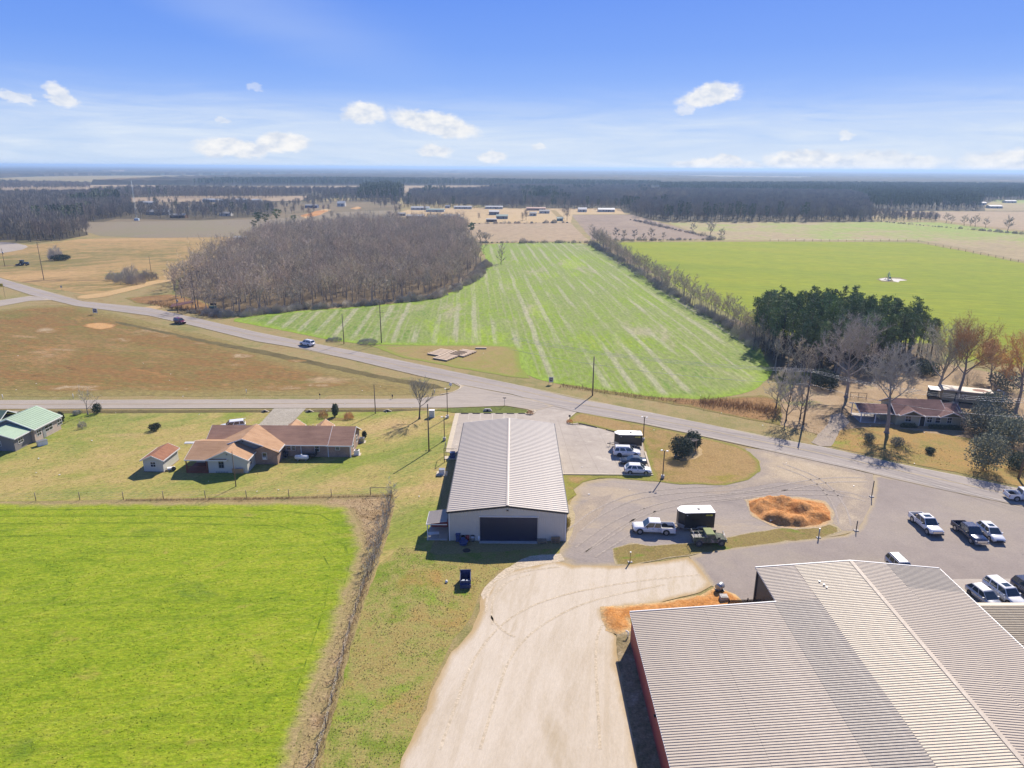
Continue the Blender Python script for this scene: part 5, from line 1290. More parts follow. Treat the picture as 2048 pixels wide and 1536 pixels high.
def yard_corner():
    # slatted fence beside the warehouse notch
    f = thing('slat_fence', (27.6, 71.6, 0), R(3), 'dark brown slatted wooden fence at the notch of the big warehouse', 'fence')
    mw = mat('dark_stained_wood', (.06, .035, .025), .8, vary=.25, vscale=2)
    n = 46; sm = M().bb(-.055, .055, -.015, .015, .05, 1.75).mesh('slat', mw)
    for i in range(n):
        o = link('slat', sm, f); o.location = (-1.9 + i * .145, 0, 0)
    rm = M().bb(-2.0, 4.7, .02, .06, .4, .5).bb(-2.0, 4.7, .02, .06, 1.4, 1.5); rm.build('rail', mw, f)
    for x in (-1.98, .3, 2.5, 4.7): M().bb(x - .06, x + .06, .07, .19, 0, 1.85).build('post', mw, f)
    # small tin roof and slab inside
    s = thing('bin_shelter', (28.0, 68.5, 0), R(2), 'low shelter with bluish ribbed tin roof behind the slatted fence', 'shed')
    panel_slope(s, 'roof_panel', -2.2, 1.5, 1.0, 1.5, -.3, 1.6, mat('blue_tin', D(150, 160, 180), .4, .2, vary=.1), w=.9, h=.05)
    M().bb(-2.2, 1.0, -.35, -.304, 1.2, 1.52).build('fascia', m_trimw, s)
    for x in (-2.1, .9): M().bb(x - .05, x + .05, -.25, -.15, 0, 1.48).bb(x - .05, x + .05, 1.4, 1.5, 0, 1.48).build('leg', m_trimd, s)
    M().bb(-2.4, 4.0, -1.6, -.5, 0, .1).build('slab', m_trimw, s)
    # concrete culvert pieces / tank at the corner
    c = thing('steel_drum', (*P(1439, 1183), .02), 0, 'tipped galvanised drum lying at the corner of the asphalt lot', 'drum')
    M().tube((-.35, -.2, .62), (.35, .3, .75), .42, .42, 16).build('body', m_steel, c); M().bb(-.5, .5, -.4, .4, 0, .28).build('cradle', m_trimd, c)
    o = M().bb(-.45, .45, -.4, .4, 0, .6).bb(-.3, .3, -.25, .25, .6, .63).build('concrete_block', m_conc2, loc=(*P(1447, 1200), .02)); tag(o, 'pale concrete box beside the tipped drum', 'block')
    p = thing('pipe_riser', (*P(1256, 1275), .05), 0, 'white pipe riser at the corner of the red warehouse wall', 'pipe')
    M().tube((0, 0, 0), (0, 0, .7), .07, .07, 8).build('pipe', m_trimw, p); M().tube((0, 0, .7), (-.3, .1, .78), .07, .07, 8).build('elbow', m_trimw, p)
yard_corner()

# ---- houses ----------------------------------------------------------------------
def brick_mat():
    m = bpy.data.materials.new('brick_masonry'); m.use_nodes = True; nt = m.node_tree; g = G(nt)
    b = nt.nodes['Principled BSDF']; b.inputs['Roughness'].default_value = .9
    tc = nt.nodes.new('ShaderNodeTexCoord').outputs['Object']
    x, y, z = g.xyz(tc)
    br = nt.nodes.new('ShaderNodeTexBrick'); g.val(br.inputs['Vector'], g.comb(g.math('ADD', x, y), z, 0))
    br.inputs['Scale'].default_value = 1.0; br.inputs['Brick Width'].default_value = .21; br.inputs['Row Height'].default_value = .076; br.inputs['Mortar Size'].default_value = .008
    br.inputs['Color1'].default_value = (.27, .155, .10, 1); br.inputs['Color2'].default_value = (.37, .23, .155, 1); br.inputs['Mortar'].default_value = (.36, .31, .26, 1)
    n = g.noise(tc, .8, 4); g.link(g.mix(1.0, br.outputs['Color'], g.ramp(n, [(.3, (.8, .8, .8)), (.7, (1.2, 1.2, 1.2))]), 'MULTIPLY'), b.inputs['Base Color'])
    return m
m_brick = brick_mat()
def shingle(name, a, b_, rowh=.3):
    m = bpy.data.materials.new(name); m.use_nodes = True; nt = m.node_tree; g = G(nt)
    b = nt.nodes['Principled BSDF']; b.inputs['Roughness'].default_value = .95; b.inputs['Specular IOR Level'].default_value = .2
    tc = nt.nodes.new('ShaderNodeTexCoord').outputs['Object']
    n1 = g.noise(g.vmath('MULTIPLY', tc, (.35, 2.0, 2.0)), .9, 5, .65); n2 = g.noise(tc, 9, 3, .7); n3 = g.noise(tc, .35, 3)
    f = g.math('ADD', g.math('ADD', g.math('MULTIPLY', n1, .45), g.math('MULTIPLY', n2, .2)), g.math('MULTIPLY', n3, .35))
    g.link(g.ramp(g.mapr(f, .36, .64), [(0, a), (1, b_)]), b.inputs['Base Color'])
    bn = nt.nodes.new('ShaderNodeBump'); bn.inputs['Distance'].default_value = .02; g.link(n2, bn.inputs['Height']); g.link(bn.outputs[0], b.inputs['Normal'])
    return m
m_shT = shingle('tan_shingles', D(184, 146, 114), D(220, 182, 148))
m_shB = shingle('brown_shingles', D(176, 138, 118), D(222, 178, 150))
m_shM = shingle('maroon_shingles', D(104, 78, 78), D(164, 130, 126))
m_green = mat('green_metal_roof', D(186, 214, 188), .6, .1, vary=.1, vscale=.6, aniso=(1, .2, 1))
m_green2 = mat('faded_green_roof', D(124, 150, 124), .5, .1, vary=.15, vscale=.6)
m_siding = mat('white_siding', D(220, 222, 218, 1.45), .6, vary=.05, vscale=1)
m_cream = mat('cream_siding', D(208, 204, 178), .7, vary=.08, vscale=1)
m_greyg = mat('grey_siding', D(164, 170, 172), .7, vary=.05)
m_redw = mat('redwood_stain', (.20, .055, .025), .7, vary=.25, vscale=2)
m_ply = mat('plywood', (.42, .26, .13), .8, vary=.2, vscale=1.5)
m_dark = mat('dark_interior', (.012, .012, .014), .7)
m_black = mat('black_paint', (.012, .012, .016), .35)

def gable(parent, x0, x1, y0, y1, he, hp, axis, material, oh=.35, th=.14, trim=True, name='roof', ohe=None):
    """gable roof; ridge along axis; returns roof objects (one per slope)"""
    a0, a1 = (x0, x1) if axis == 'x' else (y0, y1)          # along ridge
    b0, b1 = (y0, y1) if axis == 'x' else (x0, x1)
    bm_ = (b0 + b1) / 2; hw = (b1 - b0) / 2; s = (hp - he) / hw; oe = oh if ohe is None else ohe
    f = (lambda a, b, z: (a, b, z)) if axis == 'x' else (lambda a, b, z: (b, a, z))
    for sg in (-1, 1):
        be = bm_ + sg * (hw + oe); ze = he - oe * s
        pts = [f(a0 - oh, bm_, hp + th), f(a1 + oh, bm_, hp + th), f(a1 + oh, be, ze + th), f(a0 - oh, be, ze + th)]
        m = M().slab(pts, th); m.build(name, material, parent)
        if trim:
            tb = be + sg * .06
            m = M().add([f(a0 - oh - .01, be + sg * .004, ze - .04), f(a1 + oh + .01, be + sg * .004, ze - .04), f(a1 + oh + .01, be + sg * .004, ze + th + .01), f(a0 - oh - .01, be + sg * .004, ze + th + .01),
                         f(a0 - oh - .01, tb, ze - .04), f(a1 + oh + .01, tb, ze - .04), f(a1 + oh + .01, tb, ze + th + .01), f(a0 - oh - .01, tb, ze + th + .01)],
                        [(0, 1, 2, 3), (7, 6, 5, 4), (0, 4, 5, 1), (1, 5, 6, 2), (2, 6, 7, 3), (3, 7, 4, 0)])
            m.build('fascia', m_trimw, parent)
    # rakes
    if trim:
        for ae, sg2 in ((a0 - oh, -1), (a1 + oh, 1)):
            for sg in (-1, 1):
                be = bm_ + sg * (hw + oe); ze = he - oe * s; o1 = ae + sg2 * .004; o2 = ae + sg2 * .05
                M().add([f(o1, bm_, hp - .04), f(o1, be, ze - .04), f(o1, be, ze + th + .012), f(o1, bm_, hp + th + .012), f(o2, bm_, hp - .04), f(o2, be, ze - .04), f(o2, be, ze + th + .012), f(o2, bm_, hp + th + .012)],
                        [(0, 1, 2, 3), (7, 6, 5, 4), (0, 4, 5, 1), (1, 5, 6, 2), (2, 6, 7, 3), (3, 7, 4, 0)]).build('rake_board', m_trimw, parent)

def gwall(x0, x1, y, he, hp, z0=0.0, axis='x', th=.12):
    """gable wall polygon slab"""
    m = M(); xm = (x0 + x1) / 2
    pr = [(x0, z0), (x1, z0), (x1, he), (xm, hp), (x0, he)]
    return m.prism(pr, y - th / 2, y + th / 2, 'y' if axis == 'x' else 'x')

def brick_house():
    ox, oy = -41.0, 113.9
    t = thing('brick_house', (ox, oy, 0), 0, 'rambling brick house with tan and brown shingle gables and a red wooden porch', 'house')
    X = lambda x: x - ox; Y = lambda y: y - oy
    # main block
    M().bb(X(-54.6), X(-28.9), Y(117.3), Y(124.9), 0, 2.45).build('brick_wall', m_brick, t)
    for x in (-54.6, -29.0): gwall(Y(117.3), Y(124.9), X(x), 2.45, 4.3, 2.45, 'y').build('gable_wall', m_brick if x > -40 else m_siding, t)
    gable(t, X(-54.5), X(-33.2), Y(117.3), Y(124.9), 2.42, 4.42, 'x', m_shB)
    gable(t, X(-32.8), X(-28.9), Y(117.3), Y(124.9), 2.36, 4.34, 'x', m_shB, oh=.38)
    # big front wing with grey gable and brick bay
    M().bb(X(-52.7), X(-40.9), Y(114.35), Y(117.28), 0, 2.45).build('wing_wall', m_brick, t)
    gwall(X(-52.7), X(-40.9), Y(114.45), 2.45, 4.5, 2.45).build('grey_gable', m_greyg, t)
    M().prism([(X(-45.0), 0), (X(-40.9), 0), (X(-40.9), 2.45), (X(-43.0), 3.32), (X(-45.0), 2.5)], Y(113.8), Y(114.3)).build('brick_bay', m_brick, t)
    gable(t, X(-52.7), X(-40.9), Y(114.2), Y(120.9), 2.48, 4.62, 'y', m_shT)
    # bay roof strip
    M().slab([(X(-43.0), Y(113.45), 3.47), (X(-40.5), Y(113.45), 2.40), (X(-40.5), Y(114.25), 2.40), (X(-43.0), Y(114.25), 3.47)][::1], .1).build('bay_roof', m_shT, t)
    M().slab([(X(-45.2), Y(113.45), 2.55), (X(-43.0), Y(113.45), 3.47), (X(-43.0), Y(114.25), 3.47), (X(-45.2), Y(114.25), 2.55)], .1).build('bay_roof', m_shT, t)
    # white wing
    M().bb(X(-51.45), X(-44.8), Y(110.05), Y(114.3), 0, 2.45).build('white_wall', m_siding, t)
    gwall(X(-51.45), X(-44.8), Y(110.1), 2.45, 3.95, 2.45).build('white_gable', m_siding, t)
    gable(t, X(-51.45), X(-44.8), Y(110.1), Y(114.6), 2.45, 4.0, 'y', m_shT, oh=.3)
    # porch wing
    gable(t, X(-55.0), X(-48.4), Y(110.0), Y(119.2), 2.42, 3.9, 'x', m_shT, oh=.25)
    M().bb(X(-55.0), X(-51.5), Y(113.6), Y(114.3), 0, 2.4).bb(X(-55.0), X(-52.8), Y(114.3), Y(119.0), 0, 2.4).build('porch_wall', m_siding, t)
    M().bb(X(-55.2), X(-51.5), Y(109.9), Y(113.6), .0, .35).build('porch_deck', m_redw, t)
    for x in (-55.1, -51.65): M().bb(X(x) - .08, X(x) + .08, Y(109.95), Y(110.1), .35, 2.4).build('porch_post', m_redw, t)
    rl = M().bb(X(-55.0), X(-51.7), Y(109.96), Y(110.04), 1.15, 1.22).bb(X(-55.0), X(-51.7), Y(109.96), Y(110.04), .42, .48).build('porch_rail', m_redw, t)
    bal = M().bb(-.02, .02, -.02, .02, .48, 1.15).mesh('baluster', m_redw)
    for i in range(22): link('baluster', bal, rl).location = (X(-54.9) + i * .15, Y(110.0), 0)
    window(t, X(-54.3), Y(113.6), 1.0, .7, 1.1); window(t, X(-52.2), Y(113.6), 1.0, .9, 1.1)
    M().bb(X(-53.5), X(-52.8), Y(113.53), Y(113.6), .35, 2.2).build('porch_door', m_dark, t)
    # windows and details
    window(t, X(-49.2), Y(110.05), .95, .8, 1.15, bars=2, frame=m_greyg)
    window(t, X(-44.8), Y(111.6), .95, .8, 1.1, out=1, axis='y')
    window(t, X(-43.1), Y(113.8), .95, .7, 1.2)
    M().bb(X(-43.4), X(-42.8), Y(113.5), Y(113.73), 1.0, 1.4).build('window_air_unit', m_trimw, t)
    window(t, X(-40.0), Y(117.3), 1.3, .75, .85); window(t, X(-39.1), Y(117.3), 1.3, .6, .8); window(t, X(-34.9), Y(117.3), 1.05, .75, 1.1); window(t, X(-31.2), Y(117.3), 1.4, .7, .7)
    window(t, X(-28.9), Y(119.4), .9, .9, 1.2, out=1, axis='y'); window(t, X(-28.9), Y(122.6), .9, .9, 1.2, out=1, axis='y')
    for x, z in ((-48.1, 3.25), (-46.9, 3.9)):
        M().bb(X(x) - .14, X(x) + .14, Y(110.02) if x < -48 else Y(114.37), Y(110.04) if x < -48 else Y(114.39), z, z + .26).build('gable_vent', m_greyg if x < -48 else m_trimd, t)
    M().bb(X(-32.95), X(-32.85), Y(117.18), Y(117.29), 0, 2.3).bb(X(-29.0), X(-28.8), Y(117.1), Y(117.2), 0, 2.3).build('downspout', m_trimw, t)
    M().bb(X(-37.8), X(-37.7), Y(117.2), Y(117.29), .2, 2.3).build('downspout', m_trimw, t)
    # crawl-space vents, ply sheet leaning on white wall
    v = M()
    for i in range(8): v.bb(X(-50.2) + i * .27, X(-50.2) + i * .27 + .16, Y(109.98), Y(110.04), .05, .28)
    v.build('foundation_vents', m_greyg, t)
    # two cross gables at the back
    for x in (-41.0, -35.5):
        gable(t, X(x) - 1.6, X(x) + 1.6, Y(122.5), Y(126.2), 2.7, 3.8, 'y', m_shT, oh=.1)
        M().bb(X(x) - 1.5, X(x) + 1.5, Y(124.9), Y(126.1), 0, 2.7).build('bay_wall', m_brick, t)
    o = M().bb(-.95, .95, -.02, .02, 0, .95).build('plywood_sheet', m_ply, loc=(-46.4, 109.85, 0)); o.rotation_euler = (R(8), 0, 0)
    tag(o, 'tan plywood sheet leaning on the white gable wall behind a pole', 'board')
brick_house()

def garden_shed():
    t = thing('garden_shed', (-60.9, 110.3, 0), R(-2), 'small white garden shed with brown shingle roof on the lawn', 'shed')
    M().bb(-1.7, 1.7, 0, 5.2, .1, 2.2).build('wall', m_siding, t); gwall(-1.7, 1.7, .06, 2.2, 2.95, 2.2).build('gable_wall', m_siding, t); gwall(-1.7, 1.7, 5.1, 2.2, 2.95, 2.2).build('gable_wall', m_siding, t)
    gable(t, -1.7, 1.7, 0, 5.2, 2.2, 2.95, 'y', shingle('red_brown_shingles', D(150, 104, 84), D(190, 140, 112)), oh=.3)
    window(t, 0, 0, .95, .85, .85, bars=2)
    M().bb(-1.8, 1.8, -.1, 5.3, 0, .1).build('skid', m_wood, t)
garden_shed()

def green_house():
    a = P(38, 903); b = P(123, 858)
    ang = math.atan2(b[1] - a[1], b[0] - a[0])
    # local x along the long right wall's outward normal (right), y along the wall away from the camera
    t = thing('green_roofed_house', (a[0], a[1], 0), 0, 'pale brick house with pale green metal roof, partly cut by the left picture edge', 'house')
    t.rotation_euler = (0, 0, ang - math.pi / 2)
    L = math.hypot(b[0] - a[0], b[1] - a[1])
    mb = mat('pale_brick', D(216, 200, 190), .85, vary=.1, vscale=3)
    mb2 = mat('grey_block', D(150, 148, 150), .85, vary=.08, vscale=3)
    # low front wing, y 0..4.2 ; main block y 4.2..L
    M().bb(-8, -.6, 0, 4.4, 0, 2.5).build('front_wall', mb2, t); gwall(-8, -.6, .06, 2.5, 3.6, 2.5).build('gable_wall', mb2, t)
    gable(t, -8, -.6, .1, 4.6, 2.5, 3.6, 'y', m_green, oh=.35)
    M().bb(-9.2, 0, 4.4, L, 0, 2.7).build('main_wall', mb, t)
    for y in (4.5, L - .1): gwall(-9.2, 0, y, 2.7, 4.5, 2.7).build('gable_wall', mb2, t)
    gable(t, -9.2, 0, 4.5, L, 2.7, 4.5, 'y', m_green, oh=.4)
    gable(t, -18, -9.3, 7.0, L + 1, 2.6, 4.2, 'x', m_green2, oh=.4); M().bb(-18, -9.3, 7.2, L + .8, 0, 2.6).build('garage_wall', mb, t)
    window(t, -3.6, 0, 1.0, .9, .9); window(t, -.6, 1.6, 1.1, 1.2, .9, out=1, axis='y', bars=2)
    for y, w in ((5.6, 1.1), (8.3, 2.0), (11.4, 1.2)): window(t, 0, y, 1.0, w, 1.1, out=1, axis='y', bars=2)
    M().bb(.0, .05, 6.6, 7.3, .1, 2.1).build('door', m_greyg, t)
    # standing seams
    sm = {}
    s = 1.8 / 4.6; n = 12
    for i in range(n):
        y = 4.6 + (L - 4.8) * i / (n - 1)
        M().add([(-4.6, y, 4.66), (.35, y, 4.66 - 4.95 * s), (.35, y + .05, 4.66 - 4.95 * s), (-4.6, y + .05, 4.66), (-4.6, y, 4.69), (.35, y, 4.69 - 4.95 * s), (.35, y + .05, 4.69 - 4.95 * s), (-4.6, y + .05, 4.69)],
                [(3, 2, 1, 0), (4, 5, 6, 7), (0, 1, 5, 4), (1, 2, 6, 5), (2, 3, 7, 6), (3, 0, 4, 7)]).build('roof_seam', m_green, t)
green_house()

def maroon_house():
    t = thing('maroon_roofed_house', (78.7, 135.9, 0), R(-7), 'cream house with worn maroon shingle roof, twin front gables and open carport', 'house')
    L, Dp = 12.4, 8.6
    M().bb(0, L, 0, Dp, 0, 2.4).build('wall', m_cream, t)
    for x in (.06, L - .06): gwall(0, Dp, x, 2.4, 4.3, 2.4, 'y').build('gable_wall', m_cream, t)
    gable(t, 0, L - 3, 0, Dp, 2.4, 4.35, 'x', m_shM, oh=.4)
    gable(t, L - 3.4, L, .3, Dp - 1.5, 2.38, 3.9, 'x', m_shM, oh=.4)
    mgs = mat('moss_gable', D(120, 116, 92), .85, vary=.1)
    for x, w in ((2.6, 4.4), (10.2, 4.4)):
        gable(t, x - w / 2, x + w / 2, -.9, 3.4, 2.42, 3.45, 'y', m_shM, oh=.2)
        gwall(x - w / 2, x + w / 2, -.55, 2.42, 3.4, 2.42).build('gable_panel', mgs, t)
    window(t, 2.3, 0, .9, 1.1, 1.1, bars=2); window(t, 6.4, 0, .9, .9, 1.2, bars=2); window(t, 8.0, 0, .9, .9, 1.1, frame=m_trimw); window(t, 10.2, 0, .9, .8, 1.2, bars=2)
    d = M().bb(4.6, 5.5, -.06, 0, .1, 2.15).build('door', m_dark, t); M().bb(4.48, 4.58, -.08, 0, 0, 2.25).bb(5.52, 5.62, -.08, 0, 0, 2.25).bb(4.48, 5.62, -.08, 0, 2.17, 2.3).build('door_frame', m_trimw, d)
    # carport
    gable(t, -6.8, -.35, .6, 6.6, 2.2, 3.1, 'x', m_shM, oh=.3)
    for x, y in ((-6.6, .7), (-3.8, .7), (-1.2, .7), (-6.6, 6.4), (-3.8, 6.4)): M().bb(x - .08, x + .08, y - .08, y + .08, 0, 2.2).build('carport_post', m_trimw, t)
    M().bb(-6.8, -.1, .3, 6.6, .0, .06).build('carport_floor', m_conc2, t)
    M().bb(-2.0, -.1, 3.0, 6.4, 0, 2.2).build('store_room', m_cream, t)
    M().bb(-1.0, L + .6, -2.2, -2.1, 0, .06).build('path_edging', m_conc2, t)
    for i, (x0, x1, lab) in enumerate([(.6, 3.8, 'short dark clipped hedge left of the front door of the maroon-roofed house'), (6.0, 12.6, 'long dark clipped hedge under the right windows of the maroon-roofed house')]):
        C = M(); r = random.Random(i)
        for k in range(int((x1 - x0) / .55)): leafy(C, r, ((x0 + (k + .5) * .55), 0, .5), .48, .6, .5, 260, .09)
        h = thing('clipped_hedge', (0, 0, 0), 0, lab, 'hedge'); h.location = t.location + Vector((math.cos(R(-7)) * 0 + math.sin(R(7)) * -1.3 * 1, -1.3, 0)); h.rotation_euler = (0, 0, R(-7))
        C.build('foliage', m_ever, h, fix=False); M().bb(x0, x1, -.1, .1, 0, .4).build('stems', m_barkd, h)
    # old trailer home behind
    q = thing('trailer_home', (97.2, 151.5, 0), R(-22), 'old cream trailer home with rust-holed pale roof behind the maroon-roofed house', 'mobile home')
    M().bb(0, 9.5, 0, 3.6, .4, 2.7).build('wall', mat('dull_cream', D(196, 182, 150), .8, vary=.15, vscale=1), q)
    M().slab([(-.3, -.3, 2.95), (9.8, -.3, 2.95), (9.8, 3.9, 2.95), (-.3, 3.9, 2.95)], .22).build('roof', mat('rust_pale_roof', D(226, 214, 198), .7, vary=.15, vscale=.8), q)
    rs = M(); rr = random.Random(2); rs.poly([(7.4 + 1.6 * math.cos(a * .5236) * rr.uniform(.8, 1.1), 1.9 + 1.2 * math.sin(a * .5236) * rr.uniform(.8, 1.1), 2.956) for a in range(12)]); rs.build('rust_patch', mat('rust', (.22, .12, .08), .95, vary=.4, vscale=3), q)
    window(q, 4.2, 0, 1.2, .7, .9); window(q, 7.4, 0, 1.2, .8, .8); M().bb(2.4, 3.2, -.05, 0, .5, 2.4).build('door', m_dark, q)
    M().bb(-2.6, -.3, .2, 3.4, 2.4, 2.5).build('awning', m_trimw, q); M().bb(-2.5, -.4, 3.2, 3.3, 0, 2.4).build('awning_wall', m_dark, q)
    for x in (-2.5,): M().bb(x - .05, x + .05, .25, .35, 0, 2.4).build('awning_post', m_trimd, q)
    M().bb(.2, 9.3, .2, 3.4, 0, .4).build('skirt', m_dark, q)
    # dog run panels left of the carport
    f = thing('yard_fence', (*P(1700, 796), 0), R(-15), 'low wooden frame fence left of the carport behind the house', 'fence')
    for i in range(3):
        M().bb(i * 1.7 - .05, i * 1.7 + .05, -.05, .05, 0, 1.5).build('post', m_wood, f)
        if i < 2: M().bb(i * 1.7, i * 1.7 + 1.7, -.02, .02, 1.35, 1.45).bb(i * 1.7, i * 1.7 + 1.7, -.02, .02, .3, .4).build('rail', m_wood, f)
maroon_house()

# ---- far buildings -----------------------------------------------------------------
m_fw = mat('far_white_wall', D(226, 226, 222), .7, vary=.06)
m_fr = mat('far_pale_roof', D(206, 210, 212), .5, vary=.08)
m_fb = mat('far_brown_wall', D(120, 88, 66), .8, vary=.1)
m_fg = mat('far_grey_roof', D(150, 152, 156), .7, vary=.1)
m_ft = mat('far_teal_roof', D(140, 170, 162), .6, vary=.1)
m_fp = mat('far_pink_roof', D(206, 164, 146), .7, vary=.1)
def far_house(px, py, wpx, D_, he, hp, wall, roof, label, rot=0.0, wins=3, name='far_house', cat='house', door=True):
    x, y = P(px, py); sc = F_PX / (y * math.cos(PITCH) + CAM_H * math.sin(PITCH)); L = wpx / sc
    t = thing(name, (x, y, 0), R(rot), label, cat)
    M().bb(-L / 2, L / 2, 0, D_, 0, he).build('wall', wall, t)
    for xx in (-L / 2 + .05, L / 2 - .05): gwall(0, D_, xx, he, hp, he, 'y').build('gable_wall', wall, t)
    gable(t, -L / 2, L / 2, 0, D_, he, hp, 'x', roof, oh=.3, trim=False)
    for i in range(wins):
        window(t, -L / 2 + L * (i + .5) / wins + (.0 if i != 1 else .2), 0, he * .4, max(.9, L * .06), he * .36, bars=0)
    if door: M().bb(L * .08, L * .08 + 1, -.06, 0, 0, he * .8).build('door', m_dark, t)
    return t
def far_village():
    H = far_house
    H(1034 - 204, 438, 34, 8, 2.8, 4.2, m_fb, m_fr, 'low brown-walled ranch house with pale roof, left of the white garage', wins=4)
    H(865, 439, 15, 8, 2.6, 4.2, m_fw, m_fr, 'small white gabled garage between ranch house and grey home', wins=0, name='far_garage', cat='garage')
    H(903, 436, 34, 8, 2.4, 3.4, m_fw, m_fg, 'grey-roofed double-wide home right of the white garage', rot=4)
    H(921, 440, 13, 4, 2.2, 2.6, m_ft, m_ft, 'small pale teal shed in front of the grey-roofed home', wins=0, name='far_shed', cat='shed')
    H(840, 420, 36, 9, 2.6, 4.0, m_fw, m_fr, 'long pale home farthest left in the hamlet', wins=4)
    H(870, 424, 36, 9, 2.4, 3.6, m_fw, m_ft, 'pale green-roofed home just right of the farthest left one')
    H(895, 416, 9, 5, 2.4, 3.2, m_fw, m_fr, 'tiny white shed near the dark tree wall', wins=1, name='far_shed', cat='shed')
    H(926, 418, 35, 8, 2.6, 3.6, m_fw, m_fr, 'white mobile home, left of the two before the dark trees', wins=5)
    H(988, 418, 35, 8, 2.6, 3.6, m_fw, m_fr, 'white mobile home, right of the two before the dark trees', wins=5)
    H(988, 430, 20, 9, 3.4, 5.0, m_fg, m_fw, 'grey two-part house with white roof in the hamlet centre')
    H(1004, 438, 23, 8, 2.8, 4.2, m_fg, m_ft, 'teal-roofed house beside the grey two-part house')
    H(983, 444, 21, 5, 2.4, 3.0, m_fb, m_fr, 'long low brown shed at the edge of the stubble field', wins=0, name='far_shed', cat='shed')
    H(1072, 421, 38, 9, 2.6, 3.8, m_fp, m_fp, 'long pink-roofed home before the dark trees')
    H(1089, 427, 20, 8, 2.6, 4.0, m_fw, m_fg, 'white home with grey roof right of the hamlet trees')
    H(1066, 432, 14, 8, 2.8, 4.2, m_fw, m_fg, 'small white house beside the hamlet trees', wins=2)
    H(1120, 442, 12, 6, 2.4, 3.6, m_ft, m_ft, 'small teal shed at the hamlet\'s right field corner', wins=0, name='far_shed', cat='shed')
    H(1165, 424, 17, 8, 3.0, 5.0, m_fw, m_fr, 'white farmhouse with steep roof above the ploughed field', wins=2)
    H(1213, 424, 33, 9, 2.8, 4.4, m_fw, m_fr, 'long white farmhouse at the top of the ploughed field', wins=5)
    H(1270, 393, 22, 10, 4, 6, m_fw, m_fr, 'white barn in the clearing behind the bare woods', wins=2)
    H(802, 432, 16, 8, 2.4, 3.4, m_fg, m_fg, 'grey home at the hamlet\'s left end', wins=2)
    # left clusters
    H(315, 430, 46, 10, 3, 5, m_fg, m_fg, 'large grey-roofed house near the lattice tower', wins=4)
    H(355, 436, 30, 8, 2.6, 4, m_fb, m_fg, 'low brown house right of the large grey-roofed one', wins=2)
    H(292, 409, 30, 8, 2.6, 4, m_fw, m_fr, 'white mobile home at the far tan field, left cluster', wins=4)
    H(240, 410, 20, 7, 2.6, 4, m_fw, m_fg, 'small white home beside the left dark wood', wins=2)
    for i, (cx, w, nm_) in enumerate([(420, 30, 'leftmost'), (452, 28, 'second'), (482, 24, 'third'), (512, 18, 'rightmost')]):
        H(cx, 404 + (i % 2), w, 9, 3, 4.6, m_fw, m_fr, '%s white farm shed in the row below the tan field' % nm_, wins=2)
    H(450, 432, 22, 8, 2.6, 4, m_fw, m_fg, 'pale house among trees by the fallow field', wins=2)
    H(622, 416, 24, 9, 3, 4.2, mat('far_blue', D(96, 110, 150), .7), m_fg, 'low blue-grey shed above the red clay bank', wins=0, name='far_shed', cat='shed')
    H(682, 413, 15, 9, 4, 6.5, m_fw, m_fr, 'tall white house at the top of the red clay bank', wins=2)
    H(478, 489, 22, 12, 4.2, 5, m_fg, m_fr, 'white-roofed metal shed half hidden behind the bare wood', wins=0, name='far_shed', cat='shed')
    H(1896, 409, 10, 8, 3, 4.5, m_fw, m_fr, 'small white house among the far pines', wins=1)
    H(1965, 410, 16, 9, 3, 4.5, m_fw, m_fr, 'white house at the right edge of the far pines', wins=2)
    H(1992, 417, 26, 9, 3, 4.4, m_fw, m_fr, 'long white house in the far right clearing', wins=3)
    H(2022, 406, 22, 9, 3, 4.4, m_fw, m_fr, 'white barn farthest right beyond the clearing', wins=2)
    H(475, 336.6, 30, 60, 12, 14, m_fw, m_fw, 'huge white warehouse on the horizon', wins=0, name='far_warehouse', cat='warehouse', door=False)
far_village()
sheet('clay_bank', [(600, 432), (625, 424), (650, 418), (662, 420), (640, 430), (612, 437)], .08, m_oran, step=4, amp=.8, grid=10, seed=90)
sheet('clay_patch', [(700, 417), (716, 413), (724, 416), (712, 419)], .08, m_oran, step=4, amp=.8, grid=10, seed=91)
sheet('sand_lane', [(1100, 420), (1112, 421), (1130, 438), (1118, 438)], .09, m_dirt, step=4, amp=.8, grid=10, seed=92)
# ------------------------------------------------------------------ vehicles (x forward, z up, origin on the ground at the centre)
def paint(name, c, rough=.28, metal=0.0): return mat(name, c, rough, metal, coat=.6, vary=.04, vscale=1.5)
m_pw = paint('white_paint', (.74, .74, .73)); m_pn = paint('navy_paint', (.018, .03, .075), .22, .3); m_pd = paint('slate_paint', (.05, .065, .085), .25, .3)
m_pm = paint('maroon_paint', (.14, .012, .02)); m_ps = paint('silver_paint', (.42, .43, .44), .3, .4); m_pb = paint('black_car_paint', (.012, .013, .018))
m_tyre = mat('tyre_rubber', (.018, .018, .018), .85); m_rim = mat('alloy_rim', (.42, .42, .43), .3, .7); m_rimd = mat('dark_rim', (.04, .04, .045), .35, .5)
m_plast = mat('dark_plastic', (.025, .025, .028), .6); m_chrome = mat('chrome', (.62, .62, .63), .12, .9)
m_lens = mat('headlight_lens', (.62, .66, .70), .08, .3); m_tail = mat('tail_lens', (.30, .012, .012), .15); m_gl = mat('car_glass', (.03, .045, .055), .04, spec=.9)

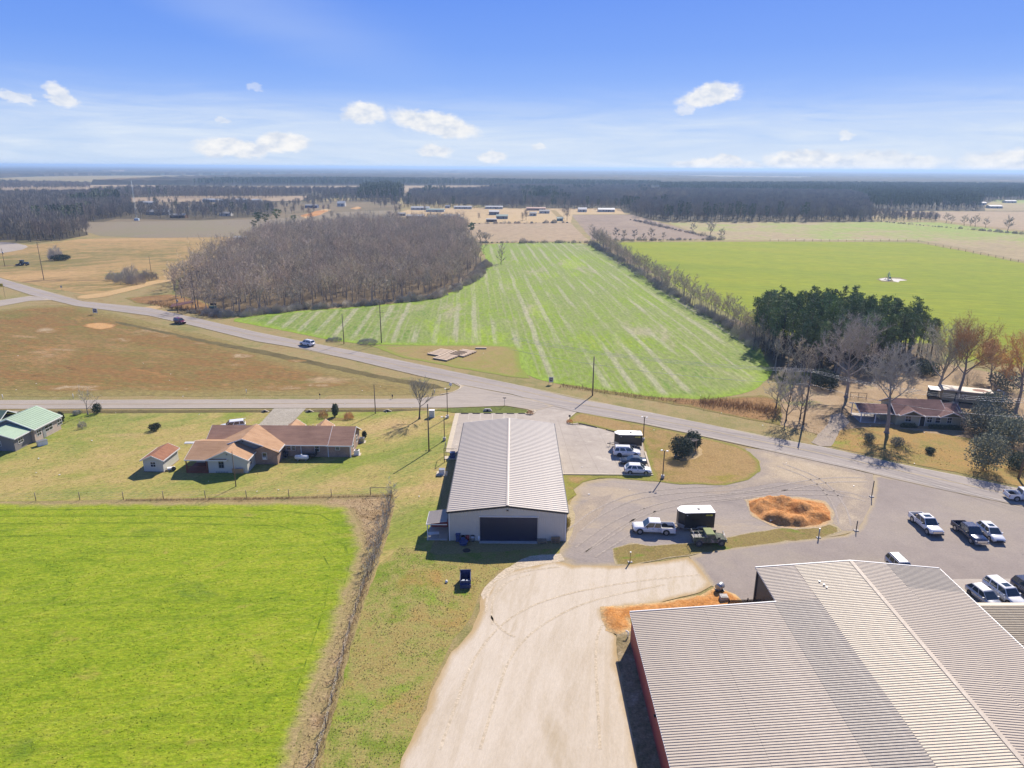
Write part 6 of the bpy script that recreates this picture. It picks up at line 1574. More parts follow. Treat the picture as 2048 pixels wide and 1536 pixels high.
def section_loft(m, secs):
    """secs: list of (x, [(y,z)...]) half-sections mirrored, lofted along x with end caps"""
    rings = []
    for x, half in secs:
        ring = [(x, y, z) for y, z in half] + [(x, -y, z) for y, z in half[::-1]]
        rings.append(ring)
    n = len(rings[0]); vs = [p for r in rings for p in r]; fs = []
    for k in range(len(rings) - 1):
        for i in range(n):
            j = (i + 1) % n; fs.append((k * n + i, k * n + j, (k + 1) * n + j, (k + 1) * n + i))
    fs.append(tuple(range(n - 1, -1, -1))); fs.append(tuple((len(rings) - 1) * n + i for i in range(n)))
    m.add(vs, fs, True)

def soft(o, w=.04, seg=2):
    md = o.modifiers.new('bevel', 'BEVEL'); md.width = w; md.segments = seg; md.limit_method = 'ANGLE'; md.angle_limit = R(28)
    return o

def wheels(t, L, W, wb, r, rimm, front_x, wid=.24):
    mt = None
    for sx in (front_x, front_x - wb):
        for sy in (-1, 1):
            y = sy * (W / 2 - wid * .42)
            if mt is None:
                mm = M(); mm.tube((0, -wid / 2, 0), (0, wid / 2, 0), r, r, 20); mt = mm.mesh('tyre', m_tyre)
                rm = M(); rm.tube((0, -wid / 2 - .01, 0), (0, wid / 2 + .01, 0), r * .64, r * .60, 14); mr = rm.mesh('rim', rimm)
            w = link('wheel', mt, t); w.location = (sx, y, r)
            q = link('rim', mr, w)
            M().tube((sx, sy * (W / 2 + .002), r + .02), (sx, sy * (W / 2 - .25), r + .02), r * 1.16, r * 1.16, 20).build('wheel_arch', m_plast, t)

def cabin(t, body_m, z0, zt, xf, xb, sf, sb, W, tum, pillars, roof_m=None, rear_glass=True, sunroof=False):
    """greenhouse: base from xb..xf at z0, roof inset by sf/sb; tum = side tumblehome; pillars = x of side glass splits"""
    w0 = W / 2; w1 = W / 2 - tum
    A = [(xb, w0), (xf, w0)]; rf, rb = xf - sf, xb + sb
    m = M()
    zi = zt - .06
    vs = [(xb, -w0, z0), (xf, -w0, z0), (xf, w0, z0), (xb, w0, z0), (rb, -w1, zi), (rf, -w1, zi), (rf, w1, zi), (rb, w1, zi), (rb + .12, -w1 + .14, zt), (rf - .14, -w1 + .14, zt), (rf - .14, w1 - .14, zt), (rb + .12, w1 - .14, zt)]
    m.add(vs, [(0, 3, 2, 1), (0, 1, 5, 4), (1, 2, 6, 5), (2, 3, 7, 6), (3, 0, 4, 7), (4, 5, 9, 8), (5, 6, 10, 9), (6, 7, 11, 10), (7, 4, 8, 11), (8, 9, 10, 11)])
    m.build('cabin', roof_m or body_m, t)
    e = .012
    def quad(name, pts, off):
        n = (Vector(pts[1]) - Vector(pts[0])).cross(Vector(pts[3]) - Vector(pts[0])).normalized()
        if n.dot(Vector(off)) < 0: n = -n
        a = [tuple(Vector(p) + n * e) for p in pts]; b = [tuple(Vector(p) - n * .01) for p in pts]
        M().add(a + b, [(0, 1, 2, 3), (7, 6, 5, 4), (0, 4, 5, 1), (1, 5, 6, 2), (2, 6, 7, 3), (3, 7, 4, 0)]).build(name, m_gl, t)
    L = lambda p, q, s: tuple(p[i] + (q[i] - p[i]) * s for i in range(3))
    # windscreen
    def pane(name, bl, br, tr, tl, off, u0=.05, u1=.95, v0=.08, v1=.93):
        P_ = lambda u, v: L(L(bl, br, u), L(tl, tr, u), v)
        quad(name, [P_(u0, v0), P_(u1, v0), P_(u1, v1), P_(u0, v1)], off)
    pane('windscreen', vs[1], vs[2], vs[6], vs[5], (1, 0, .3), .05, .95, .03, .95)
    if rear_glass: pane('rear_window', vs[3], vs[0], vs[4], vs[7], (-1, 0, .2), .1, .9, .12, .9)
    bnd = [0] + pillars + [1]
    for sy, (a, b, c, d) in ((-1, (vs[0], vs[1], vs[5], vs[4])), (1, (vs[3], vs[2], vs[6], vs[7]))):
        for u0, u1 in zip(bnd[:-1], bnd[1:]):
            pane('side_window', a, b, c, d, (0, sy, .1), u0 + .025, u1 - .025, .10, .88)
    if sunroof: M().bb(rf - .25 - .8, rf - .25, -w1 + .28, w1 - .28, zt - .01, zt + .008).build('sunroof', m_gl, t)
    return rf, rb, w1

def vehicle(kind, loc, rz, label, body=m_pw, rimm=m_rim, group=None, L=None, cat=None, sunroof=False, rails=False, roof_m=None, name=None):
    spec = {'pickup': (5.8, 2.02, 3.7, .43), 'suv': (4.95, 1.95, 2.9, .38), 'cross': (4.6, 1.85, 2.7, .35), 'sedan': (4.75, 1.84, 2.8, .33)}[kind]
    Ln, W, wb, r = spec; Ln = L or Ln
    t = thing(name or {'pickup': 'pickup_truck', 'suv': 'parked_suv', 'cross': 'parked_suv', 'sedan': 'parked_car'}[kind], loc, rz, label, cat or {'pickup': 'pickup truck', 'suv': 'suv', 'cross': 'suv', 'sedan': 'car'}[kind], group)
    h = Ln / 2; w = W / 2; m = M()
    fx = h - .95
    if kind == 'pickup':
        belt, hood = 1.12, 1.10
        S = lambda x, ww, zb, z1, z2: (x, [(ww * .86, zb), (ww * .99, zb + .14), (ww, z1 - .3), (ww * .96, z1 - .05), (ww * .80, z2)])
        bed_x = h - 4.0
        secs = [S(bed_x, w, .36, 1.12, 1.14), S(h - 2.15, w, .36, 1.12, 1.15), S(h - 1.6, w * .99, .36, 1.10, 1.14), S(h - .6, w * .97, .36, 1.05, 1.10), S(h - .22, w * .94, .38, 1.0, 1.04), S(h - .06, w * .88, .42, .92, .95)]
        section_loft(m, secs); m.build('body', body, t)
        # bed walls
        b = M(); zb0, zb1 = .38, 1.14
        b.bb(-h + .06, bed_x + .02, -w, -w + .09, zb0, zb1).bb(-h + .06, bed_x + .02, w - .09, w, zb0, zb1).bb(bed_x - .02, bed_x + .05, -w + .09, w - .09, zb0, zb1)
        soft(b.build('bed_side', body, t), .03)
        soft(M().bb(-h + .04, -h + .11, -w + .03, w - .03, .52, zb1 - .02).build('tailgate', body, t), .02)
        M().bb(-h + .11, bed_x - .02, -w + .09, w - .09, .52, .60).build('bed_floor', m_plast, t)
        M().bb(-h - .08, -h + .06, -w + .05, w - .05, .38, .56).build('rear_bumper', m_chrome, t)
        cabin(t, body, 1.10, 1.93, h - 1.45, bed_x + .06, .80, .10, W * .97, .17, [.45], roof_m=roof_m, sunroof=sunroof)
        M().bb(h - .10, h + .03, -w * .66, w * .66, .62, .92).build('grille', m_chrome if body is not m_pn else m_chrome, t)
        M().bb(h - .2, h + .07, -w * .93, w * .93, .36, .58).build('front_bumper', m_plast if body is m_pw else m_chrome, t)
        zl = .78
        for sy in (-1, 1):
            M().bb(h - .22, h - .005, sy * w * .70, sy * w * .91, .74, .92).build('headlight', m_lens, t)
            M().bb(-h + .02, -h + .1, sy * (w - .17), sy * (w - .01), .72, 1.05).build('tail_light', m_tail, t)
            mi = M().bb(h - 2.0, h - 1.86, sy * (w - .02), sy * (w + .24), 1.14, 1.34).build('mirror', m_plast, t)
            for x in (h - 2.75, h - 3.6): M().bb(x - .1, x + .08, sy * (w - .01), sy * (w + .02), .96, 1.0).build('door_handle', m_plast, t)
    else:
        zr = {'suv': 1.82, 'cross': 1.66, 'sedan': 1.45}[kind]; belt = {'suv': 1.08, 'cross': 1.0, 'sedan': .92}[kind]
        S = lambda x, ww, zb, z1, z2: (x, [(ww * .86, zb), (ww * .99, zb + .12), (ww, z1 - .32), (ww * .97, z1 - .06), (ww * .82, z2)])
        tail = belt if kind != 'sedan' else belt + .02
        secs = [S(-h + .03, w * .88, .36, tail - .1, tail - .06), S(-h + .2, w * .96, .28, tail, tail + .02), S(-h + .9, w, .26, belt, belt + .03), S(h - 1.9, w, .26, belt, belt + .03), S(h - 1.2, w * .98, .26, belt - .06, belt - .01), S(h - .5, w * .96, .27, belt - .16, belt - .1), S(h - .15, w * .9, .3, belt - .26, belt - .22), S(h - .02, w * .82, .36, belt - .36, belt - .32)]
        section_loft(m, secs); m.build('body', body, t)
        sb = {'suv': .28, 'cross': .62, 'sedan': .75}[kind]; xb = {'suv': -h + .12, 'cross': -h + .18, 'sedan': -h + .75}[kind]
        sf = {'suv': .72, 'cross': .85, 'sedan': .95}[kind]; xf = h - {'suv': 1.25, 'cross': 1.1, 'sedan': 1.2}[kind]
        rf, rb, w1 = cabin(t, body, belt + .0, zr, xf, xb, sf, sb, W * .95, .2, [.28, .62] if kind != 'sedan' else [.5], roof_m=roof_m, sunroof=sunroof)
        if rails:
            for sy in (-1, 1): M().bb(rb + .15, rf - .2, sy * (w1 - .14), sy * (w1 - .09), zr + .01, zr + .06).build('roof_rail', m_plast, t)
        M().bb(h - .1, h + .01, -w * .5, w * .5, .48, belt - .38).build('grille', m_plast, t)
        M().bb(h - .1, h + .015, -w * .8, w * .8, .3, .44).build('front_bumper', m_plast, t)
        M().bb(-h - .01, -h + .1, -w * .82, w * .82, .34, .52).build('rear_bumper', m_plast, t)
        for sy in (-1, 1):
            M().bb(h - .24, h - .05, sy * w * .56, sy * w * .84, belt - .38, belt - .25).build('headlight', m_lens, t)
            M().bb(-h + .0, -h + .1, sy * w * .6, sy * w * .86, tail - .26, tail - .1).build('tail_light', m_tail, t)
            M().bb(xf - .42, xf - .26, sy * (w - .04), sy * (w + .17), belt + .02, belt + .16).build('mirror', body, t)
            for x in (h - 2.35, h - 3.25): M().bb(x - .08, x + .08, sy * (w - .01), sy * (w + .02), belt - .2, belt - .16).build('door_handle', m_plast, t)
    wheels(t, Ln, W, wb, r, rimm, fx)
    return t

def heading(a, b):
    p, q = P(*a), P(*b); return math.atan2(q[1] - p[1], q[0] - p[0])
def at_mid(a, b, z=.06):
    p, q = P(*a), P(*b); return ((p[0] + q[0]) / 2, (p[1] + q[1]) / 2, z)

# (rear ground point, nose ground point) read off the survey
def cars():
    z1 = .065
    V = vehicle
    V('suv', (*P(1253, 911), z1), R(-4), 'white suv with black wheels parked beside the black trailer on the concrete lot', m_pw, m_rimd, rails=True)
    V('sedan', (*P(1266, 928), z1), R(176), 'slate-grey sports saloon squeezed between the two white suvs on the concrete lot', m_pd, m_rimd, L=4.7)
    V('cross', (*P(1275, 946), z1), R(-5), 'white crossover nearest the lawn pole at the concrete lot\'s lower corner', m_pw, m_rim)
    t = V('pickup', (*P(1307, 1064), .045), R(176), 'white four-door pickup hitched to the large black box trailer on the gravel', m_pw, m_rim, L=6.0)
    rk = M().tube((-.78, -.9, 1.3), (-.78, .9, 1.3), .035, .035, 6); rk.build('rack_bar', m_plast, t)
    M().box((-2.2, .45, .72), (.9, .35, .2), .3).build('bed_load', m_conc2, t)
    hp = heading((1832, 1037), (1867, 1066)); 
    t = V('pickup', (*P(1850, 1056), z1), hp, 'white pickup standing alone on the dark asphalt lot, bed carrying planks', m_pw, m_rim, sunroof=True)
    M().box((-1.8, .3, .75), (1.5, .5, .25), .15).build('bed_load', m_ply, t)
    V('pickup', (*P(1937, 1074), z1), heading((1920, 1056), (1957, 1086)), 'navy pickup parked beside the white saloon on the dark asphalt lot', m_pn, m_rim, sunroof=False)
    V('cross', (*P(1979, 1073), z1), heading((1960, 1056), (1990, 1082)), 'white low crossover with dark sunroof right of the navy pickup', m_pw, m_rim, sunroof=True, L=4.75)
    t = V('pickup', (*P(2050, 1000), z1), R(-8), 'white pickup cut by the right picture edge beside the highway', m_pw, m_rim)
    M().tube((-.9, -.4, 1.0), (-.9, .5, 1.15), .28, .28, 10).build('bed_tank', m_trimw, t)
    V('suv', (*P(1800, 1146), z1), heading((1785, 1130), (1815, 1160)), 'grey suv mostly hidden behind the ridge end of the big warehouse', m_ps, m_rimd, rails=True)
    hb = heading((1950, 1195), (1985, 1222))
    V('cross', (*P(1967, 1203), z1), hb, 'silver hatchback behind the pale awning, left of the big white suv', m_ps, m_rimd)
    V('suv', (*P(2006, 1196), z1), hb, 'big white suv with sunroof behind the pale awning', m_pw, m_rim, sunroof=True, L=5.3)
    V('suv', (*P(2062, 1194), z1), hb, 'navy suv cut by the right picture edge behind the pale awning', m_pn, m_rim)
    V('suv', (*P(360, 647), .1), heading((300, 630), (420, 658)), 'maroon suv driving on the highway before the wood', m_pm, m_rim, name='moving_suv')
    V('suv', (*P(615, 691.5), .1), heading((560, 680), (680, 704)) + math.pi, 'white suv driving on the highway beside the crop field', m_pw, m_rim, rails=True, name='moving_suv')
    V('suv', (*P(466, 858), .02), R(200), 'white van-like car behind the left end of the brick house', m_pw, m_rim, name='parked_car')
    V('suv', (*P(841, 438.5), .1), R(10), 'white car before the ranch house in the far hamlet', m_pw, m_rim, name='parked_car')
cars()

def box_trailer(loc, rz, label, L=5.0, H=2.2, W=2.3):
    t = thing('box_trailer', loc, rz, label, 'trailer')     # nose towards -x
    z0 = .55; h = L / 2
    pr = [(-h - .0, -W / 2 + .75), (-h + .75, -W / 2), (h, -W / 2), (h, W / 2), (-h + .75, W / 2), (-h, W / 2 - .75)]
    n = len(pr); m = M(); m.add([(x, y, z0) for x, y in pr] + [(x, y, z0 + H) for x, y in pr], [tuple(range(n - 1, -1, -1)), tuple(range(n, 2 * n))] + [(i, (i + 1) % n, n + (i + 1) % n, n + i) for i in range(n)])
    m.build('box', m_black, t)
    rf = [(x * 1.01, y * 1.015) for x, y in pr]
    M().slab([(x, y, z0 + H + .07 + .05 * (1 - abs(y) / W)) for x, y in rf], .1).build('roof', mat('trailer_roof_white', (.74, .73, .69), .5, vary=.06), t)
    for i in range(6):
        x = -h + .9 + i * (L - 1.0) / 6; M().bb(x - .02, x + .02, -W / 2, W / 2, z0 + H + .09, z0 + H + .112).build('roof_seam', m_trimw, t)
    M().bb(.3, .62, -.17, .17, z0 + H + .1, z0 + H + .2).build('roof_vent', m_plast, t)
    tm = M()
    tm.bb(-h + .8, h + .02, -W / 2 - .03, -W / 2 + .02, z0 - .08, z0 + .04).bb(-h + .8, h + .02, W / 2 - .02, W / 2 + .03, z0 - .08, z0 + .04).bb(h - .02, h + .04, -W / 2, W / 2, z0 - .08, z0 + .04)
    tm.build('lower_trim', m_chrome, t)
    # diamond-plate nose guard
    for sy in (-1, 1):
        a, b = Vector((-h - .012, sy * (W / 2 - .75), 0)), Vector((-h + .75, sy * (W / 2 + .012), 0)); d = (b - a).normalized(); nn = Vector((-1, sy, 0)).normalized() * .014
        M().add([tuple(a + nn + Vector((0, 0, z0))), tuple(b + nn + Vector((0, 0, z0))), tuple(b + nn + Vector((0, 0, z0 + .55))), tuple(a + nn + Vector((0, 0, z0 + .55)))], [(0, 1, 2, 3)]).build('stone_guard', m_steel, t)
    M().bb(-h - .035, -h - .012, -W / 2 + .75, W / 2 - .75, z0, z0 + .55).build('stone_guard', m_steel, t)
    for sy in (-1, 1):
        f = M(); f.prism([(-.85, .55), (-.7, .78), (-.2, .86), (.2, .86), (.7, .78), (.85, .55), (.7, .55), (.5, .68), (-.5, .68), (-.7, .55)], sy * (W / 2 + .01), sy * (W / 2 + .22))
        o = f.build('fender', m_steel, t); o.location = (.75, 0, 0)
        for dx in (-.4, .4):
            w = M().tube((0, -.1, 0), (0, .1, 0), .34, .34, 16).build('wheel', m_tyre, t, loc=(.75 + dx, sy * (W / 2 + .08), .34))
            M().tube((0, -.105, 0), (0, .105, 0), .19, .19, 10).build('rim', m_rim, w)
    M().tube((-h + .1, -.6, z0 - .05), (-h - 1.2, 0, z0 - .05), .05).tube((-h + .1, .6, z0 - .05), (-h - 1.2, 0, z0 - .05), .05).bb(-h - 1.3, -h - 1.1, -.06, .06, z0 - .1, z0 + .06).build('tongue', m_plast, t)
    M().tube((-h - .8, 0, .05), (-h - .8, 0, .95), .05).build('jack', m_steel, t)
    # small yellow maker's mark near the rear top of both long sides: bars and a disc
    my = mat('yellow_decal', (.62, .55, .05), .5)
    for sy in (-1, 1):
        d = M(); y0 = sy * (W / 2 + .004); y1 = sy * (W / 2 + .012)
        for i, (a, b) in enumerate([(0, .14), (.17, .3), (.33, .47), (.5, .62)]):
            d.bb(h - 1.35 + a, h - 1.35 + b, y0, y1, z0 + H - .42, z0 + H - .30)
        d.bb(h - .70, h - .62, y0, y1, z0 + H - .45, z0 + H - .25); d.tube((h - .48, y0, z0 + H - .35), (h - .48, y1, z0 + H - .35), .13, .13, 12); d.bb(h - 1.35, h - .45, y0, y1, z0 + H - .235, z0 + H - .21)
        d.build('side_decal', my, t)
        M().bb(-h + 1.0, -h + 1.15, sy * (W / 2 + .003), sy * (W / 2 + .02), z0 + H - .35, z0 + H - .25).build('marker_light', m_trimw, t)
    M().bb(-h + .95, -h + .98, -W / 2 - .012, -W / 2 - .003, z0 + .1, z0 + H - .2).bb(-h + 1.75, -h + 1.78, -W / 2 - .012, -W / 2 - .003, z0 + .1, z0 + H - .2).build('side_door_seam', m_plast, t)
    return t
_a = P(1392, 1062)
box_trailer((_a[0] - .1, _a[1] + .9, .045), R(3.5), 'large black box trailer with white roof hitched behind the white pickup on the gravel', L=5.1, H=2.35)
_a = P(1256, 896)
box_trailer((_a[0], _a[1] + .7, .07), R(-2), 'black box trailer with white roof behind the white suv on the concrete lot', L=5.0, H=2.1)

def humvee():
    camo = bpy.data.materials.new('camouflage_paint'); camo.use_nodes = True; nt = camo.node_tree; g = G(nt); b = nt.nodes['Principled BSDF']; b.inputs['Roughness'].default_value = .85
    tc = nt.nodes.new('ShaderNodeTexCoord').outputs['Object']
    n = g.noise(tc, 1.3, 2, .5); g.link(g.ramp(n, [(.0, (.045, .055, .035)), (.44, (.10, .115, .07)), (.54, (.14, .11, .085)), (.62, (.30, .25, .22))], 'CONSTANT'), b.inputs['Base Color'])
    olive = mat('olive_canvas', (.22, .25, .10), .9, vary=.15, vscale=2, bump=.02)
    _p = P(1419, 1093)
    t = thing('military_truck', (_p[0], _p[1] + .9, .05), R(2), 'old camouflaged military off-roader with olive canvas top on the grass strip', 'truck')
    m = M(); m.prism([(-2.3, .62), (-2.3, 1.1), (-.55, 1.12), (.75, 1.12), (.95, 1.18), (2.15, .98), (2.3, .9), (2.3, .6), (1.9, .5), (-1.9, .5)], -.95, .95); soft(m.build('body', camo, t), .04)
    M().bb(-.5, .72, -1.02, 1.02, .62, 1.12).build('door_skin', camo, t)
    M().prism([(-.55, 1.12), (-.5, 1.72), (.62, 1.72), (.85, 1.12)], -.93, .93).build('cab', camo, t)
    soft(M().prism([(-.62, 1.66), (-.6, 1.88), (.5, 1.88), (.72, 1.68)], -.97, .97).build('canvas_top', olive, t), .07, 3)
    for sy in (-1, 1):
        M().bb(.1, .62, sy * .932, sy * .955, 1.2, 1.6).build('side_window', m_gl, t)
        M().bb(-.45, .0, sy * .932, sy * .95, 1.18, 1.62).build('canvas_panel', mat('canvas_dark', (.09, .10, .07), .9), t)
        M().bb(.95, 1.35, sy * 1.0, sy * 1.05, 1.1, 1.45).build('mirror', m_plast, t)
    M().add([(.64, -.8, 1.66), (.64, .8, 1.66), (.86, .8, 1.18), (.86, -.8, 1.18)], [(0, 1, 2, 3)]).build('windscreen', m_gl, t)
    b = M(); b.bb(-2.28, -.7, -.78, .78, 1.085, 1.115); b.build('bed_floor', m_plast, t)
    for sy in (-1, 1): M().bb(-2.3, -.6, sy * .8, sy * .97, 1.1, 1.38).build('bed_side', camo, t)
    rl = M()
    for y in (-.9, -.3, .3, .9): rl.tube((-2.25, y, 1.35), (-2.25, y, 1.75), .03, .03, 5)
    rl.tube((-2.25, -.95, 1.75), (-2.25, .95, 1.75), .03, .03, 5).tube((-1.3, -.88, 1.4), (-1.3, .88, 1.4), .03, .03, 5); rl.build('bed_rack', m_steel, t)
    M().tube((2.32, -.95, .8), (2.32, .95, 1.35), .035, .035, 6).tube((2.32, .95, .6), (2.32, .95, 1.35), .035, .035, 6).build('winch_boom', m_steel, t)
    for sy in (-1, 1): M().bb(2.28, 2.34, sy * .55, sy * .8, .78, .94).build('headlight', m_lens, t)
    M().bb(2.3, 2.42, -.95, .95, .5, .66).build('front_bumper', camo, t)
    for x in (1.6, -1.55):
        for sy in (-1, 1):
            w = M().tube((0, -.16, 0), (0, .16, 0), .47, .47, 18).build('wheel', mat('dusty_tyre', (.06, .058, .055), .95), t, loc=(x, sy * .9, .47)); M().tube((0, -.165, 0), (0, .165, 0), .24, .22, 10).build('rim', mat('dusty_rim', (.16, .15, .14), .9), w)
humvee()

def tractor():
    t = thing('tractor', (*P(47, 531), .05), R(10), 'dark blue tractor standing on the dirt pull-off beside the left road bend', 'tractor')
    mb = mat('tractor_blue', (.03, .07, .12), .5)
    soft(M().bb(.2, 2.6, -.5, .5, .9, 1.7).build('bonnet', mb, t), .08); soft(M().bb(-1.4, .4, -.85, .85, 1.0, 1.6).build('chassis', mb, t), .05)
    M().bb(-1.2, .3, -.8, .8, 1.6, 2.6).build('cab_glass', m_gl, t); M().bb(-1.35, .45, -.9, .9, 2.6, 2.75).build('cab_roof', mb, t)
    for sy in (-1, 1):
        w = M().tube((0, -.25, 0), (0, .25, 0), .85, .85, 20).build('rear_wheel', m_tyre, t, loc=(-.8, sy * 1.05, .85)); M().tube((0, -.26, 0), (0, .26, 0), .4, .4, 12).build('rim', m_rim, w)
        w = M().tube((0, -.18, 0), (0, .18, 0), .55, .55, 16).build('front_wheel', m_tyre, t, loc=(1.9, sy * .85, .55)); M().tube((0, -.19, 0), (0, .19, 0), .26, .26, 10).build('rim', m_rim, w)
    M().bb(-3.2, -1.5, -1.2, 1.2, .3, .8).build('mower_deck', m_plast, t)
tractor()
# ------------------------------------------------------------------ poles, fences, signs, small things
def pole(base, top_y, label, r=.15, arms=None, lean=None, cat='utility pole', name='utility_pole', extra=None, material=None):
    x, y = P(*base); H = px_height(base[0], base[1], top_y)
    t = thing(name, (x, y, 0), 0, label, cat)
    lx, ly = lean or (0, 0)
    M().tube((0, 0, -.1), (lx, ly, H), r, r * .68, 10).build('pole', material or m_polew, t)
    for (dz, w, az) in (arms or []):
        c, s = math.cos(az) * w / 2, math.sin(az) * w / 2; z = H - dz; f = z / H
        a = M().tube((lx * f - c, ly * f - s, z), (lx * f + c, ly * f + s, z), .06, .06, 6).build('crossarm', m_wood, t)
        for k in (-.9, 0, .9): M().tube((lx * f + c * k, ly * f + s * k, z + .04), (lx * f + c * k, ly * f + s * k, z + .26), .05, .04, 6).build('insulator', m_trimw, a)
    if extra: extra(t, H, lx, ly)
    return t, Vector((x + lx, y + ly, H))
def lamp_extra(t, H, lx, ly):
    M().tube((0, 0, H - .3), (.9, -.2, H - .1), .04, .04, 6).build('lamp_arm', m_steel, t); M().box((1.0, -.22, H - .14), (.42, .2, .12)).build('lamp_head', m_trimw, t)
def transformer(t, H, lx, ly):
    M().tube((.35, 0, H - 2.6), (.35, 0, H - 1.7), .25, .25, 10).build('transformer', m_steel, t)
def poles():
    W_ = []
    pole((858, 903), 808, 'plain dark pole standing right of the round-crowned bare tree', r=.14)
    pole((472, 973), 903, 'thin dark pole before the white gable of the brick house', r=.09)
    pole((751, 827), 769, 'short dark pole beside the side road left of the round-crowned tree', r=.11)
    pole((688, 688), 628, 'shorter plain pole left of the cross-armed pole beside the crop field', r=.13)
    pole((1185, 791), 713, 'plain dark pole on the verge casting its shadow across the highway', r=.17)
    pole((763, 686), 600, 'tall pole with two crossarms beside the crop field brush heaps', arms=[(.7, 2.6, R(-20)), (3.6, 2.8, R(-20))])
    pole((88, 560), 484, 'cross-armed pole on the verge right of the tractor', arms=[(1.0, 2.6, R(-30)), (2.2, 2.0, R(-30))], r=.16)
    pole((10, 533), 497, 'short leaning pole at the left picture edge', arms=[(.8, 2.2, R(-30))], r=.13, extra=transformer)
    pole((392, 622), 540, 'tall pole with tangle of insulators before the wood edge', arms=[(1.5, 2.2, R(-20)), (4.2, 2.6, R(-20))])
    pole((356, 626), 590, 'shorter pole with transformer beside the fallen roof before the wood', arms=[(.6, 2.0, R(20))], extra=transformer, r=.12)
    pole((303, 548), 512, 'slim pole right of the bare thicket', r=.12)
    pole((444, 501), 468, 'slim pole on the dirt lane behind the bare wood', r=.12)
    # tall power pole by the drive and the right one, with wires between
    t, a = pole((1606, 850), 738, 'tallest power pole, leaning slightly, beside the sandy drive of the maroon-roofed house', arms=[(.6, 2.6, R(70)), (3.4, 2.4, R(70))], r=.2, lean=(.3, .1))
    t, b = pole((2036, 958), 800, 'leaning power pole at the right picture edge behind the white pickup', arms=[(.6, 2.6, R(70))], r=.2, lean=(1.6, .4))
    def wire(p, q, sag, label, r=.028):
        p, q = Vector(p), Vector(q); n = 16; m = M(); last = None
        for i in range(n + 1):
            s = i / n; c = p.lerp(q, s) - Vector((0, 0, sag * 4 * s * (1 - s)))
            if last is not None: m.tube(last, c, r, r, 4, caps=False)
            last = c
        o = m.build('power_line', m_steel, fix=False); tag(o, label, 'wire')
    off = Vector((math.cos(R(70)), math.sin(R(70)), 0))
    for k, (o_, dz, nm) in enumerate([(-1.1, -.35, 'nearest'), (0, -.35, 'middle'), (1.1, -.35, 'farthest'), (0, -3.2, 'lowest')]):
        wire(a + off * o_ + Vector((0, 0, dz)), b + off * o_ + Vector((0, 0, dz)), 1.4, '%s power wire strung between tall pole and right-edge pole' % nm)
        c = Vector((*P(1190, 700), 13)) if False else a + Vector((-60, 28, -.4))
        wire(a + off * o_ + Vector((0, 0, dz)), c + off * o_ + Vector((0, 0, dz)), 1.4, '%s power wire running left from the tall pole over the crop field corner' % nm)
    s = thing('street_lamp', (*P(1994, 840), 0), 0, 'pale lamp post with curved arm right of the maroon-roofed house', 'lamp post')
    M().tube((0, 0, 0), (.2, 0, 6.2), .1, .07, 8).build('pole', m_steel, s); M().tube((.2, 0, 6.2), (-.9, -.1, 6.6), .05, .05, 6).build('arm', m_steel, s); M().box((-1.1, -.1, 6.6), (.5, .22, .12)).build('lamp_head', m_trimw, s)
    # dark lot lamps with twin heads on concrete bases
    def lot_lamp(base, top, label, heads=((-.32, .1), (.3, -.15)), h=None):
        x, y = P(*base); H = px_height(base[0], base[1], top)
        t = thing('lot_lamp', (x, y, 0), 0, label, 'lamp post')
        M().tube((0, 0, 0), (0, 0, .65), .3, .3, 14).build('concrete_base', m_conc2, t); M().bb(-.07, .07, -.07, .07, .65, H).build('pole', mat('bronze_pole', (.07, .04, .03), .5), t)
        for dx, dy in heads:
            a = M().tube((0, 0, H - .08), (dx, dy, H - .02), .03, .03, 6).build('arm', m_plast, t); M().box((dx * 1.35, dy * 1.35, H), (.34, .26, .12), .3).build('lamp_head', m_trimw, a)
    lot_lamp((1325, 957), 901, 'twin-headed bronze lamp post on the tip of the grass island')
    lot_lamp((1286, 882), 834, 'bronze lamp post behind the corner of the black trailer')
    lot_lamp((895, 836), 778, 'lamp post on the lawn edge near the side road, left of the shop', heads=((-.25, .1),))
    lot_lamp((889, 881), 834, 'shorter lamp post on the lawn beside the shop roof\'s far left corner', heads=((-.3, 0), (.3, 0)))
    # lattice mast far left
    mx, my = P(274, 441); t = thing('radio_mast', (mx, my, 0), 0, 'thin pale lattice mast by the far road', 'mast'); H = 36; m = M(); br = M()
    for k in range(3):
        a0 = k * 2.094; m.tube((1.1 * math.cos(a0), 1.1 * math.sin(a0), 0), (.25 * math.cos(a0), .25 * math.sin(a0), H), .06, .04, 4)
    for i in range(12):
        z0, z1 = i * 3.0, i * 3.0 + 3; r0, r1 = 1.1 - .85 * z0 / H, 1.1 - .85 * z1 / H
        for k in range(3):
            a0, a1 = k * 2.094, (k + 1) * 2.094; br.tube((r0 * math.cos(a0), r0 * math.sin(a0), z0), (r1 * math.cos(a1), r1 * math.sin(a1), z1), .03, .03, 3)
    mp = mat('mast_paint', (.5, .6, .66), .5); m.build('leg', mp, t); br.build('bracing', mp, t); M().bb(-2, 2, -1.2, 1.2, 0, 2).build('cabinet', mp, t)
poles()

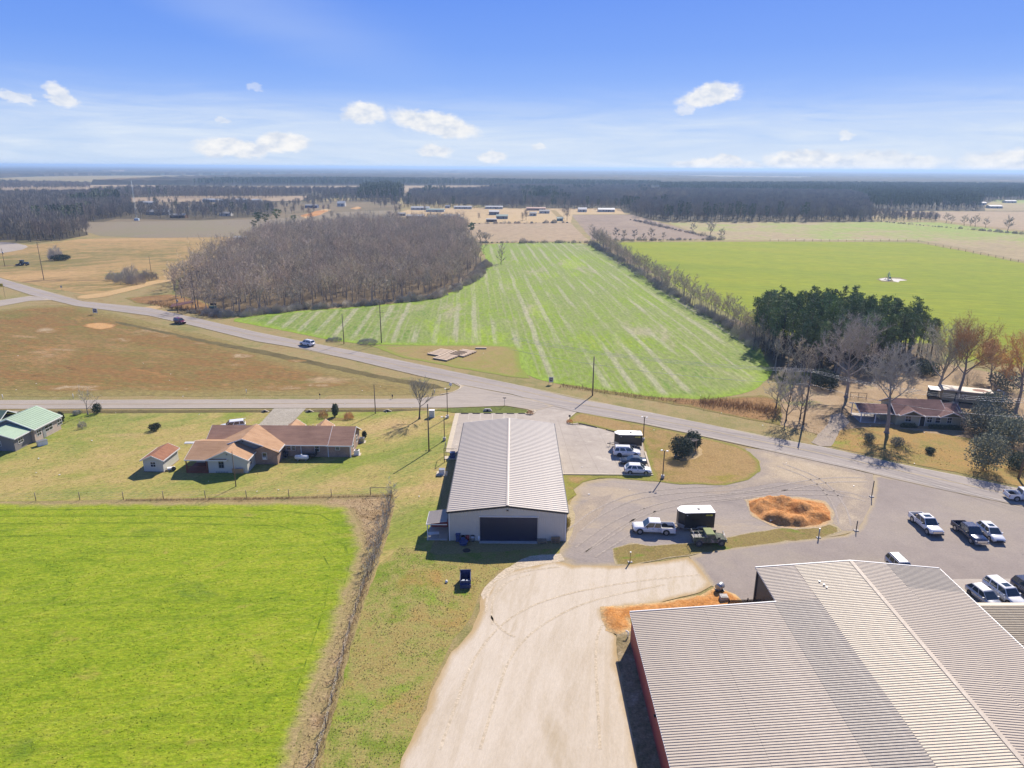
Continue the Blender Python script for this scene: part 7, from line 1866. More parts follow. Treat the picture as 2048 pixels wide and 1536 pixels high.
def fences():
    # pasture fence: posts are parts, wires parts
    t = thing('pasture_fence', (*P(411, 997), 0), 0, 'wire fence on wooden posts between the lawns and the green pasture', 'fence')
    bx, by = P(411, 997)
    px = [(-70, 1003), (-5, 1002), (72, 1001), (160, 1000), (247, 999), (327, 998), (411, 997), (493, 996), (578, 994), (663, 993), (741, 990)]
    pm = M().tube((0, 0, -.05), (0, 0, 1.35), .065, .055, 7).mesh('post', m_wood)
    pts = []
    for p in px:
        q = P(*p); o = link('post', pm, t); o.location = (q[0] - bx, q[1] - by, 0); pts.append((q[0] - bx, q[1] - by))
    q = P(783, 988); pts.append((q[0] - bx, q[1] - by)); o = link('post', pm, t); o.location = (*pts[-1], 0)
    for h in (.35, .7, 1.0, 1.25):
        w = M()
        for a, b in zip(pts[:-1], pts[1:]): w.tube((*a, h), (*b, h), .007, .007, 3, caps=False)
        w.build('wire', m_steel, t, fix=False)
    M().tube((*pts[-2], 1.25), (*pts[-1], 1.2), .05, .05, 6).build('brace_rail', m_wood, t)
    # overgrown side fence running toward the camera
    t2 = thing('side_fence', (*P(775, 1020), 0), 0, 'overgrown fence with grey posts running down between pasture and rough grass', 'fence')
    bx, by = P(775, 1020); path = [(783, 988), (778, 1020), (770, 1055), (758, 1090), (745, 1125), (735, 1150), (722, 1190), (712, 1225), (700, 1262), (688, 1308), (676, 1356), (664, 1405), (652, 1455), (636, 1510), (620, 1570)]
    pts = [(P(*p)[0] - bx, P(*p)[1] - by) for p in path]
    for q in pts[1:]: o = link('post', pm, t2); o.location = (*q, 0)
    for h in (.4, .8, 1.15):
        w = M()
        for a, b in zip(pts[:-1], pts[1:]): w.tube((*a, h), (*b, h), .008, .008, 3, caps=False)
        w.build('wire', m_steel, t2, fix=False)
    # dead vines / saplings on the fence (countable clumps up front, the rest brush)
    r = random.Random(5)
    lab = 'bare grey sapling tangled in the side fence above the rough grass'
    first = None
    for k, (p, sc) in enumerate([((781, 1000), 1.0), ((779, 1022), 1.2), ((774, 1045), 1.25), ((768, 1066), 1.15), ((762, 1088), 1.2), ((755, 1105), 1.0), ((749, 1125), 1.1), ((742, 1145), .9), ((738, 1160), .7)]):
        if first is None: first = tree_thing('sapling', bare_tree(900, H=3.0, spread=1.6, base_frac=.1, trunk_r=.05, limbs=7, subs=4, third=3, twigs=3, tw=.012, trunk_n=4), P(*p), lab, 'sapling', (m_bark, m_twig), 'bare saplings tangled in the side fence', scale=sc)
        else: copy_tree(first, loc=P(*p), rz=r.uniform(0, 6.28), scale=sc)
    # clumps of dead grass along both fences: one uncountable growth
    mg = mat('dead_grass_blades', D(214, 180, 140), .95, vary=.3, vscale=.7)
    C = M()
    def blades(pl, n, w, hmin, hmax, wid=.018):
        for a, b in zip(pl[:-1], pl[1:]):
            A, B = Vector(P(*a)), Vector(P(*b)); L = (B - A).length; nn = (B - A).orthogonal().normalized()
            for i in range(int(L * n)):
                c = A.lerp(B, r.random()) + nn * r.gauss(0, w); d = r.uniform(0, 6.28); h = r.uniform(hmin, hmax); q = Vector((math.cos(d), math.sin(d))) * wid
                C.add([(c.x - q.x, c.y - q.y, 0), (c.x + q.x, c.y + q.y, 0), (c.x + r.gauss(0, .2) * h, c.y + r.gauss(0, .2) * h, h)], [(0, 1, 2)])
    blades([(250, 1001), (560, 997), (785, 992)], 60, .16, .15, .5)
    blades(path, 65, .3, .15, .5)
    o = C.build('dead_grass', mg, fix=False); tag(o, kind='stuff')
    C = M(); mr = mat('russet_blades', D(206, 172, 126), .95, vary=.35, vscale=.5)
    blades([(1120, 772), (1230, 788), (1330, 800), (1420, 808)], 14, .8, .4, 1.0, .05)
    blades([(1400, 805), (1480, 812), (1560, 826)], 110, 1.8, .4, 1.3, .045)
    blades([(300, 606), (400, 626), (440, 636)], 20, 1.2, .6, 1.5, .08)
    o = C.build('russet_grass', mr, fix=False); tag(o, kind='stuff')
    # far wire fences: posts along the wheat field
    t3 = thing('far_fence', (*P(1700, 484), 0), 0, 'distant post-and-wire fence along the top of the bright wheat field', 'fence'); bx, by = P(1700, 484)
    pl = [P(x, 482.5) for x in range(1540, 1825, 17)] + [P(1836, 484)] + [P(1856 + 15 * i, 489 + 2.95 * i) for i in range(16)]
    pm3 = M().tube((0, 0, 0), (0, 0, 1.6), .13, .12, 5).mesh('post', m_wood)
    for q in pl: link('post', pm3, t3).location = (q[0] - bx, q[1] - by, 0)
    w = M()
    for a, b in zip(pl[:-1], pl[1:]): w.tube((a[0] - bx, a[1] - by, 1.3), (b[0] - bx, b[1] - by, 1.3), .03, .03, 3, caps=False)
    w.build('wire', m_steel, t3, fix=False)
fences()

def small_things():
    def at(px, z=0.0): return (*P(*px), z)
    # blue tipping skip
    t = thing('skip_bin', at((931, 1168), .03), R(3), 'blue open steel skip standing alone on the rough grass below the shop', 'skip')
    mb = mat('blue_steel_paint', (.02, .035, .12), .5, vary=.15)
    m = M(); m.prism([(-.72, 1.0), (-.8, 1.0), (-.8, .35), (-.3, .12), (.95, .12), (1.35, 1.25), (1.27, 1.25), (.9, .2), (-.28, .2), (-.72, .4)], -.6, .6, 'x') if False else None
    m.bb(-.68, .68, -.95, -.88, .1, 1.0).bb(-.68, .68, .98, 1.05, .1, 1.35).bb(-.68, -.61, -.88, .98, .1, 1.15).bb(.61, .68, -.88, .98, .1, 1.15).bb(-.61, .61, -.88, .98, .1, .2)
    m.build('shell', mb, t); M().bb(-.66, .66, -1.25, -.96, .15, .62).build('sloped_front', mb, t)
    r = random.Random(1); c = M()
    for i in range(14): c.box((r.uniform(-.45, .45), r.uniform(-.6, .0), r.uniform(.3, .5)), (.3, .25, .2), r.uniform(0, 3))
    c.build('rubbish', mat('bag_plastic', (.45, .5, .55), .5), t)
    M().bb(-.72, .72, -.98, -.9, .98, 1.04).bb(-.72, .72, 1.0, 1.08, 1.33, 1.4).build('rim', mb, t)
    o = M().ball((0, 0, .14), .2, 2, rough=.3).build('plastic_bag', m_trimw, loc=at((893, 1165))); tag(o, 'small white plastic bag on the rough grass left of the skip', 'bag')
    # things along the shop front
    def barrel(px, mt, lab, h=.9, r_=.3, lid=None):
        b = thing('barrel', at(px, .02), 0, lab, 'barrel'); m = M()
        m.tube((0, 0, 0), (0, 0, h), r_, r_ * .97, 16); m.build('drum', mt, b); q = M()
        for z in (.3 * h, .65 * h, h - .03): q.tube((0, 0, z), (0, 0, z + .03), r_ * 1.05, r_ * 1.05, 16)
        q.build('hoops', mt, b)
    mblue = mat('blue_plastic', (.02, .05, .16), .45); mred = mat('red_plastic', (.30, .03, .03), .5)
    bn = thing('wheelie_bin', at((916, 1083), .02), 0, 'tall dark blue bin against the shop wall left of the barrels', 'bin')
    M().box((0, 0, .55), (.5, .5, .95), taper=1.1).build('body', mblue, bn); M().box((0, 0, 1.14), (.7, .7, .06)).build('lid', mblue, bn)
    barrel((926, 1084), mblue, 'blue barrel right of the tall blue bin at the shop wall'); barrel((935, 1081), mred, 'red barrel behind the blue one at the shop wall'); barrel((945, 1082), m_steel, 'grey metal barrel nearest the navy sliding door')
    tb = thing('blue_tub', at((927, 1089), .02), 0, 'wide low blue tub lying in front of the barrels', 'tub'); M().tube((0, 0, 0), (0, 0, .5), .5, .6, 18).build('tub', mblue, tb); M().tube((0, 0, .5), (0, 0, .54), .63, .63, 18).build('rim', mblue, tb)
    g = thing('gas_bottle', at((958, 1081), .02), 0, 'white gas bottle with valve at the left edge of the navy sliding door', 'gas bottle'); M().tube((0, 0, 0), (0, 0, .55), .19, .19, 14).ball((0, 0, .55), .19, 0, 2, 0).build('cylinder', m_trimw, g); M().tube((0, 0, .7), (0, 0, 1.0), .06, .05, 8).build('valve', m_trimw, g)
    for k, (px, rz, n, lab) in enumerate([((1084, 1085), .2, 3, 'grey wooden pallets stacked below the right end of the sliding door'), ((1111, 1084), -.1, 5, 'taller stack of tan and grey pallets at the shop\'s right corner')]):
        s = thing('pallet_stack', at(px, .02), rz, lab, 'pallets')
        for j in range(n):
            p = M()
            for i in range(7): p.bb(-.6, .6, -.5 + i * .16, -.4 + i * .16, j * .15 + .11, j * .15 + .135)
            for x in (-.55, 0, .55): p.bb(x - .04, x + .04, -.5, .56, j * .15, j * .15 + .11)
            p.build('pallet', m_wood if (j + k) % 2 == 0 else m_ply, s)
    # table and chairs in the lean-to
    tb = thing('folding_table', at((868, 1077), .12), .1, 'white folding table under the lean-to roof', 'table'); M().bb(-.75, .75, -.35, .35, .72, .76).build('table_top', m_trimw, tb)
    for x in (-.65, .65): M().bb(x - .02, x + .02, -.3, -.26, 0, .72).bb(x - .02, x + .02, .26, .3, 0, .72).build('leg', m_steel, tb)
    # shop's west side: meter box, frame, ac
    u = thing('condenser_unit', at((884, 948), 0), 0, 'white equipment box on a pale concrete pad left of the shop', 'utility box'); M().bb(-.95, .95, -.9, .9, 0, .12).build('pad', m_kerb, u); M().box((0, 0, .5), (.95, .9, .75)).build('box', m_trimw, u); M().box((0, 0, .9), (1.0, .95, .06)).build('lid', m_steel, u)
    u = thing('hoop_rack', at((900, 925), 0), 0, 'dark square pipe frame standing by the shop\'s left wall', 'frame')
    H = 2.6; M().tube((-1.0, 0, 0), (-1.0, 0, H), .07, .07, 6).tube((-1.0, 3.2, 0), (-1.0, 3.2, H), .05, .05, 6).build('upright', m_plast, u); M().tube((-1.0, 0, H), (.8, 0, H), .05, .05, 6).tube((-1.0, 0, H), (-1.0, 3.2, H), .05, .05, 6).build('rail', m_plast, u)
    a = thing('air_compressor', at((904, 916), 0), 0, 'dark blue compressor box on a pale slab at the shop\'s left wall', 'machine'); M().bb(-1.4, .8, -.7, .7, 0, .1).build('slab', m_kerb, a); M().box((.1, 0, .65), (.9, .9, 1.0)).build('housing', mblue, a)
    c = thing('utility_cabinet', at((864, 834), 0), 0, 'pale green-grey cabinet on the lawn near the lamp post', 'utility box'); M().box((0, 0, .75), (1.1, .8, 1.5)).build('cabinet', mat('cabinet_grey', (.5, .55, .52), .5), c); M().box((0, 0, 1.53), (1.2, .9, .08)).build('lid', m_trimw, c)
    # brick house: propane tank, trailer, condensers
    g = thing('propane_tank', at((604, 921), 0), 0, 'long white propane tank behind the brick house', 'tank'); M().tube((-1.0, 0, .65), (1.0, 0, .65), .42, .42, 18).ball((-1.0, 0, .65), .42, 0, 2, 0, (.6, 1, 1)).ball((1.0, 0, .65), .42, 0, 2, 0, (.6, 1, 1)).build('tank', m_trimw, g)
    for x in (-.7, .7): M().bb(x - .06, x + .06, -.3, .3, 0, .3).build('leg', m_steel, g)
    M().tube((0, 0, 1.05), (0, 0, 1.2), .14, .14, 10).build('valve_dome', m_trimw, g)
    f = thing('flatbed_trailer', at((619, 915), 0), .0, 'dark mesh utility trailer parked behind the propane tank', 'trailer'); M().bb(-1.3, 1.3, -.9, .9, .5, .58).build('deck', m_plast, f)
    M().bb(-1.3, 1.3, -.93, -.9, .58, .95).bb(-1.3, 1.3, .9, .93, .58, .95).build('side_rail', m_plast, f); M().bb(1.32, 1.36, -.85, .85, .55, 1.7).build('ramp', m_plast, f)
    for sy in (-1, 1): M().tube((0, sy * .95 - .1, .33), (0, sy * .95 + .1, .33), .33, .33, 14).build('wheel', m_tyre, f)
    o = thing('grill_cart', at((570, 915), 0), 0, 'dark covered grill by the brick house\'s inner corner', 'grill'); M().ball((0, 0, .6), .6, 3, rough=.4, sq=(1.1, .7, 1)).build('cover', m_plast, o); M().bb(-.4, .4, -.2, .2, 0, .3).build('base', m_steel, o)
    for px, lab in (((724, 884), 'grey condenser unit at the brick house gable near the conifer'), ((714, 909), 'white condenser unit at the brick house\'s right corner')):
        o = thing('condenser_unit', at(px), 0, lab, 'air conditioner'); M().box((0, 0, .45), (.9, .85, .9)).build('casing', m_steel if '724' in str(px) else m_trimw, o); M().tube((0, 0, .9), (0, 0, .94), .33, .33, 14).build('fan_grille', m_plast, o); M().bb(-.7, .7, -.65, .65, 0, .06).build('pad', m_kerb, o)
    o = thing('condenser_unit', at((85, 890)), R(50), 'white chest-like unit beside the green-roofed house wall', 'air conditioner'); M().box((0, 0, .45), (1.6, .9, .9)).build('casing', m_trimw, o); M().box((0, 0, .92), (1.7, 1.0, .05)).build('lid', m_steel, o)
    for k, (px, rz, lab) in enumerate([((389, 886), .05, 'long pale boards stacked on the lawn left of the brick house'), ((398, 891), .2, 'short pale boards and pipe beside the longer board stack')]):
        o = thing('board_stack', at(px), rz, lab, 'boards')
        for i in range(4): M().bb(-1.8 + k, 1.2 - k * .3, -.4 + i * .22, -.25 + i * .22, .02 + .04 * (i % 2), .1 + .04 * (i % 2)).build('board', m_trimw, o)
    o = thing('garden_cart', at((343, 940)), .2, 'pale overturned garden cart beside the small white shed', 'cart'); M().box((0, 0, .35), (1.2, .7, .3), .2).build('tray', m_trimw, o); M().tube((.5, -.45, .4), (.5, -.38, .4), .38, .38, 14).build('wheel', m_plast, o); M().tube((-.6, 0, .4), (-1.3, .1, .15), .03, .03, 5).build('handle', m_steel, o)
    # culvert ends of the driveway
    for px, lab in (((530, 824), 'pale slanted culvert end left of the drive'), ((619, 824), 'pale slanted culvert end just right of the drive'), ((775, 823), 'pale slanted culvert end near the round-crowned tree')):
        o = thing('culvert_end', at(px), 0, lab, 'culvert'); M().prism([(-.9, 0), (.9, 0), (.9, .1), (.1, .5), (-.1, .5), (-.9, .1)], -.12, .12).build('headwall', m_kerb, o); M().tube((0, -.3, .2), (0, .25, .2), .22, .22, 12).build('pipe', m_dark, o)
    o = thing('culvert_end', at((975, 823), .05), 0, 'grey pipe culvert end in the green ditch behind the shop', 'culvert'); M().prism([(-1.0, 0), (1.0, 0), (.6, .55), (-.6, .55)], -.1, .3).build('headwall', m_conc2, o); M().tube((0, -.16, .28), (0, .2, .28), .24, .24, 12).build('pipe', m_dark, o)
    # mulch bed
    sheet('mulch_bed', [(642, 834), (700, 836), (712, 840), (680, 842), (650, 840)], .03, m_rweed, step=.5, amp=.1, grid=1, seed=95)
    # signs
    def sign(px, top, w, hh, face, lab, rz=0.0, posts=2, mark=None, name='road_sign', cat='sign', postm=None):
        x, y = P(*px); H = px_height(px[0], px[1], top); t = thing(name, (x, y, 0), rz, lab, cat)
        for k in ([-.5, .5] if posts == 2 else [0]): M().tube((k * w, .03, 0), (k * w, .03, H - .02), .045, .045, 6).build('post', postm or m_steel, t)
        b = M().bb(-w / 2, w / 2, -.03, .0, H - hh, H).build('board', face, t)
        if mark: mark(b, H, w, hh)
        return t
    def lines(b, H, w, hh):
        m = M()
        for i in range(3): m.bb(-w * .3, w * .3 - i * .1, -.036, -.031, H - hh * (.3 + .25 * i), H - hh * (.22 + .25 * i))
        m.build('print', m_dark, b)
    mY = mat('yellow_sign', (.62, .48, .03), .5)
    def yl(b, H, w, hh):
        m = M(); m.bb(-w * .42, w * .1, -.036, -.031, H - .45, H - .25).bb(-w * .1, w * .42, -.036, -.031, H - .85, H - .65).tube((w * .3, -.031, H - .35), (w * .3, -.036, H - .35), .18, .18, 10); m.build('print', m_dark, b)
    sign((2, 596), 567, 3.4, 1.3, mY, 'yellow roadside board on dark posts at the left picture edge', mark=yl, postm=m_dark)
    def panel(b, H, w, hh):
        m = M(); m.bb(-w * .36, w * .36, -.036, -.031, H - hh * .85, H - hh * .15); m.build('print', mat('dark_poster', (.06, .03, .03), .6), b); q = M(); q.bb(-w * .25, w * .15, -.042, -.037, H - hh * .4, H - hh * .3).bb(-w * .2, w * .25, -.042, -.037, H - hh * .6, H - hh * .5); q.build('print_lines', m_trimw, b)
    sign((191, 629), 617, 1.5, 1.5, m_trimw, 'white-framed dark billboard on the verge of the brown field', mark=panel)
    sign((1102, 769), 754, 1.0, 1.3, m_trimw, 'white-framed real-estate sign beside the crop field verge', mark=panel, posts=2)
    sign((124, 583), 571, .7, .9, m_steel, 'small grey-backed sign on the verge near the earth track', posts=1)
    sign((1009, 813), 795, .75, .18, m_plast, 'small dark street-name sign at the junction behind the shop', posts=1)
    sign((1139, 842), 830, .4, .4, m_plast, 'dark octagonal-looking stop sign seen from behind at the lot entrance', posts=1)
    sign((640, 797), 787, .3, .4, m_plast, 'small dark marker sign beside the side road', posts=1)
    sign((785, 798), 789, .3, .5, m_plast, 'rusty marker on the field edge by the side road', posts=1, postm=m_redw)
    o = thing('satellite_dish', at((901, 776)), 0, 'pale round reflector on the tip of the field at the junction', 'sign'); M().tube((0, 0, 0), (0, 0, .8), .04, .04, 6).build('post', m_steel, o); M().tube((0, -.03, .9), (0, .03, .9), .4, .4, 16).build('disc', m_trimw, o)
    # white delineator posts along the side road
    for px, lab in (((6, 798), 'white marker post on the verge at the left picture edge'), ((147, 797), 'white marker post across the road from the thin tree'), ((493, 787), 'white marker post on the brown field across from the brick house'), ((869, 788), 'white marker post near the junction tip')):
        o = M().tube((0, 0, 0), (0, 0, 1.1), .07, .07, 6).build('marker_post', m_trimw, loc=at(px)); tag(o, lab, 'post')
    # mailbox
    o = thing('mailbox', at((808, 791) if False else (1148, 830), .02), 0, 'dark mailbox on a post at the lot entrance', 'mailbox') if False else None
    # bollards by the strip and the gate posts
    for px, top, mt, lab in (((1260, 1125), 1105, mat('yellow_bollard', (.62, .48, .12), .6), 'yellow-topped bollard in the grass strip beside the caliche yard'), ((1637, 1076), 1058, m_steel, 'pale post at the end of the grass strip'), ):
        H = px_height(px[0], px[1], top); o = thing('bollard', at(px, .03), 0, lab, 'bollard'); M().tube((0, 0, 0), (0, 0, H), .09, .09, 10).build('post', mt, o); M().tube((0, 0, H), (0, 0, H + .06), .11, .11, 10).build('cap', m_trimw, o); M().bb(-.3, .3, -.18, .18, 0, .12).build('footing', m_conc2, o)
    for px, top, lab in (((1743, 994), 962, 'dark gate post at the edge of gravel and asphalt, farther one'), ((1712, 1062), 1042, 'dark gate post at the edge of gravel and asphalt, nearer one')):
        H = px_height(px[0], px[1], top); o = thing('gate_post', at(px, .03), 0, lab, 'post'); M().tube((0, 0, 0), (0, 0, H), .07, .07, 8).build('post', m_plast, o); M().bb(-.3, .3, -.25, .25, 0, .14).build('footing', m_conc2, o)
    # bench arbour between the evergreens
    t = thing('slatted_arbour', at((1376, 906), .08), R(35), 'slatted timber arbour between the two dark evergreens', 'pergola')
    for x in (-1.2, 1.2):
        for y in (-.7, .7): M().bb(x - .07, x + .07, y - .07, y + .07, 0, 2.3).build('post', m_wood, t)
    M().bb(-1.5, 1.5, -.75, -.65, 2.3, 2.42).bb(-1.5, 1.5, .65, .75, 2.3, 2.42).build('beam', m_wood, t)
    for i in range(8): M().bb(-1.5 + i * .42, -1.42 + i * .42, -1.0, 1.0, 2.43, 2.52).build('slat', mat('grey_slats', (.36, .30, .25), .8), t)
    M().bb(-.9, .9, -.3, .1, .42, .48).bb(-.85, -.75, -.3, .1, 0, .42).bb(.75, .85, -.3, .1, 0, .42).build('bench_seat', m_wood, t)
    o = M().bb(-.28, .28, -.04, .04, 0, .85).tube((0, -.04, .85), (0, .04, .85), .28, .28, 16).build('small_sign', m_trimw, loc=(*P(1352, 914), .08)); tag(o, 'small white rounded board leaning before the nearer evergreen', 'sign')
    sheet('mulch_ring', [(1346, 908), (1352, 898), (1372, 893), (1392, 892), (1404, 900), (1404, 910), (1390, 919), (1368, 922), (1352, 918)], .1, m_sandy, step=.6, amp=.1, grid=1, seed=96)
    # sand pile
    def pile():
        rnd = random.Random(3); cx, cy = P(1574, 1030)
        pts = [(1497, 1003), (1530, 996), (1580, 998), (1620, 1002), (1648, 1008), (1660, 1024), (1660, 1040), (1640, 1050), (1600, 1055), (1560, 1052), (1525, 1040), (1500, 1022)]
        bumps = [(P(1528, 1014), 3.2, 1.3), (P(1560, 1012), 3.6, 1.6), (P(1600, 1022), 3.4, 1.7), (P(1560, 1040), 3.0, 1.5), (P(1630, 1036), 2.6, 1.2), (P(1590, 1044), 2.4, 1.2)]
        def hf(x, y, d):
            h = 0
            for (bx, by), rr, hh in bumps:
                q = math.hypot(x - bx, (y - by) * 1.1) / rr
                if q < 1: h = max(h, hh * (1 - q) ** .85)
            h += .5 * noise.noise(Vector((x * .8, y * .8, 4))) + .2 * noise.noise(Vector((x * 3.1, y * 3.1, 4)))
            return max(.02, h) * min(1, d / .9)
        mp = ground_mat('orange_fill', [(0, D(180, 108, 56)), (.4, D(212, 146, 84)), (.7, D(230, 172, 112)), (1, D(200, 130, 72))], scales=(.35, 1.3, 6), bump=.1, bscale=3)
        sheet('sand_spread', [(1488, 1000), (1530, 992), (1590, 993), (1650, 1002), (1668, 1022), (1668, 1046), (1640, 1056), (1590, 1060), (1545, 1054), (1505, 1034)], .06, ground_mat('pale_spill', [(0, D(216, 172, 118)), (1, D(230, 196, 150))], edge=(D(200, 184, 156), .8, 1.2)), step=.5, amp=.25, grid=.9, seed=97)
        o = sheet('sand_pile', pts, .07, mp, step=.5, amp=.2, grid=.42, seed=98, hfun=hf, kind='stuff')
        m_ = M().bb(-.7, .7, -.3, .3, .02, .3).box((.2, .1, .4), (.6, .3, .3), .5).build('concrete_rubble', m_conc2, loc=(*P(1548, 1043), .03)); tag(m_, 'pale lump of concrete rubble at the foot of the orange sand pile', 'rubble')
    pile()
    # log / lumber stacks on the mown plot
    t = None; r = random.Random(6)
    rows = [((884, 706), 6, 'leftmost row of stacked timber beams on the mown plot'), ((903, 712), 9, 'longest middle row of stacked timber beams on the mown plot'), ((929, 707), 6, 'rightmost row of stacked timber beams on the mown plot')]
    mt = mat('sawn_timber', D(232, 210, 184), .85, vary=.15, vscale=1)
    for (px, n, lab) in rows:
        s = thing('timber_stack', at(px, .06), R(-30), lab, 'timber')
        for i in range(n):
            c = (i - n / 2) * 1.15
            M().bb(-2.4, 2.4, c - .36, c + .36, .12, .4).build('beam', mt, s)
            M().bb(-2.0, -1.8, c - .5, c + .5, 0, .12).bb(1.8, 2.0, c - .5, c + .5, 0, .12).build('bearer', m_dark, s)
    o = M().bb(-1.6, 1.6, -.3, .3, .05, .45).build('timber_baulk', mt, loc=at((962, 698))); tag(o, 'single pale timber baulk right of the stacks on the mown plot', 'timber')
    # brush heaps by the cross-armed pole
    for k, (px, sc, lab) in enumerate([((668, 682), 1.0, 'left grey heap of cut brush beside the shorter pole'), ((735, 687), 1.25, 'right grey heap of cut brush at the cross-armed pole')]):
        tree_thing('brush_heap', twiggy(800 + k, 5, 1.3, 700, .05), P(*px), lab, 'brush heap', (m_twig, m_twig), crown='branches', trunk='stems', scale=sc)
    # collapsed roof by the wood
    t = thing('collapsed_shed', at((365, 618)), R(18), 'collapsed rusty-red tin roof on crooked posts before the wood', 'shed'); mr = mat('rusty_tin', (.13, .05, .04), .8, vary=.4, vscale=1)
    M().slab([(-3.8, -1.6, 1.2), (3.6, -1.8, 2.4), (3.8, 1.8, 2.7), (-3.6, 1.6, 1.7)], .08).build('roof', mr, t)
    for x, y, h in ((-3.4, -1.4, 1.2), (3.3, -1.5, 2.3), (3.4, 1.5, 2.6), (-3.3, 1.4, 1.6), (0, -1.5, 1.8)): M().bb(x - .08, x + .08, y - .08, y + .08, 0, h).build('post', m_wood, t)
    t = thing('green_skip', at((426, 618)), 0, 'small dark green container with raised lid before the wood edge', 'bin'); mg = mat('green_container', (.03, .09, .08), .6); M().box((0, 0, .6), (2.0, 1.2, 1.0), taper=1.15).build('body', mg, t); M().slab([(-1.1, .6, 1.3), (1.1, .6, 1.3), (1.1, .9, 2.0), (-1.1, .9, 2.0)], .05).build('lid', m_dark, t)
    # irrigation pivot point
    t = thing('pivot_tower', at((1776, 560), .05), 0, 'green irrigation pivot pedestal on its pad in the bright wheat', 'irrigation pivot'); mg = mat('pivot_green', (.03, .22, .17), .5)
    for a, b in ((-1, -1), (1, -1), (1, 1), (-1, 1)): M().tube((a * 1.0, b * 1.0, 0), (a * .3, b * .3, 3.2), .08, .06, 5).build('leg', mg, t)
    M().tube((0, 0, 0), (0, 0, 3.8), .16, .16, 10).build('riser', m_steel, t); M().bb(-1.4, 1.4, -1.4, 1.4, 0, .2).build('pad', m_conc2, t); M().box((.2, -1.0, 1.2), (.7, .4, .9)).build('control_box', mg, t)
    # dark patch / manhole and litter
    o = M().tube((0, 0, .02), (0, 0, .06), .55, .5, 14).build('burn_ring', m_dark, loc=at((933, 1101))); tag(o, 'small dark burnt ring on the ground below the shop', 'fire ring')
    r = random.Random(12); lit = M()
    for i in range(70):
        x, y = P(r.uniform(20, 1900), r.uniform(700, 1000)); lit.box((x, y, .13), (r.uniform(.08, .3), r.uniform(.06, .2), .05), r.uniform(0, 3))
    o = lit.build('litter', m_trimw, fix=False); tag(o, kind='stuff')
small_things()
# ------------------------------------------------------------------ real tufts in the foreground grass
def tufts(name, poly, dens, hw, hh, material, seed, falloff=True, cond=None):
    pl = [P(*p) for p in poly] if len(poly[0]) == 2 else poly
    rs = np.random.RandomState(seed); xs = np.array([p[0] for p in pl]); ys = np.array([p[1] for p in pl])
    A = (xs.max() - xs.min()) * (ys.max() - ys.min()); n = int(A * dens)
    x = rs.uniform(xs.min(), xs.max(), n); y = rs.uniform(ys.min(), ys.max(), n)
    ins = np.zeros(n, bool); j = len(pl) - 1
    for i in range(len(pl)):
        xi, yi = pl[i]; xj, yj = pl[j]
        c = ((yi > y) != (yj > y)) & (x < (xj - xi) * (y - yi) / (yj - yi + 1e-12) + xi); ins ^= c; j = i
    ins &= np.abs(x) < y * .80 + 6
    clump = np.sin(x * 1.9 + np.sin(y * 1.3) * 2) * np.sin(y * 2.3 + np.sin(x * .9) * 2) + .6 * np.sin(x * .6 + 1) * np.sin(y * .8)
    ins &= rs.uniform(-1.2, 1.3, n) < clump
    if falloff: ins &= rs.uniform(0, 1, n) < np.clip((110 - y) / 50, .12, 1)
    x, y = x[ins], y[ins]; n = len(x)
    a = rs.uniform(0, 2 * np.pi, n); w = hw * rs.uniform(.5, 1.3, n); h = hh * rs.uniform(.4, 1.3, n)
    dx, dy = np.cos(a) * w, np.sin(a) * w; lx, ly = rs.normal(0, .8, n) * h, rs.normal(0, .8, n) * h
    v = np.empty((n, 3, 3)); z0 = .02
    v[:, 0] = np.stack([x - dx, y - dy, np.full(n, z0)], 1); v[:, 1] = np.stack([x + dx, y + dy, np.full(n, z0)], 1); v[:, 2] = np.stack([x + lx, y + ly, z0 + h], 1)
    me = bpy.data.meshes.new(name); me.vertices.add(3 * n); me.vertices.foreach_set('co', v.reshape(-1)); me.loops.add(3 * n); me.loops.foreach_set('vertex_index', np.arange(3 * n))
    me.polygons.add(n); me.polygons.foreach_set('loop_start', np.arange(n) * 3); me.polygons.foreach_set('loop_total', np.full(n, 3)); me.materials.append(material); me.update(); me.validate()
    tag(link(name, me), kind='stuff'); print(name, n)
def gmix(name, a, b, c):
    m = bpy.data.materials.new(name); m.use_nodes = True; nt = m.node_tree; g = G(nt); bs = nt.nodes['Principled BSDF']; bs.inputs['Roughness'].default_value = .9; bs.inputs['Specular IOR Level'].default_value = .1
    tc = nt.nodes.new('ShaderNodeTexCoord').outputs['Object']; n = g.noise(tc, 1.6, 4, .75)
    g.link(g.ramp(n, [(.3, a), (.5, b), (.7, c)]), bs.inputs['Base Color']); return m
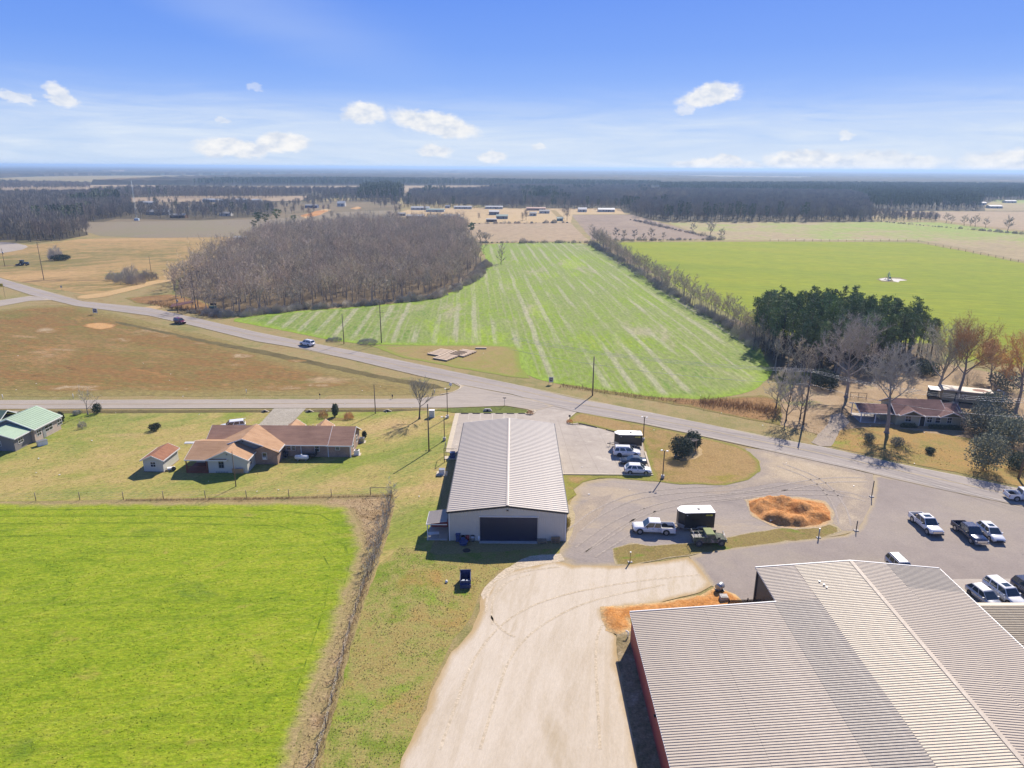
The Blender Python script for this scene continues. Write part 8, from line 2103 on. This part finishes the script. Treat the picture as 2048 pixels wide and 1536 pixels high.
tufts('pasture_grass', [(-60, 1015), (640, 1010), (705, 1030), (722, 1075), (710, 1145), (690, 1215), (655, 1300), (625, 1390), (600, 1470), (560, 1570), (-60, 1640)], 13, .10, .06, gmix('pasture_blades', D(150, 176, 36), D(178, 200, 56), D(206, 214, 96)), 1)
tufts('rough_grass', [(800, 1095), (1100, 1115), (1000, 1138), (955, 1180), (935, 1240), (895, 1290), (865, 1350), (840, 1430), (800, 1540), (640, 1570), (668, 1440), (705, 1290), (740, 1190)], 22, .06, .09, gmix('rough_blades', D(140, 140, 70), D(180, 164, 112), D(206, 184, 140)), 2, falloff=False)
tufts('weed_stalks', [(690, 1000), (778, 992), (784, 1012), (768, 1072), (740, 1160), (710, 1262), (680, 1370), (650, 1470), (610, 1570), (575, 1570), (618, 1430), (655, 1320), (692, 1220), (720, 1130), (730, 1080), (716, 1035)], 20, .06, .13, gmix('weed_blades', D(120, 96, 64), D(186, 158, 118), D(216, 192, 154)), 3, falloff=False)
tufts('lawn_grass', [(-60, 835), (540, 832), (880, 830), (900, 880), (870, 1080), (800, 1090), (790, 1000), (560, 990), (0, 998), (-60, 998)], 5, .09, .06, gmix('lawn_blades', D(132, 150, 60), D(176, 170, 96), D(204, 186, 128)), 4, falloff=False)
tufts('island_tufts', [(1160, 832), (1280, 852), (1400, 878), (1490, 905), (1512, 930), (1500, 955), (1440, 968), (1320, 962), (1230, 956), (1300, 950), (1290, 885)], 9, .07, .06, gmix('island_blades', D(140, 132, 66), D(178, 152, 98), D(206, 180, 130)), 5, falloff=False)
tufts('verge_tufts', [(1100, 765), (1200, 784), (1360, 806), (1480, 832), (1560, 852), (1650, 880), (1900, 935), (1900, 900), (1700, 868), (1560, 838), (1400, 806), (1200, 776)], 6, .14, .12, gmix('verge_blades', D(120, 130, 50), D(170, 146, 88), D(200, 170, 120)), 6, falloff=False)
tufts('field_tufts', [(-60, 620), (60, 616), (160, 612), (300, 648), (540, 710), (760, 760), (860, 778), (800, 790), (-60, 796)], 1.6, .14, .05, gmix('field_blades', D(120, 100, 50), D(166, 124, 72), D(196, 160, 110)), 7, falloff=False)
